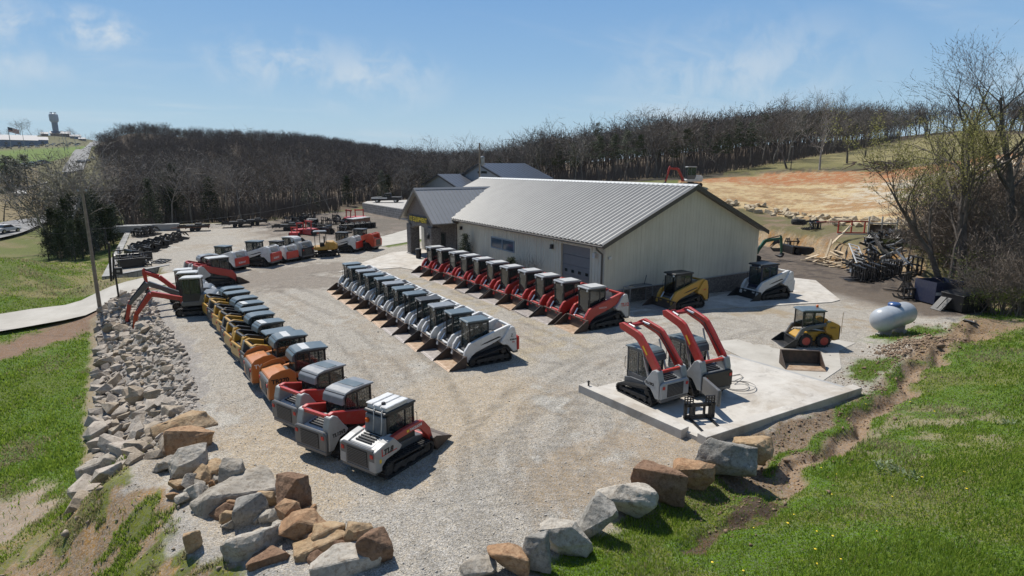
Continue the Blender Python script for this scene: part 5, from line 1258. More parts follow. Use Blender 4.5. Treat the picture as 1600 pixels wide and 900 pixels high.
# ---------------------------------------------------------------- tracked and wheeled loaders
def hull2(circs, n=20):
    P = []
    for (cx, cz, r) in circs: P += [(cx + r * math.cos(2 * PI * i / n), cz + r * math.sin(2 * PI * i / n)) for i in range(n)]
    P = sorted(set((round(a, 5), round(b, 5)) for a, b in P))
    def half(pts):
        h = []
        for p in pts:
            while len(h) > 1 and (h[-1][0] - h[-2][0]) * (p[1] - h[-2][1]) - (h[-1][1] - h[-2][1]) * (p[0] - h[-2][0]) <= 0: h.pop()
            h.append(p)
        return h
    return half(P)[:-1] + half(P[::-1])[:-1]
def offset_loop(P, d):
    out = []; n = len(P)
    for i in range(n):
        a = Vector(P[i - 1]); b = Vector(P[(i + 1) % n]); t = (b - a).normalized(); out.append((P[i][0] + t.y * -d * -1, P[i][1] - t.x * d * 1))
    return out
def make_track(parent, circs, y0, y1, lug=.105, name='track'):
    P = hull2(circs); Q = offset_loop(P, -.05); n = len(P); mb = MB(); V = []
    for loop, y in ((P, y0), (P, y1), (Q, y0), (Q, y1)): V += [(a, y, b) for a, b in loop]
    F = []
    for i in range(n):
        j = (i + 1) % n
        F += [(i, j, n + j, n + i), (2 * n + i, 3 * n + i, 3 * n + j, 2 * n + j), (i, 2 * n + i, 2 * n + j, j), (n + i, n + j, 3 * n + j, 3 * n + i)]
    mb.add(V, F)
    # lugs
    L = [math.dist(P[i], P[(i + 1) % n]) for i in range(n)]; tot = sum(L); k = int(tot / lug); i = 0; acc = 0
    for q in range(k):
        s = q * tot / k
        while acc + L[i] < s: acc += L[i]; i = (i + 1) % n
        t = (s - acc) / L[i]; a = Vector((P[i][0], 0, P[i][1])); b = Vector((P[(i + 1) % n][0], 0, P[(i + 1) % n][1])); p = a.lerp(b, t); d = (b - a).normalized()
        ang = math.atan2(d.z, d.x)
        nrm = Vector((d.z, 0, -d.x)); c = p + nrm * .012; c.y = (y0 + y1) / 2
        mb.box(c, (lug * .45, (y1 - y0) * .98, .034), Matrix.Rotation(-ang, 3, 'Y'))
    tr = mb.build(name, M['rubber'], parent)
    # frame and wheels inside
    f = MB(); ym = (y0 + y1) / 2; out = y0 if abs(y0) > abs(y1) else y1; sgn = 1 if out > 0 else -1
    x0 = min(c[0] for c in circs); x1 = max(c[0] for c in circs)
    f.prism([(x0 + .1, .16), (x1 - .1, .16), (x1 - .2, .30), (x0 + .2, .36)], ym - .07, out - sgn * .03)
    f.build('track_frame', M['undercarriage'], tr, .01)
    w = MB()
    for (cx, cz, r) in circs: w.lathe([(r - .09, ym - .11), (r - .06, ym - .08), (r - .06, ym + .08), (r - .09, ym + .11)], (cx, 0, cz), 'y', 16)
    for q in range(4):
        x = x0 + .28 + (x1 - x0 - .56) * q / 3; w.lathe([(.095, ym - .1), (.095, ym + .1)], (x, 0, .145), 'y', 12)
    for v in range(0): pass
    w.build('rollers', M['undercarriage'], tr, smooth=False)
    return tr
def make_bucket(parent, x, w, shell, floor, teeth=False, tilt=0.0, h=.50, dep=.80):
    """open loader bucket; x = hitch plane"""
    R = Matrix.Rotation(tilt, 3, 'Y'); t = (x, 0, .015); hw = w / 2
    b = MB()
    b.prism([(0, 0), (.05, 0), (.03, .12), (.0, .3), (-.02, h + .02), (-.06, h + .03), (-.07, .25)], -hw, hw)       # back plate
    b.prism([(-.06, h - .05), (.05, h - .01), (.05, h + .03), (-.06, h + .03)], -hw, hw)
    for s in (-1, 1): b.prism([(0, 0), (dep, 0), (dep - .02, .06), (.1, h + .02), (-.03, h + .02)], s * hw - .015, s * hw + .015)
    b.prism([(0, -.012), (dep, -.012), (dep, .006), (0, .012)], -hw, hw)
    o = b.xf(R, t).build('bucket', shell, parent, .006)
    f = MB(); f.prism([(.03, .014), (dep - .1, .010), (dep - .1, .016), (.03, .020)], -hw + .02, hw - .02); f.xf(R, t).build('floor_plate', floor, o)
    e = MB(); e.prism([(dep - .13, -.02), (dep + .05, -.016), (dep + .05, -.008), (dep - .1, .024)], -hw - .01, hw + .01)
    if teeth:
        for q in range(8): y = -hw + .08 + (w - .16) * q / 7; e.prism([(dep - .05, -.022), (dep + .16, -.012), (dep + .16, .0), (dep - .05, .03)], y - .03, y + .03)
    e.xf(R, t).build('cutting_edge', floor, o)
    return o
ARM_SLOPE = [(-1.24, 1.46), (-1.16, 1.62), (-.98, 1.66), (.45, 1.24), (1.02, 1.04), (1.24, .74), (1.34, .28), (1.08, .2), (.92, .46), (.7, .62), (-.1, .88), (-.7, 1.12), (-1.05, 1.34)]
ARM_RAISED = [(-1.22, 1.38), (-1.18, 1.62), (-1.0, 1.66), (.0, 1.46), (.48, 1.34), (.66, 1.22), (1.32, .52), (1.36, .28), (1.14, .22), (.52, .86), (.34, .98), (-.1, 1.10), (-1.0, 1.26)]
ARM_LOW = [(-.82, 1.02), (-.84, 1.2), (-.1, 1.28), (.62, 1.30), (.86, 1.22), (1.16, .86), (1.31, .34), (1.16, .22), (1.02, .60), (.66, 1.0), (.4, 1.06), (-.3, 1.04)]
def rot_about(p, c, a):
    x, z = p[0] - c[0], p[1] - c[1]; return (c[0] + x * math.cos(a) - z * math.sin(a), c[1] + x * math.sin(a) + z * math.cos(a))
def make_loader(name, label, st, group=None):
    """tracked loader facing +x, standing at the origin"""
    t = thing(name, label, 'loader', group=group)
    body, rear, arm, roof = st['body'], st['rear'], st['arm'], st['roof']
    hi = st.get('kind', 'slope') == 'slope'
    circs = [(.88, .20, .20), (-.86, .20, .20), (-.66, .50, .20)] if hi else [(.90, .25, .22), (-.88, .27, .27)]
    for s in (-1, 1): make_track(t, circs, *((.50, .86) if s > 0 else (-.86, -.50)))
    # chassis between the tracks, engine bay behind
    b = MB(); b.prism([(-1.2, .26), (.85, .22), (1.0, .34), (1.0, .62), (.6, .72), (-.3, .76), (-.3, 1.0), (-1.3, 1.02)], -.49, .49); b.build('chassis', M['dark_grey'], t, .02)
    hz_ = 1.14 if hi else 1.16
    sides = {}
    for s in (-1, 1):                                     # side panels, swept over the rear of the track
        eb = MB()
        y0, y1 = (.50, .80) if s > 0 else (-.80, -.50)
        if hi: eb.prism([(-1.36, .42), (-1.16, .40), (-1.02, .58), (-.86, .76), (-.62, .80), (-.50, .92), (-.72, 1.2), (-.92, 1.5), (-1.08, 1.6), (-1.24, 1.56), (-1.34, 1.2)], y0, y1)
        else: eb.prism([(-1.48, .40), (-1.2, .36), (-1.18, .52), (-1.0, .66), (-.72, .70), (-.42, .74), (-.30, .86), (-.66, 1.26), (-1.02, 1.20), (-1.46, 1.08)], y0, y1)
        sides[s] = eb.build('side_panel', body, t, .025)
    hood = MB(); hood.prism([(-1.34, .95), (-.35, .98), (-.45, hz_ + .06), (-.6, hz_ + .08), (-1.3, hz_ - .06)], -.5, .5); hd = hood.build('engine_hood', st.get('hood', body), t, .03)
    g = MB()
    for q in range(6): g.b(-1.2 + q * .11, -1.14 + q * .11, -.34, .34, hz_ - .05 + q * .017 + .01, hz_ - .01 + q * .017 + .02)
    g.build('hood_grille', M['black'], hd)
    tg = MB(); tg.prismx([(-.78, .44), (.78, .44), (.78, 1.02), (.68, 1.12), (-.68, 1.12), (-.78, 1.02)], -1.47, -1.36); tgo = tg.build('tailgate', rear, t, .03)
    if st.get('grille', True):
        g = MB(); g.b(-1.485, -1.465, -.44, .44, .50, 1.02); go = g.build('radiator_grille', M['black'], tgo)
        g = MB()
        for q in range(9): g.b(-1.492, -1.484, -.43, .43, .52 + q * .055, .535 + q * .055)
        g.build('grille_slats', M['dark_grey'], go)
    for s in (-1, 1):
        l = MB(); l.b(-1.49, -1.465, s * .64 - .06, s * .64 + .06, .86, .98); l.build('tail_light', M['lettering_red'], t)
    bp = MB(); bp.b(-1.45, -1.2, -.74, .74, .30, .44); bp.build('rear_bumper', st.get('bumper', M['dark_grey']), t, .02)
    # lift arms
    prof = ARM_RAISED if st.get('raise') else ARM_SLOPE if hi else ARM_LOW
    piv = (-1.1, 1.52) if hi else (-.78, 1.1)
    ang = st.get('raise', 0)
    if ang: prof = [rot_about(p, piv, ang) for p in prof]
    P3 = lambda x, z: rot_about((x, z), piv, ang) if ang else (x, z)
    for s in (-1, 1):
        a = MB(); y0 = s * (.54 if ang else .535); y1 = s * (.685 if ang else .70); y0, y1 = min(y0, y1), max(y0, y1); a.prism(prof, y0, y1); ao = a.build('lift_arm', arm, t, .022)
        if hi and st.get('cutout', True):
            c = MB(); yo = s * .703; c.prism([P3(*p) for p in ((-.45, 1.2), (.28, 1.0), (.5, .9), (.1, .98), (-.6, 1.16))], min(yo, yo - s * .02), max(yo, yo - s * .02)); c.build('arm_opening', M['black'], ao)
        h = MB(); p0 = P3(-.95, 1.0 if hi else .98); p1 = P3(.25, 1.0 if hi else 1.0)
        if ang: p0 = (-.55, .85)
        h.cyl((p0[0], s * .515, p0[1]), (p1[0], s * .515, p1[1]), .035, n=8); q = (p0[0] * .4 + p1[0] * .6, p0[1] * .4 + p1[1] * .6); h.cyl((p0[0], s * .515, p0[1]), (q[0], s * .515, q[1]), .05, n=8); h.build('lift_cylinder', M['steel'] if ang else M['black'], t)
        if ang:
            hp = MB(); q0, q1, q2 = P3(-.9, 1.5), P3(.45, 1.16), P3(1.15, .5); hp.tube([(q0[0], s * .52, q0[1]), (q1[0], s * .52, q1[1]), (q2[0], s * .44, q2[1])], .022, 6); hp.build('hydraulic_hose', M['black'], ao)
            dc = MB(); e0, e1 = P3(-.35, 1.30), P3(.05, 1.24); dc.cyl((e0[0], s * .688, e0[1]), (e1[0], s * .688, e1[1]), .035, n=4); dc.build('warning_decal', M['decal_yellow'], ao)
        pn = MB(); c = P3(*piv); pn.lathe([(.07, -.1), (.07, .1)], (c[0], s * .63, c[1]), 'y', 12); pn.build('pivot_pin', M['black'], t)
        th = MB(); a0 = P3(.95, .86); a1 = P3(1.22, .5); th.cyl((a0[0], s * .42, a0[1]), (a1[0], s * .38, a1[1]), .045, n=8); th.build('tilt_cylinder', M['steel'], t)
    ct = MB()
    a0, a1 = P3(1.12, .52), P3(1.02, .72); ct.cyl((a0[0], -.56, a0[1]), (a0[0], .56, a0[1]), .075, n=10)
    c2 = P3(-1.16, 1.53) if hi else P3(-.74, 1.14)
    ct.build('cross_tube', arm, t, .01); ct = MB()
    ct.b(c2[0] - .06, c2[0] + .06, -.56, .56, c2[1] - .05, c2[1] + .06)
    ct.build('rear_crossbar', arm, t, .01)
    # quick hitch
    qh = MB(); H = [P3(1.16, .14), P3(1.26, .12), P3(1.28, .58), P3(1.18, .58)]
    for s in (-1, 1): qh.prism(H, s * .32 - .1, s * .32 + .1)
    a0 = P3(1.2, .5); qh.cyl((a0[0], -.5, a0[1]), (a0[0], .5, a0[1]), .04, n=8); qh.build('quick_hitch', st.get('hitch', arm), t, .01)
    # cab
    cf = MB(); z0, z1 = .70, st.get('z1', 1.98); X0, X1 = st.get('X0', -.34) + st.get('cx', 0), .90 + st.get('cx', 0); W = st.get('W', .45)
    for s in (-1, 1):
        cf.b(X1 - .07, X1, s * W - .03, s * W + .03, z0, z1); cf.b(.22, .28, s * W - .028, s * W + .028, z0, z1)
        cf.prism([(X0, z0), (X0 + .08, z0), (X0 + .08, z1), (X0, z1)], s * W - .03, s * W + .03)
        cf.b(X0, X1, s * W - .03, s * W + .03, z0, z0 + .22); cf.b(X0, X1, s * W - .03, s * W + .03, z1 - .08, z1)
        if st.get('mesh', True):
            for q in range(7): z = z0 + .30 + q * .13; cf.b(X0 + .06, X1 - .06, s * W - .008, s * W + .008, z, z + .012)
            for q in range(9): x = X0 + .12 + q * .115; cf.b(x, x + .012, s * W - .008, s * W + .008, z0 + .2, z1 - .06)
    cf.b(X0, X0 + .06, -W, W, z0, z0 + .5); cf.b(X0, X0 + .06, -W, W, z1 - .1, z1); cf.b(X1 - .06, X1, -W, W, z1 - .1, z1); cf.b(X1 - .2, X1 - .02, -W, W, z0 - .1, z0 + .1); cf.b(X0, X1, -W, W, z0 - .05, z0)
    cab = cf.build('cab_frame', st.get('cabmat', M['cabframe']), t, .012)
    gl = st.get('glass', M['glass'])
    for nm, bx in (('side_window', (X0 + .08, X1 - .07, W + .005, W + .012, z0 + .22, z1 - .08)), ('side_window', (X0 + .08, X1 - .07, -W - .012, -W - .005, z0 + .22, z1 - .08)), ('front_window', (X1 - .02, X1 - .012, -W + .03, W - .03, z0 + .1, z1 - .1)), ('rear_window', (X0 + .02, X0 + .028, -W + .03, W - .03, z0 + .5, z1 - .1))):
        if nm == 'front_window' and not st.get('door', True): continue
        w = MB(); w.b(*bx); w.build(nm, gl, cab)
    st_ = MB(); st_.b(X0 + .14, X0 + .62, -.26, .26, z0 + .1, z0 + .3); st_.b(X0 + .1, X0 + .24, -.25, .25, z0 + .3, z0 + .85); st_.build('seat', M['seat'], cab, .03)
    if st.get('cab', 'flat') == 'flat':
        r = MB(); r.prism([(X0 - .12, z1), (X1 + .10, z1), (X1 + .10, z1 + .05), (X1 + .02, z1 + .085), (X0 - .06, z1 + .085), (X0 - .12, z1 + .04)], -W - .05, W + .05); ro = r.build('roof', roof, t, .025)
    else:
        r = MB(); Q = [(X1 + .12, z1 - .01), (X1 + .12, z1 + .05), (X1 - .35, z1 + .09), (X1 - .9, z1 + .10), (X1 - 1.16, z1 + .05), (X1 - 1.32, z1 - .1), (X1 - 1.37, z1 - .34), (X1 - 1.32, z1 - .36), (X1 - 1.27, z1 - .12), (X1 - 1.14, z1 - .01), (X1 - .9, z1 + .0)]
        r.prism(Q, -W - .06, W + .06); ro = r.build('roof', roof, t, .02)
        for s in (-1, 1):
            c = MB(); c.prism([(X0 - .1, z1 - .34), (X0 + .02, z1 - .34), (X0 + .1, z1 - .02), (-.2, z1), (-.35, z1 - .12)], s * W - .03, s * W + .05); c.build('corner_panel', roof, t)
    if st.get('patch'):
        p = MB(); x0, x1 = st['patch'][1]; p.b(x0, x1, -W + .02, W - .02, z1 + .10, z1 + .108); p.build('roof_panel', st['patch'][0], ro)
    # headlights
    for s in (-1, 1):
        l = MB(); l.lathe([(.05, -.02), (.06, 0), (.06, .03)], (X1 + .05, s * .34, z1 - .06), 'x', 12); l.build('headlight', M['lamp_white'], t)
        gr = MB(); gr.tube([(X1 + .02, s * (W + .04), z0 + .3), (X1 + .09, s * (W + .06), z0 + .35), (X1 + .09, s * (W + .06), z0 + .8), (X1 + .02, s * (W + .04), z0 + .85)], .012); gr.build('grab_handle', M['black'], cab)
    if st.get('bucket'): make_bucket(t, st.get('bx', 1.28), st.get('bw', 1.76), st['bucket'], st.get('floor', M['bucket_worn']), st.get('teeth', False), st.get('tilt', 0))
    for (txt, size, m, pos, rot, kw) in st.get('text', ()): lettering(txt, size, m, tgo if rot == 'rear' else sides[1 if rot == 'left' else -1], pos, (PI / 2, 0, -PI / 2) if rot == 'rear' else (PI / 2, st.get('tslope', 0), 0) if rot == 'right' else (PI / 2, 0, PI), **kw)
    if st.get('stripe'):
        for s in (-1, 1):
            p = MB(); p.b(-1.475, -1.40, s * .80 - .015, s * .80 + .012, .46, 1.1); p.build('tail_stripe', M['bright_red'], t)
    return t

# the white row ----------------------------------------------------
WHITE = dict(X0=-.10, W=.40, z1=1.92, body=M['white'], rear=M['bright_red'], arm=M['white'], roof=M['roof_slate'], bucket=M['bucket_dark'], floor=M['bucket_worn'], bw=1.66, stripe=True, hitch=M['black'], hood=M['dark_grey'])
SPOTS_W = [(11.62 - .60 * k / 11 , 21.95 + (39.55 - 21.95) * (k / 11) ** 1.0) for k in range(12)]
wl = ['nearest white tracked loader at the camera end of its row, red tail stripe', 'second white tracked loader from the camera end of its row', 'third white tracked loader from the camera end of its row', 'fourth white tracked loader from the camera end of its row', 'fifth white tracked loader from the camera end of its row', 'sixth white tracked loader from the camera end of its row',
      'sixth white tracked loader from the porch end of its row', 'fifth white tracked loader from the porch end of its row', 'fourth white tracked loader from the porch end of its row', 'third white tracked loader from the porch end of its row', 'second white tracked loader from the porch end of its row', 'farthest white tracked loader at the porch end of its row']
SCW = .97
def variant(st, **k): d = dict(st); d.update(k); return d
WL = dict(text=[('Z', .2, M['lettering_black'], (-1.02, .806, 1.12), 'left', {}), ('BOBCAT', .1, M['lettering_black'], (-.98, .806, .95), 'left', {'bold': .003}), ('T66', .09, M['lettering_red'], (-1.1, .806, .82), 'left', {'bold': .003})])
w0 = make_loader('tracked_loader', wl[0], variant(WHITE, **WL), 'white tracked loaders in a row'); w0.scale = (SCW,) * 3
w1 = make_loader('tracked_loader', wl[1], variant(WHITE, door=False, mesh=True, floor=M['bucket_worn_grey']), 'white tracked loaders in a row'); w1.scale = (SCW,) * 3
w2 = make_loader('tracked_loader', wl[2], variant(WHITE, roof=M['roof_grey'], floor=M['bucket_worn']), 'white tracked loaders in a row'); w2.scale = (SCW,) * 3
w3 = make_loader('tracked_loader', wl[3], variant(WHITE, roof=M['cabframe'], door=False, floor=M['bucket_worn_grey'], bucket=M['bucket_black']), 'white tracked loaders in a row'); w3.scale = (SCW,) * 3
w4 = make_loader('tracked_loader', wl[4], variant(WHITE, body=M['offwhite'], arm=M['offwhite'], floor=M['bucket_worn']), 'white tracked loaders in a row'); w4.scale = (SCW,) * 3
pro = [w0, w1, w2, w3, w1, w4, w2, w4, w0, w2, w4, w0]
for k, (x, y) in enumerate(SPOTS_W):
    rz = PI + math.radians(random.uniform(-2.5, 1.5)); src = pro[k]
    o = src if k == (0, 1, 2, 3, 99, 5)[k if k < 6 else 4] else dup(src, (0, 0, 0), 0)
    o.location = (x + random.uniform(-.08, .08), y, 0); o.rotation_euler = (0, 0, rz); o['label'] = wl[k]
# the red row ------------------------------------------------------
RED = dict(X0=-.12, W=.42, z1=1.95, body=M['offwhite'], rear=M['dark_grey'], arm=M['red'], roof=M['roof_grey'], bucket=M['bucket_dark'], floor=M['bucket_worn'], bw=1.72, cutout=False, hood=M['offwhite'], glass=M['glass_dark'], patch=(M['roof_pale'], (-.1, .78)))
rl = [w.replace('white', 'red armed').replace(', red tail stripe', ', pale rear panel lettered').replace('porch', 'entrance') for w in wl]
rl = [rl[0], rl[1], rl[2], rl[3], rl[4], 'middle red armed tracked loader of its row of eleven', rl[7], rl[8], rl[9], rl[10], rl[11]]
r0 = make_loader('tracked_loader', rl[0], variant(RED, text=[('TL12', .24, M['lettering_red'], (-.82, .806, .98), 'left', {'bold': .006}), ('TAKEUCHI', .1, M['lettering_white'], (.5, .703, 1.0), 'left', {})]), 'red armed loaders along the building')
r1 = make_loader('tracked_loader', rl[1], variant(RED, bucket=M['bucket_dark'], floor=M['bucket_worn_grey'], teeth=False), 'red armed loaders along the building')
r2 = make_loader('tracked_loader', rl[2], variant(RED, bucket=M['bucket_black'], floor=M['bucket_worn_grey'], teeth=True), 'red armed loaders along the building')
r3 = make_loader('tracked_loader', rl[3], variant(RED, teeth=True), 'red armed loaders along the building')
pro = [r0, r1, r2, r3, r1, r2, r2, r0, r1, r0, r1]
SCR = 1.08
for o in (r0, r1, r2, r3): o.scale = (SCR,) * 3
for k in range(11):
    x = 19.78 - .95 * (k / 10); y = 23.9 + (42.7 - 23.9) * (k / 10) ** .97
    src = pro[k]; o = src if k < 4 else dup(src, (0, 0, 0), 0)
    o.location = (x + random.uniform(-.1, .1), y, 0); o.rotation_euler = (0, 0, PI + math.radians(random.uniform(-4, 2))); o['label'] = rl[k]

# the mixed row along the riprap -----------------------------------
def place(o, x, y, deg, s=1.0, z=None):
    o.location = (x, y, hz1(x, y) if z is None else z); o.rotation_euler = (0, 0, math.radians(deg)); o.scale = (s,) * 3; return o
TL8 = make_loader('tracked_loader', 'red and grey tracked loader with a white roof tank, nearest the camera', dict(kind='low', body=M['light_grey'], rear=M['dark_grey'], arm=M['red'], roof=M['cabframe'], bucket=M['bucket_dark'], floor=M['bucket_dark'], bw=1.7, hood=M['offwhite'], tilt=-.25, bx=1.3, cx=-.24, z1=1.88, W=.42,
    text=[('TL8', .25, M['lettering_black'], (-1.12, -.806, .86), 'right', {'bold': .01, 'shear': .2}), ('TAKEUCHI', .12, M['lettering_white'], (.16, -.703, 1.12), 'right', {'bold': .004})]))
for s in (1,):
    p = MB(); p.prism([(-1.2, .84), (-.55, .84), (-.55, .87), (-1.2, .87)], -.804, -.80); p.prism([(-1.2, .84), (-1.16, .84), (-1.16, 1.08), (-1.2, 1.08)], -.8045, -.80); p.build('badge_border', M['lettering_red'], TL8)
    p = MB(); p.b(.02, .13, -.706, -.70, 1.12, 1.2); p.build('warning_decal', M['decal_yellow'], TL8); p = MB(); p.b(-1.3, -1.22, -.806, -.80, .66, .78); p.build('warning_decal', M['decal_yellow'], TL8)
rb = MB()
rb.prism([(-.42, 2.06), (.72, 2.06), (.72, 2.2), (-.42, 2.2)], -.46, .46); rb.prism([(-.44, 2.2), (.74, 2.2), (.72, 2.25), (-.42, 2.25)], -.52, -.18); rb.prism([(-.44, 2.2), (.74, 2.2), (.72, 2.25), (-.42, 2.25)], -.14, .16); rb.prism([(-.44, 2.2), (.74, 2.2), (.72, 2.25), (-.42, 2.25)], .2, .52)
rb.v = [(x * .86 - .22, y * .92, z - .11) for x, y, z in rb.v]; rt = rb.build('roof_water_tank', M['white'], TL8, .03)
cp = MB(); cp.lathe([(.07, 2.25), (.07, 2.29), (.05, 2.31)], (-.42, -.16, -.1), 'z', 14); cp.build('cap', M['black'], rt)
hs = MB()
for yy in (-.30, .05):
    P = [(-.4, yy, 2.12), (-.55, yy - .02, 2.05), (-.66, yy - .12, 1.8), (-.68, yy - .1, 1.5), (-.6, yy, 1.3), (-.55, -.3, 1.24)]; hs.tube(P, .018, 6)
hs.v = [(x - .12, y, z - .06) for x, y, z in hs.v]; hs.build('hose', M['offwhite'], rt)
bc = MB(); bc.lathe([(.05, 1.62), (.065, 1.66), (.06, 1.74), (.03, 1.77)], (-.72, .3, -.08), 'z', 12); bc.build('beacon', M['lamp_orange'], TL8)
rp = MB(); rp.prism([(-.74, 1.1), (-.6, 1.1), (-.58, 1.8), (-.66, 1.8)], -.44, .44); rp.build('rear_cab_panel', M['plastic'], TL8, .02)
place(TL8, 5.0, 15.3, 26, .89)
TLR = dict(kind='slope', body=M['light_grey'], rear=M['dark_grey'], arm=M['red'], roof=M['roof_grey'], cab='round', cutout=False, hood=M['offwhite'], bucket=M['bucket_dark'], floor=M['bucket_worn_grey'], patch=(M['roof_slate'], (.2, .62)), bw=1.8,
    text=[('TL12V2', .17, M['lettering_black'], (-1.2, -.806, .86), 'right', {'bold': .006})])
a = make_loader('tracked_loader', 'red armed grey loader with rounded grey cab beside the roof tank loader', TLR); place(a, 4.1, 17.1, 27, .89)
b = dup(a, (0, 0, 0), 0, 'red armed grey loader with rounded grey cab next to the orange loaders'); place(b, 3.8, 19.25, 24, .89)
CASE = dict(kind='low', body=M['orange'], rear=M['dark_grey'], arm=M['orange'], roof=M['roof_slate'], cab='round', hood=M['dark_grey'], bucket=M['bucket_dark'], floor=M['bucket_worn_grey'], patch=(M['roof_pale'], (.0, .3)), bw=1.8,
    text=[('TR270', .24, M['lettering_black'], (-1.34, -.848, 1.02), 'right', {'bold': .008}), ('CASE', .26, M['lettering_white'], (-.3, -.705, 1.06), 'right', {'bold': .012})])
def case_panels(t):
    for s in (-1, 1):
        p = MB(); p.prism([(-1.46, .5), (-.75, .58), (-.40, .95), (-.42, 1.34), (-.62, 1.52), (-.95, 1.5), (-1.3, 1.38), (-1.45, 1.2)], s * .80 - .04, s * .80 + .0); p.build('rear_cowl', M['orange'], t, .03)
    p = MB(); p.prism([(-1.42, .9), (-.6, .95), (-.62, 1.3), (-.9, 1.3), (-1.38, 1.2)], -.78, .78); p.build('engine_deck', M['orange'], t, .03)
c1 = make_loader('tracked_loader', 'orange tracked loader with dark rounded roof next to the red armed pair', CASE); case_panels(c1); place(c1, 3.75, 21.75, 4, .92)
c2 = make_loader('tracked_loader', 'orange tracked loader with dark rounded roof next to the yellow loaders', variant(CASE, text=[('TV450', .24, M['lettering_white'], (-1.34, -.848, 1.02), 'right', {'bold': .006})])); case_panels(c2); place(c2, 3.45, 23.8, 4, .92)
CAT = dict(kind='slope', W=.42, z1=1.92, body=M['yellow'], rear=M['yellow'], arm=M['black'], roof=M['roof_slate'], cab='round', hood=M['black'], bucket=M['bucket_dark'], floor=M['bucket_worn_grey'], cutout=False, bumper=M['black'], grille=False, bw=1.7)
k1 = make_loader('tracked_loader', 'yellow loader', CAT, 'yellow loaders along the riprap'); k2 = make_loader('tracked_loader', 'yellow loader', variant(CAT, rear=M['black'], body=M['dark_grey'], grille=True, cab='flat', arm=M['yellow'], text=[('CAT', .18, M['lettering_white'], (-1.495, .2, .9), 'rear', {'bold': .004})]), 'yellow loaders along the riprap')
k3 = make_loader('tracked_loader', 'yellow loader', variant(CAT, patch=(M['roof_pale'], (-.2, .1)), text=[('CAT', .18, M['lettering_black'], (-1.48, .2, .9), 'rear', {'bold': .004})]), 'yellow loaders along the riprap')
seq = [(k2, 2.8, 25.3, 8, 'black tailed yellow loader first after the orange pair'), (k3, 2.65, 27.1, 9, 'yellow loader second after the orange pair, pale roof panel'), (k1, 2.5, 28.75, 9, 'yellow loader third after the orange pair, black arms'), (None, 2.45, 30.05, 10, 'black tailed yellow loader fourth after the orange pair'), (k3, 2.4, 31.5, 10, 'yellow loader fourth from the excavators, pale roof panel'), (k1, 2.3, 32.9, 10, 'yellow loader third from the excavators, black arms'), (k2, 2.15, 34.6, 8, 'black tailed yellow loader second from the excavators'), (k1, 2.0, 36.1, 6, 'yellow loader next to the excavators, black arms')]
used = set()
for src, x, y, dg, lab in seq:
    src = src or k2
    o = src if id(src) not in used else dup(src, (0, 0, 0), 0); used.add(id(src)); o['label'] = lab; place(o, x + .55, y, dg + random.uniform(-3, 3), .85)
# a red seat cover / hood lying open on one of them
# beyond the excavators
RW = dict(kind='slope', body=M['offwhite'], rear=M['grey_paint'], arm=M['red'], roof=M['roof_pale'], cutout=False, hood=M['red'], bucket=M['bucket_dark'], floor=M['bucket_worn_grey'])
o = make_loader('tracked_loader', 'red and grey loader behind the excavators', RW); place(o, 2.6, 46.6, 15)
o = dup(a, (0, 0, 0), 0, 'grey roofed red loader farthest in the riprap row'); place(o, 2.1, 48.9, 12, .95)
# the back row by the driveway
BR = dict(X0=-.10, W=.40, z1=1.92, body=M['white'], rear=M['bright_red'], arm=M['white'], roof=M['roof_slate'], hood=M['offwhite'], grille=False, text=[('BOBCAT', .2, M['lettering_white'], (-1.475, .45, .62), 'rear', {'bold': .005})])
q1 = make_loader('tracked_loader', 'white loader with bright red tailgate at the excavator end of the back row', variant(BR, bucket=M['bucket_dark'])); place(q1, 4.1, 53.3, 132)
q2 = dup(q1, (0, 0, 0), 0, 'white loader with bright red tailgate second in the back row, track showing'); place(q2, 6.7, 54.2, 140, 1.08)
q3 = make_loader('tracked_loader', 'white loader with plain red tailgate third in the back row', variant(BR, text=(), roof=M['cabframe'])); place(q3, 8.6, 55.4, 128, .95)
q4 = make_loader('tracked_loader', 'pale grey loader with black rear beside the red tailed loaders', variant(BR, rear=M['black'], body=M['grey_paint'], arm=M['grey_paint'], text=(), grille=True, cab='round', roof=M['roof_pale'])); place(q4, 10.0, 56.4, 130, 1.05)
q5 = dup(q3, (0, 0, 0), 0, 'white loader with red tailgate between the yellow excavator and the orange loader'); place(q5, 15.4, 58.6, 140, 1.0)
q6 = make_loader('tracked_loader', 'bright orange loader at the building end of the back row', variant(BR, body=M['vermilion'], rear=M['vermilion'], arm=M['vermilion'], hood=M['vermilion'], roof=M['cabframe'], text=(), grille=True, cutout=False)); place(q6, 17.5, 59.3, 135, 1.08)
# raised pair on the wash pad
RA = dict(kind='slope', body=M['grey_paint'], rear=M['grey_paint'], arm=M['red'], roof=M['roof_slate'], cab='round', W=.42, cutout=False, hood=M['plastic'], cabmat=M['dark_grey'], mesh=True, text=[('TL12R2', .15, M['lettering_black'], (.66, .806, .88), 'left', {'bold': .006})])
RA['raise'] = math.radians(58)
ra1 = make_loader('tracked_loader', 'grey loader with raised red arms at the gravel side of the wash pad', variant(RA, text=[('TL12R2', .15, M['lettering_black'], (-.6, .806, .92), 'left', {'bold': .006})])); place(ra1, 14.75, 14.75, 90, .88, .15)
RA2 = dict(RA); RA2['raise'] = math.radians(61)
ra2 = make_loader('tracked_loader', 'grey loader with raised red arms and its rear door swung open', variant(RA2, text=(), grille=False, rear=M['black'])); place(ra2, 16.75, 14.55, 86, .93, .15)
d = MB(); d.prismx([(-.78, .42), (.62, .42), (.62, 1.06), (-.78, 1.06)], -.06, .06); d.v = [tuple(Matrix.Rotation(math.radians(68), 3, 'Z') @ (Vector(v) - Vector((0, -.78, 0))) + Vector((-1.5, -.0 + .78 - .78 + .80 - .0, 0))) for v in d.v]
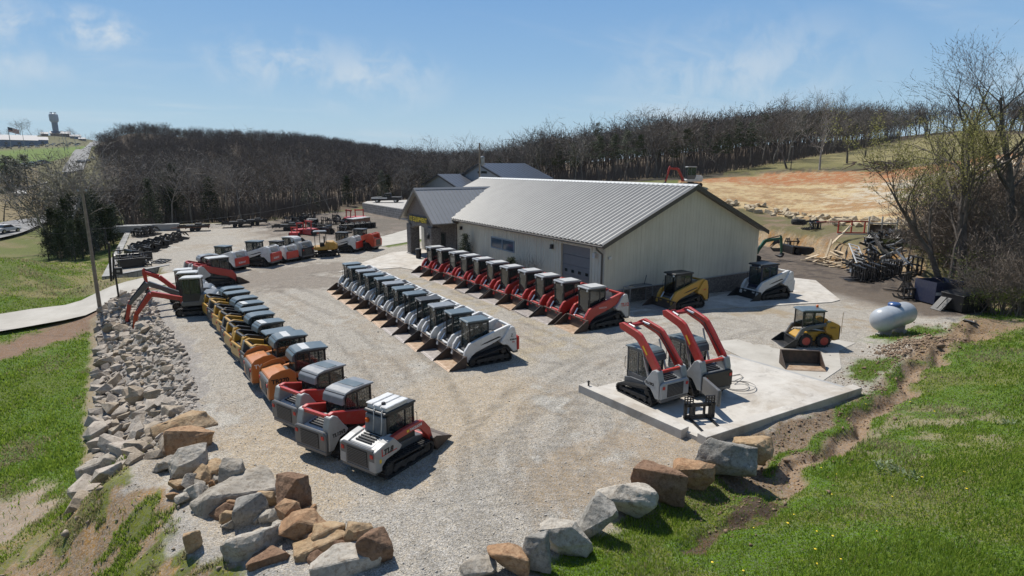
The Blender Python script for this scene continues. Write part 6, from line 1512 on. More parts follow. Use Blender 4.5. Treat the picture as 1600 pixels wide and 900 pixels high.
do = d.build('open_rear_door', M['dark_grey'], ra2, .02)
# by the gable wall
ya = make_loader('tracked_loader', 'yellow tracked loader with lowered bucket parked by the gable wall', dict(body=M['yellow'], rear=M['black'], arm=M['yellow'], roof=M['cabframe'], bucket=M['bucket_dark'], floor=M['bucket_worn_grey'], bw=1.9, door=False, hood=M['black'], text=[('ASV', .12, M['lettering_red'], (-.95, .806, 1.0), 'left', {'bold': .004})])); place(ya, 26.9, 24.55, 176, 1.05, float(yard_z(np.array(26.9), 0)) + .05)
wh = make_loader('tracked_loader', 'white tracked loader with black cab at the far corner of the gable wall', dict(body=M['white'], rear=M['white'], arm=M['white'], roof=M['cabframe'], cabmat=M['navy'], bucket=M['bucket_black'], floor=M['bucket_black'], hood=M['dark_grey'], grille=False)); place(wh, 34.9, 24.35, 172, 1.16, float(yard_z(np.array(34.9), 0)) + .05)
# small wheeled loader
def wheeled_loader(label):
    t = thing('wheeled_loader', label, 'loader')
    for s in (-1, 1):
        for x in (-.42, .48):
            w = MB(); w.lathe([(.20, s * .5 - .11), (.31, s * .5 - .11), (.335, s * .5 - .07), (.335, s * .5 + .07), (.31, s * .5 + .11), (.20, s * .5 + .11)], (x, 0, .335), 'y', 22)
            for q in range(14): an = q * 2 * PI / 14; w.box((x + .335 * math.cos(an), s * .5, .335 + .335 * math.sin(an)), (.05, .2, .045), Matrix.Rotation(-an + PI / 2, 3, 'Y'))
            wo = w.build('wheel', M['rubber'], t); h = MB(); h.lathe([(.05, s * .5 - .118), (.2, s * .5 - .118), (.2, s * .5 + .118), (.05, s * .5 + .118)], (x, 0, .335), 'y', 18); h.build('rim', M['red'], wo)
    b = MB(); b.prism([(-1.05, .3), (.85, .26), (.9, .5), (.62, .72), (-.2, .76), (-.3, .9), (-1.1, .92)], -.37, .37); b.build('chassis', M['yellow'], t, .02)
    for s in (-1, 1):
        p = MB(); p.prism([(-1.12, .42), (-.86, .36), (-.78, .62), (-.5, .74), (-.42, 1.0), (-.5, 1.28), (-.72, 1.34), (-1.1, 1.16)], s * .52 - .12, s * .52 + .12); sp = p.build('side_panel', M['yellow'], t, .03)
        if s > 0: lettering('GEHL', .12, M['lettering_black'], sp, (-.62, .645, 1.0), (PI / 2, 0, PI))
        a = MB(); a.prism([(-.9, 1.18), (-.86, 1.28), (.3, 1.12), (.72, .98), (.98, .5), (1.0, .3), (.86, .3), (.78, .6), (.56, .84), (.2, .94)], s * .52 - .06, s * .52 + .06); a.build('lift_arm', M['dark_grey'], t, .015)
        h = MB(); h.cyl((-.5, s * .43, .8), (.3, s * .43, .95), .04, n=8); h.build('lift_cylinder', M['steel'], t)
    g = MB(); g.b(-1.16, -1.08, -.62, .62, .42, 1.1); g.build('rear_door', M['black'], t, .02)
    c = MB()
    for s in (-1, 1):
        for x in (-.42, .1, .6): c.b(x, x + .06, s * .40 - .025, s * .40 + .025, .8, 1.78)
        c.b(-.42, .66, s * .4 - .02, s * .4 + .02, .8, 1.0); c.b(-.42, .66, s * .4 - .025, s * .4 + .025, 1.72, 1.78)
    c.b(-.42, -.37, -.4, .4, .8, 1.2); co = c.build('cab_frame', M['cabframe'], t, .01)
    for s in (-1, 1): w = MB(); w.b(-.4, .64, s * .405 - .004, s * .405 + .004, 1.0, 1.74); w.build('side_window', M['glass'], co)
    r = MB(); r.prism([(-.52, 1.78), (.74, 1.78), (.76, 1.82), (.6, 1.87), (-.4, 1.87), (-.52, 1.82)], -.48, .48); r.build('roof', M['roof_slate'], t, .02)
    bc = MB(); bc.lathe([(.05, 1.87), (.06, 1.9), (.055, 1.97), (.03, 1.99)], (-.34, -.2, 0), 'z', 12); bc.build('beacon', M['lamp_orange'], t)
    make_bucket(t, .98, 1.36, M['bucket_black'], M['bucket_black'], False, 0, .42, .62)
    return t
wm = wheeled_loader('small yellow wheeled loader with red wheel rims and orange beacon'); place(wm, 26.35, 15.75, 150, .97)
# ---------------------------------------------------------------- excavators
def seg_prism(mb, p0, p1, w0, w1, y0, y1):
    p0 = Vector((p0[0], p0[1])); p1 = Vector((p1[0], p1[1])); d = (p1 - p0).normalized(); n = Vector((-d.y, d.x))
    mb.prism([tuple(p0 - n * w0 / 2), tuple(p1 - n * w1 / 2), tuple(p1 + n * w1 / 2), tuple(p0 + n * w0 / 2)], y0, y1)
def make_excavator(label, st, s=1.0):
    """faces +x; boom, stick and bucket by joint points (x, z)"""
    t = thing('excavator', label, 'excavator', group=st.get('group'))
    for k in (-1, 1): make_track(t, [(.95, .26, .25), (-.95, .26, .25)], *((.55, .92) if k > 0 else (-.92, -.55)), lug=.13)
    u = MB(); u.b(-.5, .5, -.56, .56, .25, .5); u.lathe([(.4, .5), (.4, .62)], (0, 0, 0), 'z', 20); u.build('undercarriage', M['undercarriage'], t, .02)
    if st.get('blade', True):
        b = MB(); b.prism([(-1.5, .08), (-1.42, .08), (-1.38, .3), (-1.44, .5), (-1.52, .5)], -.95, .95); b.b(-1.42, -.5, -.5, -.38, .26, .38); b.b(-1.42, -.5, .38, .5, .26, .38); b.build('dozer_blade', st['trim'], t, .01)
    h = MB(); h.prism([(-1.15, .68), (.75, .64), (.85, .8), (.8, .98), (-.2, 1.0), (-.35, 1.42), (-1.05, 1.42), (-1.3, 1.15)], -.82, .82); h.build('house', st['body'], t, .05)
    cw = MB(); cw.lathe([(.82, .66), (.9, .8), (.88, 1.15), (.7, 1.3)], (-.55, 0, 0), 'z', 20); cw.v = [v if v[0] < -.5 else (-.5, v[1], v[2]) for v in cw.v]; cw.build('counterweight', st.get('cw', st['body']), t)
    c = MB(); X0, X1, Y0, Y1 = -.38, .72, -.05, .80; z0, z1 = .95, 2.42
    for x in (X0, .2, X1 - .06):
        for y in (Y0, Y1 - .06): c.b(x, x + .06, y, y + .06, z0, z1)
    c.b(X0, X1, Y0, Y1, z0 - .08, z0)
    if st.get('cab', True): c.b(X0, X1, Y0, Y0 + .04, z0, z0 + .5); c.b(X0, X1, Y1 - .04, Y1, z0, z0 + .5); c.b(X0, X0 + .05, Y0, Y1, z0, z0 + .8)
    co = c.build('cab_frame', st['cabmat'], t, .015)
    if st.get('cab', True):
        for nm, bx in (('side_window', (X0 + .06, X1 - .06, Y1 - .02, Y1 - .01, z0 + .5, z1 - .05)), ('side_window', (X0 + .06, X1 - .06, Y0 + .01, Y0 + .02, z0 + .5, z1 - .05)), ('front_window', (X1 - .03, X1 - .02, Y0 + .06, Y1 - .06, z0 + .1, z1 - .05)), ('rear_window', (X0 + .02, X0 + .03, Y0 + .06, Y1 - .06, z0 + .8, z1 - .05))): w = MB(); w.b(*bx); w.build(nm, M['glass'], co)
    se = MB(); se.b(-.2, .25, .12, .62, z0, z0 + .4); se.b(-.26, -.12, .14, .6, z0 + .4, z0 + 1.0); se.build('seat', M['seat'], co, .03)
    r = MB(); r.prism([(X0 - .06, z1), (X1 + .1, z1), (X1 + .08, z1 + .06), (X1 - .1, z1 + .1), (X0 + .06, z1 + .1), (X0 - .06, z1 + .05)], Y0 - .05, Y1 + .05); r.build('roof', st['roof'], t, .03)
    J = st['joints']                                        # pivot, elbow, tip, stick end
    yb = -.32 if st.get('cab', True) else -.30
    b = MB(); seg_prism(b, J[0], J[1], .26, .34, yb - .12, yb + .12); seg_prism(b, J[1], J[2], .34, .2, yb - .118, yb + .118); b.b(.6, J[0][0] + .15, yb - .16, yb + .16, .66, .98); bo = b.build('boom', st['boom'], t, .02)
    if st.get('text'): lettering(st['text'], .16, M['lettering_white'], bo, ((J[0][0] + J[1][0]) / 2 - .35, yb + .125, (J[0][1] + J[1][1]) / 2), (PI / 2, 0, PI))
    k = MB(); seg_prism(k, J[2], J[3], .26, .16, yb - .09, yb + .09); d = (Vector(J[2]) - Vector(J[3])).normalized(); e = Vector(J[2]) + d * .28; seg_prism(k, J[2], e, .24, .12, yb - .088, yb + .088); k.build('stick', st['stick'], t, .015)
    cy = MB(); cy.cyl((J[0][0] + .1, yb, J[0][1] - .2), ((J[1][0] * .7 + J[0][0] * .3), yb, (J[1][1] * .7 + J[0][1] * .3) - .1), .06, n=8); n_ = Vector((0, .22)); cy.cyl((J[1][0] * .9 + J[2][0] * .1, yb, J[1][1] + .2), (e.x, yb, e.y + .02), .05, n=8)
    cy.cyl((J[2][0], yb, J[2][1] + .16), (J[3][0] + .12, yb, J[3][1] + .2), .045, n=8); cy.build('hydraulic_cylinder', M['black'], t)
    q = J[3]; bk = MB(); R = Matrix.Rotation(st.get('curl', .4), 3, 'Y')
    sh = [(-.05, .05), (.12, .1), (.22, -.1), (.15, -.38), (-.1, -.5), (-.38, -.46), (-.42, -.38), (-.14, -.36), (.0, -.2)]
    bk.prism(sh, -.26, .26)
    for y in (-.2, -.07, .07, .2): bk.prism([(-.38, -.46), (-.36, -.38), (-.52, -.40)], y - .03, y + .03)
    bk.xf(R, (q[0], yb, q[1])); bk.build('digging_bucket', st.get('bucket', M['black']), t, .01)
    t.scale = (s,) * 3; return t
EX = dict(body=M['dark_grey'], cw=M['offwhite'], trim=M['black'], cabmat=M['cabframe'], roof=M['roof_pale'], boom=M['red'], stick=M['vermilion'], group='excavators with booms over the riprap', joints=[(.95, .95), (2.75, 1.4), (3.75, .05), (3.95, -.95)], text=None)
e1 = make_excavator('near excavator with glossy black cab and red orange boom over the riprap', EX); place(e1, 1.1, 37.9, 166, .9)
e2 = make_excavator('middle excavator with grey boom reaching over the riprap', dict(EX, boom=M['dark_grey'], stick=M['red'], joints=[(.95, .95), (2.7, 1.75), (3.9, .4), (4.2, -.8)])); place(e2, .95, 39.9, 170, .9)
e3 = make_excavator('farthest excavator of the three with bright red raised boom', dict(EX, boom=M['bright_red'], stick=M['bright_red'], joints=[(.95, .95), (1.9, 1.9), (2.8, 2.3), (2.7, 1.0)])); place(e3, .75, 42.0, 172, .85)
e4 = make_excavator('yellow mini excavator with open canopy in the back row', dict(body=M['yellow'], trim=M['black'], cabmat=M['cabframe'], roof=M['roof_grey'], boom=M['black'], stick=M['black'], cab=False, joints=[(.95, .85), (2.0, 1.75), (3.0, 1.1), (3.2, .4)])); place(e4, 12.7, 57.0, 168, .98)
x, y, z = by_dist(1079, 289, 100)
e5 = make_excavator('far red and white excavator working on the excavated rise', dict(body=M['white'], trim=M['black'], cabmat=M['dark_grey'], roof=M['offwhite'], boom=M['red'], stick=M['red'], joints=[(.95, .95), (1.6, 2.2), (2.7, 2.3), (3.1, .6)], blade=False)); place(e5, x, y, 150, 1.3, hz1(x, y))
e6 = make_excavator('green mini excavator behind the far corner of the building', dict(body=M['green'], trim=M['black'], cabmat=M['cabframe'], roof=M['green'], boom=M['green'], stick=M['green'], joints=[(.95, .85), (1.75, 2.0), (3.4, 2.25), (3.6, .7)])); place(e6, 48.9, 36.6, -28, .95, hz1(48.9, 36.6))

# ---------------------------------------------------------------- road vehicles
def make_vehicle(name, label, cat, m, kind='car', group=None):
    t = thing(name, label, cat, group=group); L_ = 5.6 if kind == 'pickup' else 4.5
    b = MB()
    if kind == 'pickup': b.prism([(-L_ / 2, .45), (L_ / 2, .42), (L_ / 2 + .05, .75), (L_ / 2 - .1, 1.02), (.95, 1.1), (-.75, 1.1), (-L_ / 2, 1.08)], -.95, .95)
    else: b.prism([(-L_ / 2, .4), (L_ / 2, .36), (L_ / 2, .7), (1.1, .92), (-1.6, .98), (-L_ / 2, .9)], -.88, .88)
    b.build('body', m, t, .06)
    c = MB(); P = [(.95, 1.08), (.25, 1.72), (-.75, 1.75), (-.9, 1.08)] if kind == 'pickup' else [(1.1, .9), (.4, 1.4), (-1.0, 1.42), (-1.75, .95)]
    c.prism(P, -.78, .78); co = c.build('cabin', M['glass_dark'] if kind == 'car' else m, t, .06)
    r = MB(); r.prism([(.2, P[1][1] - .02), (-.7 if kind == 'pickup' else -.95, P[2][1] - .03), (-.7 if kind == 'pickup' else -.95, P[2][1] + .02), (.2, P[1][1] + .03)], -.76, .76); r.build('roof', m, t, .02)
    if kind == 'pickup':
        for s in (-1, 1): w = MB(); w.prism([(.72, 1.14), (.2, 1.62), (-.66, 1.64), (-.72, 1.14)], s * .785 - .004, s * .785 + .004); w.build('side_window', M['glass_dark'], co)
        w = MB(); w.add([(.93, -.68, 1.12), (.93, .68, 1.12), (.29, .62, 1.68), (.29, -.62, 1.68)], [(0, 1, 2, 3)]); w.xf(None, (.02, 0, .02)); w.build('windscreen', M['glass_dark'], co)
    for s in (-1, 1):
        for x in (-L_ * .31, L_ * .31):
            w = MB(); w.lathe([(.2, s * .82 - .11), (.36, s * .82 - .1), (.36, s * .82 + .1), (.2, s * .82 + .11)], (x, 0, .36), 'y', 16); wo = w.build('wheel', M['rubber'], t); q = MB(); q.lathe([(.05, s * .84 - .1), (.2, s * .84 - .1), (.2, s * .84 + .1), (.05, s * .84 + .1)], (x, 0, .36), 'y', 12); q.build('rim', M['steel'], wo)
        l = MB(); l.b(L_ / 2 - .06, L_ / 2 + .03, s * .7 - .14, s * .7 + .14, .7, .84); l.build('headlight', M['lamp_white'], t)
    return t
pk = make_vehicle('pickup_truck', 'black and white pickup truck parked on the walled terrace', 'pickup', M['black'], 'pickup')
p = MB(); p.b(-.2, 2.78, -.965, .965, .75, .98); p.build('white_hood_panel', M['white'], pk)
x, y = gp(622, 312, 1.4); place(pk, 38.2, 112.5, 150, 1.05, 1.45)
car = make_vehicle('parked_car', 'white car on the valley road at the frame edge', 'car', M['white']); X, Y, Z = by_dist(8, 353, 131); place(car, X, Y, 60, 1.0, hz1(X, Y) + .3)
cm = [M['white'], M['black'], M['navy'], M['grey_paint']]
r_ = random.Random(2)
carp = [make_vehicle('parked_car', 'car', 'car', m, group='cars on the town lot') for m in cm]
usedc = set()
def far_car(px, py, d, lab, rz, grp, k):
    X, Y, Z = by_dist(px, py, d); src = carp[k]
    o = src if k not in usedc else dup(src, (0, 0, 0), 0); usedc.add(k); o['label'] = lab; o['group'] = grp; place(o, X, Y, rz, 1.0, hz1(X, Y) + .15)
for i in range(26):
    k = r_.choice([0, 0, 0, 1, 1, 2, 3]); far_car(-2 + i * 5 + r_.uniform(-1.5, 1.5), 226 + (i % 3) * 1.5, 700 + (i % 3) * 30, ['white', 'black', 'dark blue', 'grey', 'red'][k] + ' car parked on the distant hillside lot', r_.uniform(0, 180), 'cars on the town lot', k)
for i, (px, py, d) in enumerate(((123, 250, 370), (130, 251, 365), (138, 252, 362), (146, 251, 372), (145, 233, 560), (140, 231, 600), (150, 223, 850), (147, 221, 900))):
    far_car(px, py, d, ['black', 'white'][i % 2] + ' vehicle on the distant highway', 100, 'vehicles on the highway', 1 - i % 2)
for i in range(16):
    far_car(22 + i * 3.4, 238 + (i % 4) * 2.2 + i * .25, 470 - (i % 4) * 20, 'dark vehicle in the rows below the distant car lot', 20, 'vehicles below the lot', r_.choice([1, 1, 3]))
# ---------------------------------------------------------------- wash pad
pad = thing('wash_pad', 'raised concrete wash pad with low kerb walls under the raised loaders', 'concrete pad'); mb = MB()
mb.prismz([(13.2, 16.35), (13.66, 11.3), (21.75, 11.3), (21.2, 16.35)], -.35, .15); mb.build('floor', M['concrete'], pad)
mb = MB(); mb.prismz([(12.9, 16.6), (13.3, 16.62), (13.72, 11.85), (13.32, 11.8)], -.3, .31); mb.build('kerb_wall', M['concrete'], pad, .012)
mb = MB(); mb.prismz([(13.62, 11.05), (21.95, 10.85), (22.0, 11.25), (13.62, 11.42)], -.7, .30); mb.build('kerb_wall', M['concrete'], pad, .012)
mb = MB(); mb.prismz([(21.22, 16.4), (21.45, 16.4), (22.0, 11.3), (21.77, 11.3)], -.2, .12); mb.build('drain_joint', M['concrete_side'], pad)
t = thing('anchor_post', 'short dark pipe stub on the kerb corner of the wash pad', 'post', (13.15, 16.3, .31)); mb = MB(); mb.cyl((0, 0, 0), (0, 0, .2), .035, n=8); mb.build('pipe', M['black'], t); mb = MB(); mb.cyl((-.06, 0, .17), (.06, 0, .17), .02, n=6); mb.build('handle', M['black'], t)
# pallet fork
t = thing('pallet_fork', 'black pallet fork attachment lying on the wash pad', 'attachment', (14.75, 12.35, .15), math.radians(-22 - 90)); mb = MB()
mb.b(-.05, .05, -.55, .55, .02, .14); mb.b(-.05, .05, -.55, .55, .44, .56)
for y in (-.5, .5): mb.b(-.05, .05, y - .05, y + .05, .02, .56)
for y in (-.18, .18): mb.b(-.06, .04, y - .03, y + .03, .02, .56)
mb.build('frame', M['attach'], t, .01); mb = MB()
for s in (-1, 1):
    for q in range(4): mb.b(-.03, .03, s * .38 - .17 + q * .1, s * .38 - .15 + q * .1, .56, .80)
    for z in (.62, .70, .79): mb.b(-.028, .028, s * .38 - .17, s * .38 + .15, z, z + .02)
mb.build('guard', M['attach'], t)
for y in (-.34, .34): mb = MB(); mb.prism([(.05, .0), (1.15, .0), (1.15, .012), (.12, .05), (.12, .5), (.05, .5)], y - .05, y + .05); mb.build('tine', M['attach'], t)
# hose coil
t = thing('garden_hose', 'grey hose lying in loops behind the raised loaders', 'hose', (18.4, 13.5, .15)); mb = MB(); P = []
for k in range(90): a = k * .16; r = .38 + .18 * math.sin(k * .13) + .12 * (k / 90); P.append((r * math.cos(a) * 1.2, r * math.sin(a), .025 + .001 * k))
P += [(.9, .6, .025), (1.1, .9, .025), (.2, 1.0, .025)]
mb.tube(P, .017, 5); mb.build('coil', mat('grey_hose', (.33, .31, .28), .6), t)
# loose bucket by the small loader
t = thing('loader_bucket', 'rusty brown loader bucket detached on the dirt in front of the small yellow loader', 'bucket', (22.95, 13.95, hz1(22.9, 13.9) + .02), math.radians(-128)); make_bucket(t, -.3, 1.62, M['bucket_dark'], M['bucket_worn'], False, 0, .58, .85)
# propane tank
t = thing('propane_tank', 'pale grey propane tank with blue dome lying on the grass', 'tank', (32.55, 15.0, hz1(32.5, 15.0) + .12), math.radians(4)); mb = MB(); R_ = .62; L_ = 1.25
prof = [(R_ * math.sin(a), -L_ - R_ * .8 * math.cos(a)) for a in np.linspace(.06, PI / 2, 8)] + [(R_ * math.sin(a), L_ + R_ * .8 * math.cos(a)) for a in np.linspace(PI / 2, .06, 8)]
mb.lathe(prof, (0, 0, R_ + .22), 'x', 32); tk = mb.build('shell', M['tank'], t, smooth=True)
mb = MB()
for x in (-.8, .8): mb.b(x - .07, x + .07, -.3, .3, 0, .3); mb.b(x - .2, x + .2, -.35, .35, -.16, .0)
mb.build('foot', M['concrete_side'], t)
mb = MB(); mb.lathe([(.30, R_ * 2 + .14), (.30, R_ * 2 + .30), (.24, R_ * 2 + .36), (.08, R_ * 2 + .38)], (-.1, 0, 0), 'z', 20); mb.build('dome', M['blue'], t, smooth=False)
mb = MB(); mb.lathe([(.05, .0), (.05, .06)], (-L_ - .2, -.42, R_ + .5), 'x', 10); mb.build('gauge', M['black'], t)
# marker rod near the tank
t = thing('thin_stake', 'thin pale stake standing in the dirt beside the propane tank', 'stake', (30.1, 16.3, hz1(30.1, 16.3))); mb = MB(); mb.cyl((0, 0, -.1), (0, 0, 1.15), .018, n=6); mb.build('rod', M['wood'], t); mb = MB(); mb.cyl((0, 0, 1.1), (.9, .35, 1.0), .008, n=4); mb.build('wire', M['galv'], t)
# dumpsters
def dumpster(loc, rz, L_, W_, H_, m, label, lid):
    t = thing('dumpster', label, 'dumpster', loc, rz); mb = MB(); a = MB()
    h = .05; mb.prism([(-L_ / 2, .1), (L_ / 2 - .2, .1), (L_ / 2, H_ * .8), (L_ / 2, H_), (-L_ / 2, H_ * (.85 if lid else 1))], -W_ / 2, -W_ / 2 + h); mb.prism([(-L_ / 2, .1), (L_ / 2 - .2, .1), (L_ / 2, H_ * .8), (L_ / 2, H_), (-L_ / 2, H_ * (.85 if lid else 1))], W_ / 2 - h, W_ / 2)
    mb.b(-L_ / 2, -L_ / 2 + h, -W_ / 2 + h, W_ / 2 - h, .1, H_ * (.85 if lid else 1)); mb.b(L_ / 2 - h, L_ / 2, -W_ / 2 + h, W_ / 2 - h, H_ * .75, H_); mb.b(-L_ / 2 + h, L_ / 2 - .25, -W_ / 2 + h, W_ / 2 - h, .1, .16); mb.prism([(L_ / 2 - .25, .12), (L_ / 2 - .2, .12), (L_ / 2, H_ * .8), (L_ / 2 - .05, H_ * .8)], -W_ / 2 + h, W_ / 2 - h)
    for x in (-.6, .6): mb.b(x - .06, x + .06, -W_ / 2 - .05, -W_ / 2 - .001, .15, H_ * .8)
    mb.build('bin', m, t)
    if lid:
        l = MB(); l.prism([(-L_ / 2 - .05, H_ * .85 + .01), (0, H_ * .93 + .01), (L_ / 2 + .05, H_ + .01), (L_ / 2 + .05, H_ + .06), (0, H_ + .03), (-L_ / 2 - .05, H_ * .85 + .06)], -W_ / 2 - .05, W_ / 2 + .05); l.build('lid', M['black'], t, .01)
    s = MB(); s.b(-L_ / 2 + .02, -L_ / 2 + .9, -W_ / 2 - .012, -W_ / 2 - .002, H_ * .45, H_ * .58)
    if not lid: s.build('white_label', M['white'], t)
    for x in (-L_ / 2 + .15, L_ / 2 - .45):
        for y in (-1, 1): w = MB(); w.lathe([(.08, -.03), (.08, .03)], (x, y * (W_ / 2 - .15), .08), 'y', 10); w.build('caster', M['rubber'], t)
    return t
dumpster((44.4, 17.9, hz1(44.4, 17.9)), math.radians(-22), 2.2, 1.7, 1.55, M['navy'], 'open dark blue dumpster standing beside the black one', False)
dumpster((43.3, 15.9, hz1(43.3, 15.9)), math.radians(-20), 2.1, 1.5, 1.25, M['black'], 'black lidded dumpster nearest the grass bank', True)
t = thing('rubbish_cover', 'loose black dumpster cover leaning on the black dumpster', 'lid', (42.15, 16.75, hz1(42.1, 16.7) + .42), math.radians(-22)); mb = MB(); mb.box((0, 0, 0), (1.1, .8, .05), Matrix.Rotation(math.radians(-48), 3, 'Y')); mb.build('panel', M['black'], t, .01); mb = MB(); mb.box((0, 0, .06), (.9, .1, .05), Matrix.Rotation(math.radians(-48), 3, 'Y')); mb.build('rib', M['black'], t)
t = thing('sheet_metal', 'white metal offcut lying where the ditch begins', 'metal scrap', (38.1, 13.7, hz1(38.1, 13.7) + .15), .4); mb = MB(); mb.box((0, 0, 0), (1.1, .5, .04), Matrix.Rotation(.25, 3, 'Y') @ Matrix.Rotation(.2, 3, 'X')); mb.build('panel', M['white'], t); mb = MB(); mb.box((.3, -.3, -.05), (.8, .12, .12), Matrix.Rotation(.25, 3, 'Y')); mb.build('plank', M['wood'], t)

# ---------------------------------------------------------------- attachments: grapples, rakes, frames
def grapple(seed, kind='grapple'):
    r = random.Random(seed); t = thing('grapple_attachment' if kind == 'grapple' else 'skid_frame', 'x', 'attachment'); W_ = 1.7
    mb = MB()
    if kind == 'grapple':
        mb.b(-.06, .06, -W_ / 2, W_ / 2, .05, .16); mb.b(-.06, .06, -W_ / 2, W_ / 2, .58, .68)
        for y in (-.35, .35): mb.b(-.07, .05, y - .05, y + .05, .05, .66)
        mb.build('back_frame', M['attach'], t, .01)
        k = MB()
        for q in range(7):
            y = -W_ / 2 + .04 + q * (W_ - .08) / 6; k.prism([(0, .02), (.75, .0), (.95, .16), (.9, .2), (.7, .1), (.1, .14), (.06, .62), (-.02, .62)], y - .018, y + .018)
        k.build('tine', M['attach'], t)
        for y in (-.45, .45):
            j = MB(); j.prism([(.0, .66), (.28, .92), (.66, .82), (.92, .42), (.98, .3), (.84, .44), (.6, .66), (.3, .76), (.08, .6)], y - .12, y - .08); j.prism([(.0, .66), (.28, .92), (.66, .82), (.92, .42), (.98, .3), (.84, .44), (.6, .66), (.3, .76), (.08, .6)], y + .08, y + .12); j.cyl((.45, y - .12, .8), (.45, y + .12, .8), .05, n=6); jo = j.build('clamp_arm', M['attach'], t)
            c = MB(); c.cyl((.02, y, .3), (.42, y, .78), .04, n=8); c.build('cylinder', M['steel'], jo)
    elif kind == 'frame':
        mb.b(-.05, .05, -.6, .6, .02, .12); mb.b(-.05, .05, -.6, .6, .52, .62); mb.b(-.05, .05, -.6, .6, 1.0, 1.08)
        for y in (-.58, -.2, .2, .58): mb.b(-.04, .04, y - .035, y + .035, .02, 1.05)
        mb.build('back_frame', M['attach'], t, .01)
        for y in (-.35, .35): k = MB(); k.prism([(.05, .0), (1.05, .02), (1.05, .04), (.12, .07), (.12, .7), (.05, .7)], y - .06, y + .06); k.build('tine', M['attach'], t)
    else:                                                   # auger / broom style: drum in a frame
        mb.prism([(-.1, .05), (.05, .02), (.05, .7), (-.1, .66)], -.9, .9); mb.prism([(-.1, .66), (.7, .5), (.74, .55), (-.06, .74)], -.92, .92); mb.build('hood', M['attach'], t, .01)
        k = MB(); k.lathe([(.24, -.85), (.28, -.6), (.24, -.3), (.28, 0), (.24, .3), (.28, .6), (.24, .85)], (.42, 0, .28), 'y', 14); k.build('drum', M['rubber'], t)
    return t
G1, G2, G3 = grapple(1), grapple(2, 'frame'), grapple(3, 'drum')
_used = set()
def drop(src, x, y, deg, lab, grp, s=1.0, tilt=None):
    o = src if id(src) not in _used else dup(src, (0, 0, 0), 0); _used.add(id(src))
    z = hz1(x, y)
    if 33 < x < 62 and 88 < y < 120: z = 1.45
    place(o, x, y, deg, s, z); o['label'] = lab; o['group'] = grp
    if tilt: o.rotation_euler = (0, tilt, math.radians(deg))
    return o
r = random.Random(9)
# corner of the yard by the block wall: three rows of black grapples
for k, px in enumerate(np.linspace(206, 278, 9)):
    x, y = gp(px, np.interp(px, [206, 278], [396, 374]), 0); drop(G1, x, y, 20 + r.uniform(-8, 8), 'black grapple attachment in the front line by the block wall', 'attachments by the block wall', 1.1)
for k, px in enumerate(np.linspace(203, 250, 7)):
    x, y = gp(px, np.interp(px, [203, 250], [403, 385]), 0); drop(G1 if k % 2 else G3, x, y, 20 + r.uniform(-8, 8), 'black attachment in the packed cluster by the block wall', 'attachments in the wall cluster', 1.1)
for k, (px, py) in enumerate(((196, 402), (205, 410), (214, 413), (220, 408), (199, 415), (208, 418), (218, 417))):
    x, y = gp(px, py, 0); drop(G3 if k % 2 else G1, x, y, 100 + r.uniform(-15, 15), 'low black attachment lying nearest the wall corner', 'attachments at the wall corner', 1.1)
for k, (px, py) in enumerate(((213, 371), (224, 369), (233, 367))):
    x, y = gp(px, py, 0); drop(G1, x, y, 30, 'black grapple beside the grey concrete beams', 'attachments by the beams', 1.2)
x, y = gp(241, 412, 0); drop(G2, x, y, 40, 'flat black frame lying alone on the yard by the block wall', 'lone frames', 1.15, 1.4)
# middle heap behind the back row
for k in range(26):
    px = r.uniform(452, 545); py = r.uniform(350, 366) if k < 15 else r.uniform(342, 350)
    x, y = gp(px, py, 0); drop([G1, G3, G1, G2][k % 4], x, y, r.uniform(0, 360), 'black attachment in the heap beyond the back row', 'attachments in the heap beyond the back row', 1.15)
for k in range(9):
    px = 542 + k * 4.2; x, y = gp(px, 360 - k * .5, 0); drop(G1 if k % 2 else G3, x, y, 60, 'black attachment in the short line beside the upper driveway', 'attachments beside the upper driveway', 1.1)
# red pieces
def red_implement(px, py, rz, s, label, m='red'):
    x, y = gp(px, py, 0); t = thing('red_implement', label, 'attachment', (x, y, hz1(x, y)), rz); mb = MB(); mb.prism([(-.6, .1), (.6, .1), (.7, .5), (.3, .8), (-.5, .7)], -.8, .8); mb.build('housing', M[m], t, .04)
    mb = MB(); mb.cyl((-.3, -.5, .7), (-.2, -.5, 1.7), .07, n=8); mb.cyl((-.3, .5, .7), (-.2, .5, 1.7), .07, n=8); mb.b(-.35, -.1, -.6, .6, 1.5, 1.66); mb.build('mast', M[m], t)
    for yy in (-.85, .85): w = MB(); w.lathe([(.1, yy - .1), (.35, yy - .1), (.35, yy + .1), (.1, yy + .1)], (-.2, 0, .35), 'y', 14); w.build('wheel', M['rubber'], t)
    t.scale = (s,) * 3
red_implement(486, 367, .4, 1.1, 'red upright implement at the near side of the attachment heap'); red_implement(468, 366, 2.0, .9, 'small red implement at the left of the attachment heap'); red_implement(461, 369, 1.0, .7, 'lowest red implement apart from the attachment heap', 'bright_red')
red_implement(548, 348, .3, 1.2, 'red implement behind the pallets'); red_implement(562, 347, 1.3, 1.2, 'second red implement behind the pallets', 'bright_red')
for k, (px, py) in enumerate(((555, 352), (566, 350))):
    x, y = gp(px, py, 0); t = thing('crate_stack', 'pale topped brown crates beside the red implements, ' + ('left stack' if k == 0 else 'right stack'), 'crates', (x, y, 0), .5); mb = MB(); mb.b(-1.0, 1.0, -.7, .7, .1, .95); mb.build('crate', M['brick'] if 'brick' in M else mat('brown_crate', (.22, .12, .08), .8), t, .02); mb = MB(); mb.b(-1.05, 1.05, -.75, .75, .951, 1.03); mb.build('lid', M['roof_pale'], t); mb = MB(); mb.b(-1, 1, -.6, -.5, 0, .1); mb.b(-1, 1, .5, .6, 0, .1); mb.build('pallet', M['wood'], t)
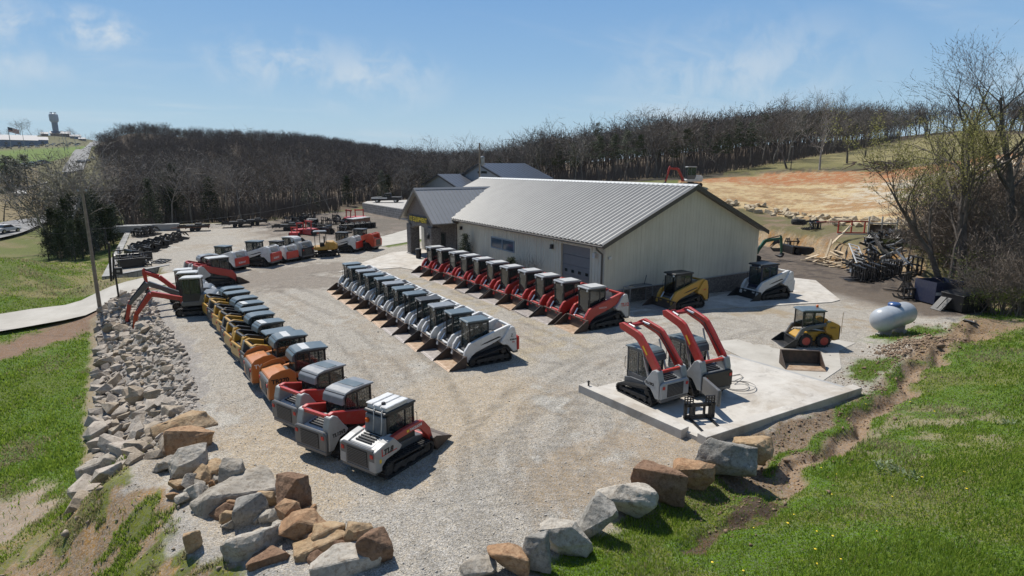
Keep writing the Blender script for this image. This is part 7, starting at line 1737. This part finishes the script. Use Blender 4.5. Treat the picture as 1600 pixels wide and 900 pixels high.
# trailers / implements along the wood
def flat_trailer(px, py, rz, label, m):
    x, y = gp(px, py, 0); t = thing('flatbed_trailer', label, 'trailer', (x, y, hz1(x, y)), rz); mb = MB(); mb.b(-2.4, 2.4, -1.05, 1.05, .62, .78); mb.prism([(2.4, .62), (3.5, .55), (3.5, .65), (2.4, .76)], -.1, .1); mb.build('deck', m, t, .02)
    mb = MB()
    for q in range(5): mb.b(-2.3 + q * 1.15, -2.2 + q * 1.15, -1.1, 1.1, .5, .62)
    for s in (-1, 1): mb.b(-2.4, 2.4, s * 1.05 - .03, s * 1.05 + .03, .78, 1.05)
    mb.build('frame', M['attach'], t)
    for s in (-1, 1):
        for x in (-.6, .25): w = MB(); w.lathe([(.12, s * .95 - .1), (.36, s * .95 - .1), (.36, s * .95 + .1), (.12, s * .95 + .1)], (x, 0, .36), 'y', 16); w.build('wheel', M['rubber'], t)
    mb = MB(); mb.b(-1.6, 1.2, -.8, .8, .78, 1.1); mb.b(-1.2, -.2, -.6, .6, 1.1, 1.35); mb.build('load', M['attach'], t, .05); t.scale = (.78,) * 3
flat_trailer(304, 361, 3.0, 'rusty flat trailer farthest left along the wood edge', mat('rusty_deck', (.16, .07, .045), .8)); flat_trailer(370, 355, 3.0, 'black flat trailer in the middle along the wood edge', M['attach']); flat_trailer(397, 352, 3.0, 'black flat trailer next to the dark yard patch along the wood edge', M['attach']); flat_trailer(450, 360, 2.8, 'low black flat trailer beside the attachment heap', M['dark_grey'])
for k, (px, py, L_) in enumerate(((208, 363, 4.5), (238, 361, 6.5))):
    x, y = gp(px, py, 0); t = tag(MB().b(-L_ / 2, L_ / 2, -.45, .45, 0, .9).build('concrete_beam', M['concrete_side'], None, .04), ('shorter' if k == 0 else 'longer') + ' grey concrete beam at the far end of the block wall', 'beam'); t.location = (x, y, hz1(x, y)); t.rotation_euler = (0, 0, math.radians(-10))
# ---------------------------------------------------------------- scrap by the cut bank
for k in range(15):
    px = 1336 + k * 4.6; x, y = gp(px, 437 + (k % 3) * 2 + k * .25, -.55); drop(G2, x, y, 140 + r.uniform(-12, 12), 'upright black fork frame in the line of fork frames before the scrap heap', 'fork frames before the scrap heap', 1.05)
for k in range(11):
    px = 1352 + k * 6; x, y = gp(px, 424 + r.uniform(-4, 4), -.5); drop(G1, x, y, r.uniform(0, 360), 'black grapple in the scrap heap by the cut bank', 'grapples in the scrap heap', 1.0)
x, y = gp(1425, 443, -.5); drop(G2, x, y, 150, 'single black fork frame standing beside the blue dumpster', 'lone frames', 1.3); x, y = gp(1436, 466, -.4); drop(G1, x, y, 60, 'black grapple squeezed against the blue dumpster', 'lone grapples', 1.3)
x, y = gp(1437, 462, -.5); drop(G2, x + .6, y + 1.2, 100, 'leaning black fork frame behind the blue dumpster', 'lone frames', 1.3)
def ladder_frame(px, py, z, W_, L_, rot, label, m):
    x, y, zz_ = ground_at(px, py); t = thing('steel_ladder', label, 'metal frame', (x, y, zz_ + z)); t.rotation_euler = rot; mb = MB()
    for s in (-1, 1): mb.b(-L_ / 2, L_ / 2, s * W_ / 2 - .04, s * W_ / 2 + .04, -.04, .04)
    mb.build('rail', m, t); mb = MB()
    for q in range(7): xx = -L_ / 2 + .05 + q * (L_ - .1) / 6; mb.b(xx - .05, xx + .05, -W_ / 2, W_ / 2, -.03, .03)
    mb.build('rung', m, t)
ladder_frame(1338, 418, 1.1, .9, 2.9, (.35, -.55, math.radians(48)), 'white ladder like frame leaning on the scrap heap', M['white'])
ladder_frame(1412, 424, .9, 1.7, 1.9, (.75, .3, math.radians(20)), 'white square metal frame at the grass side of the scrap heap', M['white']); ladder_frame(1404, 426, .8, 1.2, 2.2, (-.5, .4, math.radians(80)), 'second white metal frame crossing the square one', M['galv'])
def scrap_heap():
    t = thing('scrap_heap', 'heap of dark steel scrap and bars against the cut bank', 'scrap heap'); x0, y0 = gp(1378, 415, 0); z = hz1(x0, y0); mb = MB(); m2 = MB(); rr = random.Random(4)
    for k in range(170):
        a = rr.uniform(0, 6.28); q = rr.random() ** .6; px_ = x0 + math.cos(a) * q * 3.6; py_ = y0 + math.sin(a) * q * 2.4; h = hz1(px_, py_) + rr.uniform(.05, 1.0) * (1 - q * .8) + .1
        R = Matrix.Rotation(rr.uniform(0, 6.28), 3, 'Z') @ Matrix.Rotation(rr.uniform(-.7, .7), 3, 'Y'); (mb if k % 4 else m2).box((px_, py_, h), (rr.uniform(.5, 2.0), rr.uniform(.04, .16), rr.uniform(.04, .3)), R)
    mb.build('dark_scrap', M['undercarriage'], t); m2.build('pale_scrap', M['galv'], t)
scrap_heap()
def timber():
    rr = random.Random(6)
    for k in range(24):
        px = rr.uniform(1268, 1322); py = np.interp(px, [1268, 1322], [401, 408]) + rr.uniform(-5, 3); x, y = gp(px, py, 0); L_ = rr.uniform(1.0, 2.8)
        o = tag(MB().box((0, 0, 0), (L_, rr.uniform(.12, .3), .06)).build('timber_plank', M['wood']), 'pale splintered plank in the timber pile before the cut bank', 'plank', 'planks in the timber pile'); o.location = (x, y, hz1(x, y) + rr.uniform(.06, .5)); o.rotation_euler = (rr.uniform(-.3, .3), rr.uniform(-.35, .35), rr.choice([-.4, -.5, -.3, 1.2, -.45]) + rr.uniform(-.2, .2))
    for (px, py, rot) in ((1292, 402, 1.35), (1310, 399, .8)):
        x, y = gp(px, py, 0); o = tag(MB().box((0, 0, 0), (2.6, .3, .07)).build('timber_plank', M['wood']), 'pale plank sticking steeply up ' + ('at the left of' if px < 1300 else 'at the back of') + ' the timber pile', 'plank', 'planks in the timber pile'); o.location = (x, y, hz1(x, y) + 1.0); o.rotation_euler = (0, -rot, -.5)
timber()
# upturned red trailer on the shelf, small implements in front of the bank
x, y, z = ground_at(1352, 369); t = thing('trailer_frame', 'red and white upturned trailer frame on the scrubby shelf', 'trailer', (x, y, z), math.radians(-38)); mb = MB()
for zz in (.25, 1.35): mb.b(-2.6, .1, -.05, .05, zz, zz + .12)
for xx in (-2.6, -1.4, -.2): mb.b(xx, xx + .1, -.052, .052, .25, 1.47)
mb.b(-4.6, -2.6, -.04, .04, 1.3, 1.38); mb.build('red_frame', M['red'], t); mb = MB()
for zz in (.2, 1.2): mb.b(.12, 2.8, -.05, .05, zz, zz + .13)
for xx in (.12, 1.3, 2.68): mb.b(xx, xx + .12, -.052, .052, .2, 1.9)
mb.b(-2.6, .1, -.06, .06, .12, .22); mb.build('pale_frame', M['roof_pale'], t); mb = MB(); mb.b(.3, 2.6, -.02, .02, .35, 1.15); mb.build('panel', M['bucket_dark'], t)
for k, (px, py, lab) in enumerate(((1232, 392, 'black drum attachment nearest the green excavator'), (1252, 394, 'black drum attachment between green excavator and planks'), (1240, 388, 'black grapple behind the drum attachments'), (1271, 386, 'black grapple just behind the planks'), (1222, 388, 'black grapple beside the green excavator bucket'))):
    x, y = gp(px, py, -.3); drop([G3, G3, G1, G1, G1][k], x, y, -30 + 40 * k, lab, 'attachments before the cut bank', 1.2)
t = thing('tyre', 'old black tyre lying on the scrubby shelf', 'tyre', ground_at(1247, 350)); mb = MB(); mb.lathe([(.35, 0), (.75, .02), (.8, .3), (.75, .55), (.35, .55), (.35, 0)], (0, 0, 0), 'z', 20); mb.build('ring', M['rubber'], t); mb = MB(); mb.lathe([(.0, .1), (.34, .12), (.34, .3)], (0, 0, 0), 'z', 16); mb.build('hub', M['undercarriage'], t)
t = thing('brush_pile', 'dark pile of cleared brush at the top of the red dirt', 'brush pile', by_dist(1392, 258, 129)); t.location.z = hz1(t.location.x, t.location.y); sg = []; rnd = random.Random(2)
for k in range(150):
    p = Vector((rnd.gauss(0, 4), rnd.gauss(0, 1.2), rnd.uniform(0, 1.2))); d = Vector((rnd.gauss(0, 1), rnd.gauss(0, .6), rnd.gauss(0, .3))).normalized(); sg.append((p, p + d * rnd.uniform(1, 3), .12, .05, 0))
V, F = segs_mesh(sg, .05, 2, 1, 5); o = bpy.data.objects.new('branches', mesh_of('branches', V, F, M['bark_dark'])); COL.objects.link(o); o.parent = t

# ---------------------------------------------------------------- poles and wires
def pole(name, label, x, y, z, h, r0=.16, arm=None):
    t = thing(name, label, 'pole', (x, y, z)); mb = MB(); mb.cyl((0, 0, -.6), (0, 0, h), r0, r0 * .65, n=12); mb.build('shaft', M['pole_wood'], t)
    if arm:
        for zz, L_ in arm: mb = MB(); mb.b(-L_ / 2, L_ / 2, -.06, .06, h - zz - .06, h - zz + .06); mb.build('crossarm', M['wood_dark'], t)
        mb = MB()
        for s in (-1, 1): mb.lathe([(.05, h - arm[0][0] + .06), (.06, h - arm[0][0] + .14), (.03, h - arm[0][0] + .2)], (s * arm[0][1] * .42, 0, 0), 'z', 8)
        mb.build('insulator', M['galv'], t)
    return t
px_, py_, pz_ = ground_at(157, 487)
Pd = math.hypot(px_, py_); top = by_dist(139.5, 292, Pd)[2]
p1 = pole('utility_pole', 'weathered wooden utility pole at the lawn corner beside the driveway', px_, py_, pz_, top - pz_, .125, [(.35, .5)])
bx, by, bz = 32.6, 62.0, -.2
p2 = pole('utility_pole', 'grey utility pole with transformer can behind the shop roof', bx, by, bz, 11.4, .15); mb = MB(); mb.lathe([(.05, 8.8), (.26, 8.85), (.26, 9.75), (.2, 9.85), (.05, 9.9)], (.38, 0, 0), 'z', 16); mb.build('transformer', M['galv'], p2); mb = MB(); mb.cyl((0, -.2, 0), (0, -.2, 9), .05, n=6); mb.build('conduit', M['galv'], p2)
def wire(name, a, b, sag, label, r=.014, n=24):
    mb = MB(); a = Vector(a); b = Vector(b); P = []
    for k in range(n + 1): t_ = k / n; q = a.lerp(b, t_); q.z -= sag * 4 * t_ * (1 - t_); P.append(q)
    mb.tube([tuple(p) for p in P], r, 4); return tag(mb.build(name, M['black']), label, 'wire')
tp = Vector((px_, py_, top - .3))
wire('power_line', tp, (bx, by, 10.2), 1.2, 'thin power line from the lawn pole to the shop pole', .016)
wire('power_line', tp - Vector((0, 0, 2.6)), (-60, 78, 6.5), 1.0, 'thin power line from the lawn pole across the valley', .016)
wire('service_line', tp - Vector((0, 0, 2.4)), (45, 118, 8.5), 2.2, 'lower service line crossing in front of the wood', .013)
# gate post at the driveway
gx, gy, gz = ground_at(186, 468); t = thing('gate_post', 'black gate post with control box beside the driveway', 'gate post', (gx, gy, gz)); mb = MB(); mb.cyl((0, 0, -.2), (0, 0, 1.8), .06, n=8); mb.build('post', M['black'], t)
mb = MB(); mb.box((-.2, 0, 2.6), (.14, .14, 2.6), Matrix.Rotation(.06, 3, 'Y')); mb.box((-.05, 0, 2.3), (.10, .12, 1.8), Matrix.Rotation(.1, 3, 'Y')); mb.cyl((-.22, 0, 3.8), (-.25, 0, 4.9), .06, n=8); mb.build('folded_arm', M['black'], t, .01); mb = MB(); mb.b(-.1, .42, -.15, .15, 1.75, 2.2); bo = mb.build('control_box', M['black'], t, .02); mb = MB(); mb.b(.1, .28, -.16, -.152, 1.9, 2.05); mb.build('display', M['galv'], bo)
# street lamp in the field
x, y = pol(1236, 134); t = thing('lamp_post', 'slim lamp post beside the field tree', 'lamp post', (x, y, hz1(x, y))); mb = MB(); mb.cyl((0, 0, 0), (0, 0, 4.6), .09, .06, n=8); mb.build('post', M['bark_dark'], t); mb = MB(); mb.b(-.35, .1, -.12, .12, 4.55, 4.72); mb.build('lamp_head', M['galv'], t)

# ---------------------------------------------------------------- the distant town
X, Y, Z = by_dist(88, 210, 1000); Z = hz1(X, Y); t = thing('water_tower', 'pale blue grey water tower with fluted column on the skyline', 'water tower', (X, Y, Z)); s = 740 / FPX; s0 = s
M['tower'] = mat('water_tower_paint', (.44, .49, .53), .6, var=.06, scale=.05); M['tower_dark'] = mat('water_tower_column', (.25, .29, .33), .7, var=.08, scale=.05)
mb = MB(); mb.lathe([(4.1 * s, -4), (4.1 * s, 21 * s)], (0, 0, 0), 'z', 24); mb.build('column', M['tower_dark'], t)
mb = MB(); mb.lathe([(4.1 * s, 20.5 * s), (6.0 * s, 23 * s), (6.2 * s, 25 * s), (6.2 * s, 31.5 * s), (5.6 * s, 33.5 * s), (3.5 * s, 34.6 * s), (.2, 35 * s)], (0, 0, 0), 'z', 32); mb.build('tank', M['tower'], t, smooth=False)
mb = MB()
for k in range(6): a = k * 1.05; mb.cyl((3.6 * s * math.cos(a), 3.6 * s * math.sin(a), 34.4 * s), (3.6 * s * math.cos(a), 3.6 * s * math.sin(a), 36.6 * s), .5, n=5)
mb.build('antenna', M['tower_dark'], t)
def box_building(px, py, d, w_px, h_px, dep, m, rm, label, rz=0.0):
    X, Y, Z = by_dist(px, py, d); Z = hz1(X, Y); t = thing('distant_building', label, 'building', (X, Y, Z), -math.atan2(X, Y) + rz); s = d * .75 / FPX; w_, h_ = w_px * s, h_px * s; mb = MB(); mb.b(-w_ / 2, w_ / 2, 0, dep, -3, h_); mb.build('wall', m, t); mb = MB(); mb.prismx([(-.5, h_), (dep + .5, h_), (dep / 2, h_ + .18 * dep)], -w_ / 2 - .5, w_ / 2 + .5); mb.build('roof', rm, t)
    mb = MB()
    for k in range(max(2, int(w_ / 8))): x = -w_ / 2 + (k + .5) * w_ / max(2, int(w_ / 8)); mb.b(x - 1.2, x + 1.2, -.12, -.02, h_ * .25, h_ * .7)
    mb.build('window', M['glass_dark'], t)
M['town_blue'] = mat('blue_grey_town_wall', (.16, .22, .32), .7); M['town_roof'] = mat('town_roofing', (.09, .10, .13), .6); M['town_brown'] = mat('town_brown_wall', (.17, .11, .085), .8)
box_building(20, 225, 760, 62, 10, 30, M['town_blue'], M['town_roof'], 'long blue grey dealership building on the distant hill'); box_building(58, 223, 800, 28, 7, 20, M['town_blue'], M['town_roof'], 'lower blue grey building beside the dealership'); box_building(95, 213, 980, 26, 4.5, 18, M['town_brown'], M['town_roof'], 'brown low building at the foot of the water tower'); box_building(118, 213, 960, 14, 4, 14, M['town_blue'], M['town_roof'], 'small blue roofed house right of the water tower'); box_building(128, 214, 940, 9, 3, 10, M['grey_siding'], M['town_roof'], 'small dark house near the highway crest'); box_building(70, 212, 970, 9, 3.5, 14, M['town_brown'], M['town_roof'], 'dark roofed house left of the water tower'); box_building(25, 259, 300, 11, 3.2, 6, M['white'], M['roof_grey'], 'small white shed below the dark evergreens')
X, Y, Z = by_dist(16, 222, 700); Z = hz1(X, Y); t = thing('flag_pole', 'tall flag pole with striped flag at the distant dealership', 'flag', (X, Y, Z)); hh = 33 * 520 / FPX; mb = MB(); mb.cyl((0, 0, 0), (0, 0, hh), .35, .2, n=8); mb.build('pole', M['galv'], t)
mb = MB(); a = -math.atan2(X, Y); nseg = 8; Lf, Hf = 7.5, 4.2
def flagpart(z0, z1, x0, x1, m, nm):
    mb = MB(); V = []; F = []
    for k in range(nseg + 1): u = x0 + (x1 - x0) * k / nseg; yy = .5 * math.sin(u * 1.1); dz = -.32 * u; V += [(u * math.cos(a) - yy * math.sin(a), u * math.sin(a) + yy * math.cos(a), z0 + dz), (u * math.cos(a) - yy * math.sin(a), u * math.sin(a) + yy * math.cos(a), z1 + dz), (u * math.cos(a) - (yy + .05) * math.sin(a), u * math.sin(a) + (yy + .05) * math.cos(a), z0 + dz), (u * math.cos(a) - (yy + .05) * math.sin(a), u * math.sin(a) + (yy + .05) * math.cos(a), z1 + dz)]
    for k in range(nseg): o = k * 4; F += [(o, o + 4, o + 5, o + 1), (o + 2, o + 3, o + 7, o + 6), (o + 1, o + 5, o + 7, o + 3), (o, o + 2, o + 6, o + 4)]
    F += [(0, 1, 3, 2), (nseg * 4, nseg * 4 + 2, nseg * 4 + 3, nseg * 4 + 1)]
    mb.add(V, F).build(nm, m, t)
sh_ = Hf / 7
for k in range(7):
    x0 = 3.0 if k < 4 else .1
    flagpart(hh - (k + 1) * sh_, hh - k * sh_ - .005, x0, Lf, M['red'] if k % 2 == 0 else M['white'], 'flag_stripe')
flagpart(hh - 4 * sh_, hh, .1, 2.99, M['navy'], 'flag_canton')
for k, (px, py, d, h) in enumerate(((40, 238, 640, 22), (102, 240, 600, 15), (106, 238, 620, 14), (120, 238, 620, 12), (134, 216, 900, 9))):
    X, Y, Z = by_dist(px, py, d); t = thing('light_pole', 'tall light pole on the distant hill, ' + ['by the car lot', 'over the green field', 'second over the green field', 'by the highway verge', 'on the highway crest'][k], 'pole', (X, Y, hz1(X, Y))); mb = MB(); mb.cyl((0, 0, 0), (0, 0, h), .22, .12, n=6); mb.build('post', M['galv'], t); mb = MB(); mb.b(-.9, .9, -.2, .2, h, h + .3); mb.build('lamp_head', M['galv'], t)
# ---------------------------------------------------------------- light
EL, AZ = math.radians(56), math.radians(-6)          # sun height; compass turn from +Y towards +X
sd = bpy.data.lights.new('sun', 'SUN'); so_ = bpy.data.objects.new('sun', sd); COL.objects.link(so_)
sd.energy = 5.0; sd.angle = math.radians(.53); sd.color = (1.0, .95, .87)
sv = Vector((math.sin(AZ) * math.cos(EL), math.cos(AZ) * math.cos(EL), math.sin(EL)))
so_.rotation_euler = sv.to_track_quat('Z', 'Y').to_euler()
W = bpy.data.worlds.new('World'); sc.world = W; W.use_nodes = True; nt = W.node_tree; L = nt.links
bg = nt.nodes['Background']; SKY_S = .11; sky = nt.nodes.new('ShaderNodeTexSky'); sky.sky_type = 'NISHITA'; sky.sun_disc = False; sky.sun_elevation = EL; sky.sun_rotation = AZ; sky.air_density = 1.0; sky.dust_density = .35; sky.ozone_density = 1.2; sky.altitude = 300
tc = nt.nodes.new('ShaderNodeTexCoord'); sep = nt.nodes.new('ShaderNodeSeparateXYZ'); L.new(tc.outputs['Generated'], sep.inputs[0])
def mth(op, a, b=None, c=None, clamp=False):
    n = nt.nodes.new('ShaderNodeMath'); n.operation = op; n.use_clamp = clamp
    for i, v in enumerate((a, b, c)):
        if v is None: continue
        if hasattr(v, 'links'): L.new(v, n.inputs[i])
        else: n.inputs[i].default_value = v
    return n.outputs[0]
# thin high cloud: a flat layer seen in perspective
zc = mth('ADD', mth('MAXIMUM', sep.outputs[2], 0.0), .10)
u = mth('DIVIDE', sep.outputs[0], zc); v = mth('DIVIDE', sep.outputs[1], zc)
cb = nt.nodes.new('ShaderNodeCombineXYZ'); L.new(u, cb.inputs[0]); L.new(v, cb.inputs[1])
mp = nt.nodes.new('ShaderNodeMapping'); mp.inputs['Rotation'].default_value = (0, 0, math.radians(24)); mp.inputs['Scale'].default_value = (.42, .95, 1); mp.inputs['Location'].default_value = (1.7, .4, 0); L.new(cb.outputs[0], mp.inputs[0])
n1 = nt.nodes.new('ShaderNodeTexNoise'); n1.inputs['Scale'].default_value = .75; n1.inputs['Detail'].default_value = 9; n1.inputs['Roughness'].default_value = .58; n1.inputs['Distortion'].default_value = .5; L.new(mp.outputs[0], n1.inputs[0])
r1 = nt.nodes.new('ShaderNodeMapRange'); r1.interpolation_type = 'SMOOTHSTEP'; r1.inputs[1].default_value = .52; r1.inputs[2].default_value = .80; r1.inputs[3].default_value = .0; r1.inputs[4].default_value = .85; L.new(n1.outputs['Fac'], r1.inputs[0])
mx = nt.nodes.new('ShaderNodeMix'); mx.data_type = 'RGBA';  mx.inputs[7].default_value = (5.6, 6.1, 6.5, 1)
gr = nt.nodes.new('ShaderNodeValToRGB'); L.new(sep.outputs[2], gr.inputs[0]); e = gr.color_ramp.elements
RAMP = [(0.0, (.42, .56, .67)), (.07, (.35, .52, .655)), (.16, (.235, .415, .635)), (.28, (.155, .325, .60)), (1.0, (.03, .11, .32))]
e[0].position = 0.0; e[1].position = 1.0
for p_, c_ in RAMP[1:-1]: e.new(p_)
for q_, (p_, c_) in zip(sorted(e, key=lambda q: q.position), RAMP): q_.color = (*[v / SKY_S * .1 for v in c_], 1)
sc_ = nt.nodes.new('ShaderNodeVectorMath'); sc_.operation = 'SCALE'; sc_.inputs['Scale'].default_value = 10.0; L.new(gr.outputs[0], sc_.inputs[0])
m0 = nt.nodes.new('ShaderNodeMix'); m0.data_type = 'RGBA'; m0.inputs[0].default_value = .92; L.new(sky.outputs[0], m0.inputs[6]); L.new(sc_.outputs[0], m0.inputs[7]); away = nt.nodes.new('ShaderNodeMapRange'); away.interpolation_type = 'SMOOTHSTEP'; away.inputs[1].default_value = -.55; away.inputs[2].default_value = .2; away.inputs[3].default_value = .5; away.inputs[4].default_value = 1.0; L.new(sep.outputs[1], away.inputs[0])
sm = nt.nodes.new('ShaderNodeVectorMath'); sm.operation = 'SCALE'; L.new(m0.outputs[2], sm.inputs[0]); L.new(away.outputs[0], sm.inputs['Scale']); L.new(sm.outputs[0], mx.inputs[6])
# two small puffs of cloud low in the north-west
n2 = nt.nodes.new('ShaderNodeTexNoise'); n2.inputs['Scale'].default_value = 17; n2.inputs['Distortion'].default_value = .4; n2.inputs['Detail'].default_value = 8; n2.inputs['Roughness'].default_value = .6; L.new(tc.outputs['Generated'], n2.inputs[0])
rz_ = nt.nodes.new('ShaderNodeMapRange'); rz_.interpolation_type = 'SMOOTHSTEP'; rz_.inputs[1].default_value = .36; rz_.inputs[2].default_value = .68; L.new(n2.outputs['Fac'], rz_.inputs[0]); nz = rz_.outputs[0]
fac = r1.outputs[0]
for (px_c, py_c, rad, amt) in ((140, 46, .085, .7), (20, 36, .09, .45), (20, 98, .09, .3), (440, 98, .15, .42), (570, 122, .17, .36), (1150, 110, .25, .3)):
    d_ = Vector(ray(px_c, py_c)).normalized(); vd = nt.nodes.new('ShaderNodeVectorMath'); vd.operation = 'SUBTRACT'; L.new(tc.outputs['Generated'], vd.inputs[0]); vd.inputs[1].default_value = d_
    sc3 = nt.nodes.new('ShaderNodeVectorMath'); sc3.operation = 'MULTIPLY'; L.new(vd.outputs[0], sc3.inputs[0]); sc3.inputs[1].default_value = (1, 1, 2.6)
    ln = nt.nodes.new('ShaderNodeVectorMath'); ln.operation = 'LENGTH'; L.new(sc3.outputs[0], ln.inputs[0])
    q = mth('SUBTRACT', 1.0, mth('DIVIDE', ln.outputs['Value'], rad), clamp=True)
    q = mth('MULTIPLY', mth('MULTIPLY', q, nz), 1.9 * amt, clamp=True)
    fac = mth('MAXIMUM', fac, q)
L.new(fac, mx.inputs[0])
L.new(mx.outputs[2], bg.inputs[0]); bg.inputs[1].default_value = SKY_S
hz = bpy.data.materials.new('haze_air'); hz.use_nodes = True; hn = hz.node_tree; hn.nodes.remove(hn.nodes['Principled BSDF']); pv = hn.nodes.new('ShaderNodeVolumePrincipled'); pv.inputs['Color'].default_value = (.80, .88, .97, 1); pv.inputs['Density'].default_value = .00008; hn.links.new(pv.outputs[0], hn.nodes['Material Output'].inputs['Volume'])
hb = MB().b(-4300, 4300, -4300, 4300, -12, 112).build('haze', hz); hb['kind'] = 'stuff'; hb['label'] = 'thin pale haze over the distant hills'; hb['category'] = 'haze'
sc.cycles.volume_bounces = 0
sc.view_settings.view_transform = 'Standard'; sc.view_settings.look = 'None'; sc.view_settings.exposure = 0.17; sc.view_settings.gamma = 1; sc.view_settings.use_curve_mapping = False
sc.render.engine = 'CYCLES'; sc.cycles.max_bounces = 6; sc.cycles.diffuse_bounces = 3; sc.cycles.glossy_bounces = 3; sc.cycles.transparent_max_bounces = 12; sc.cycles.use_denoising = True
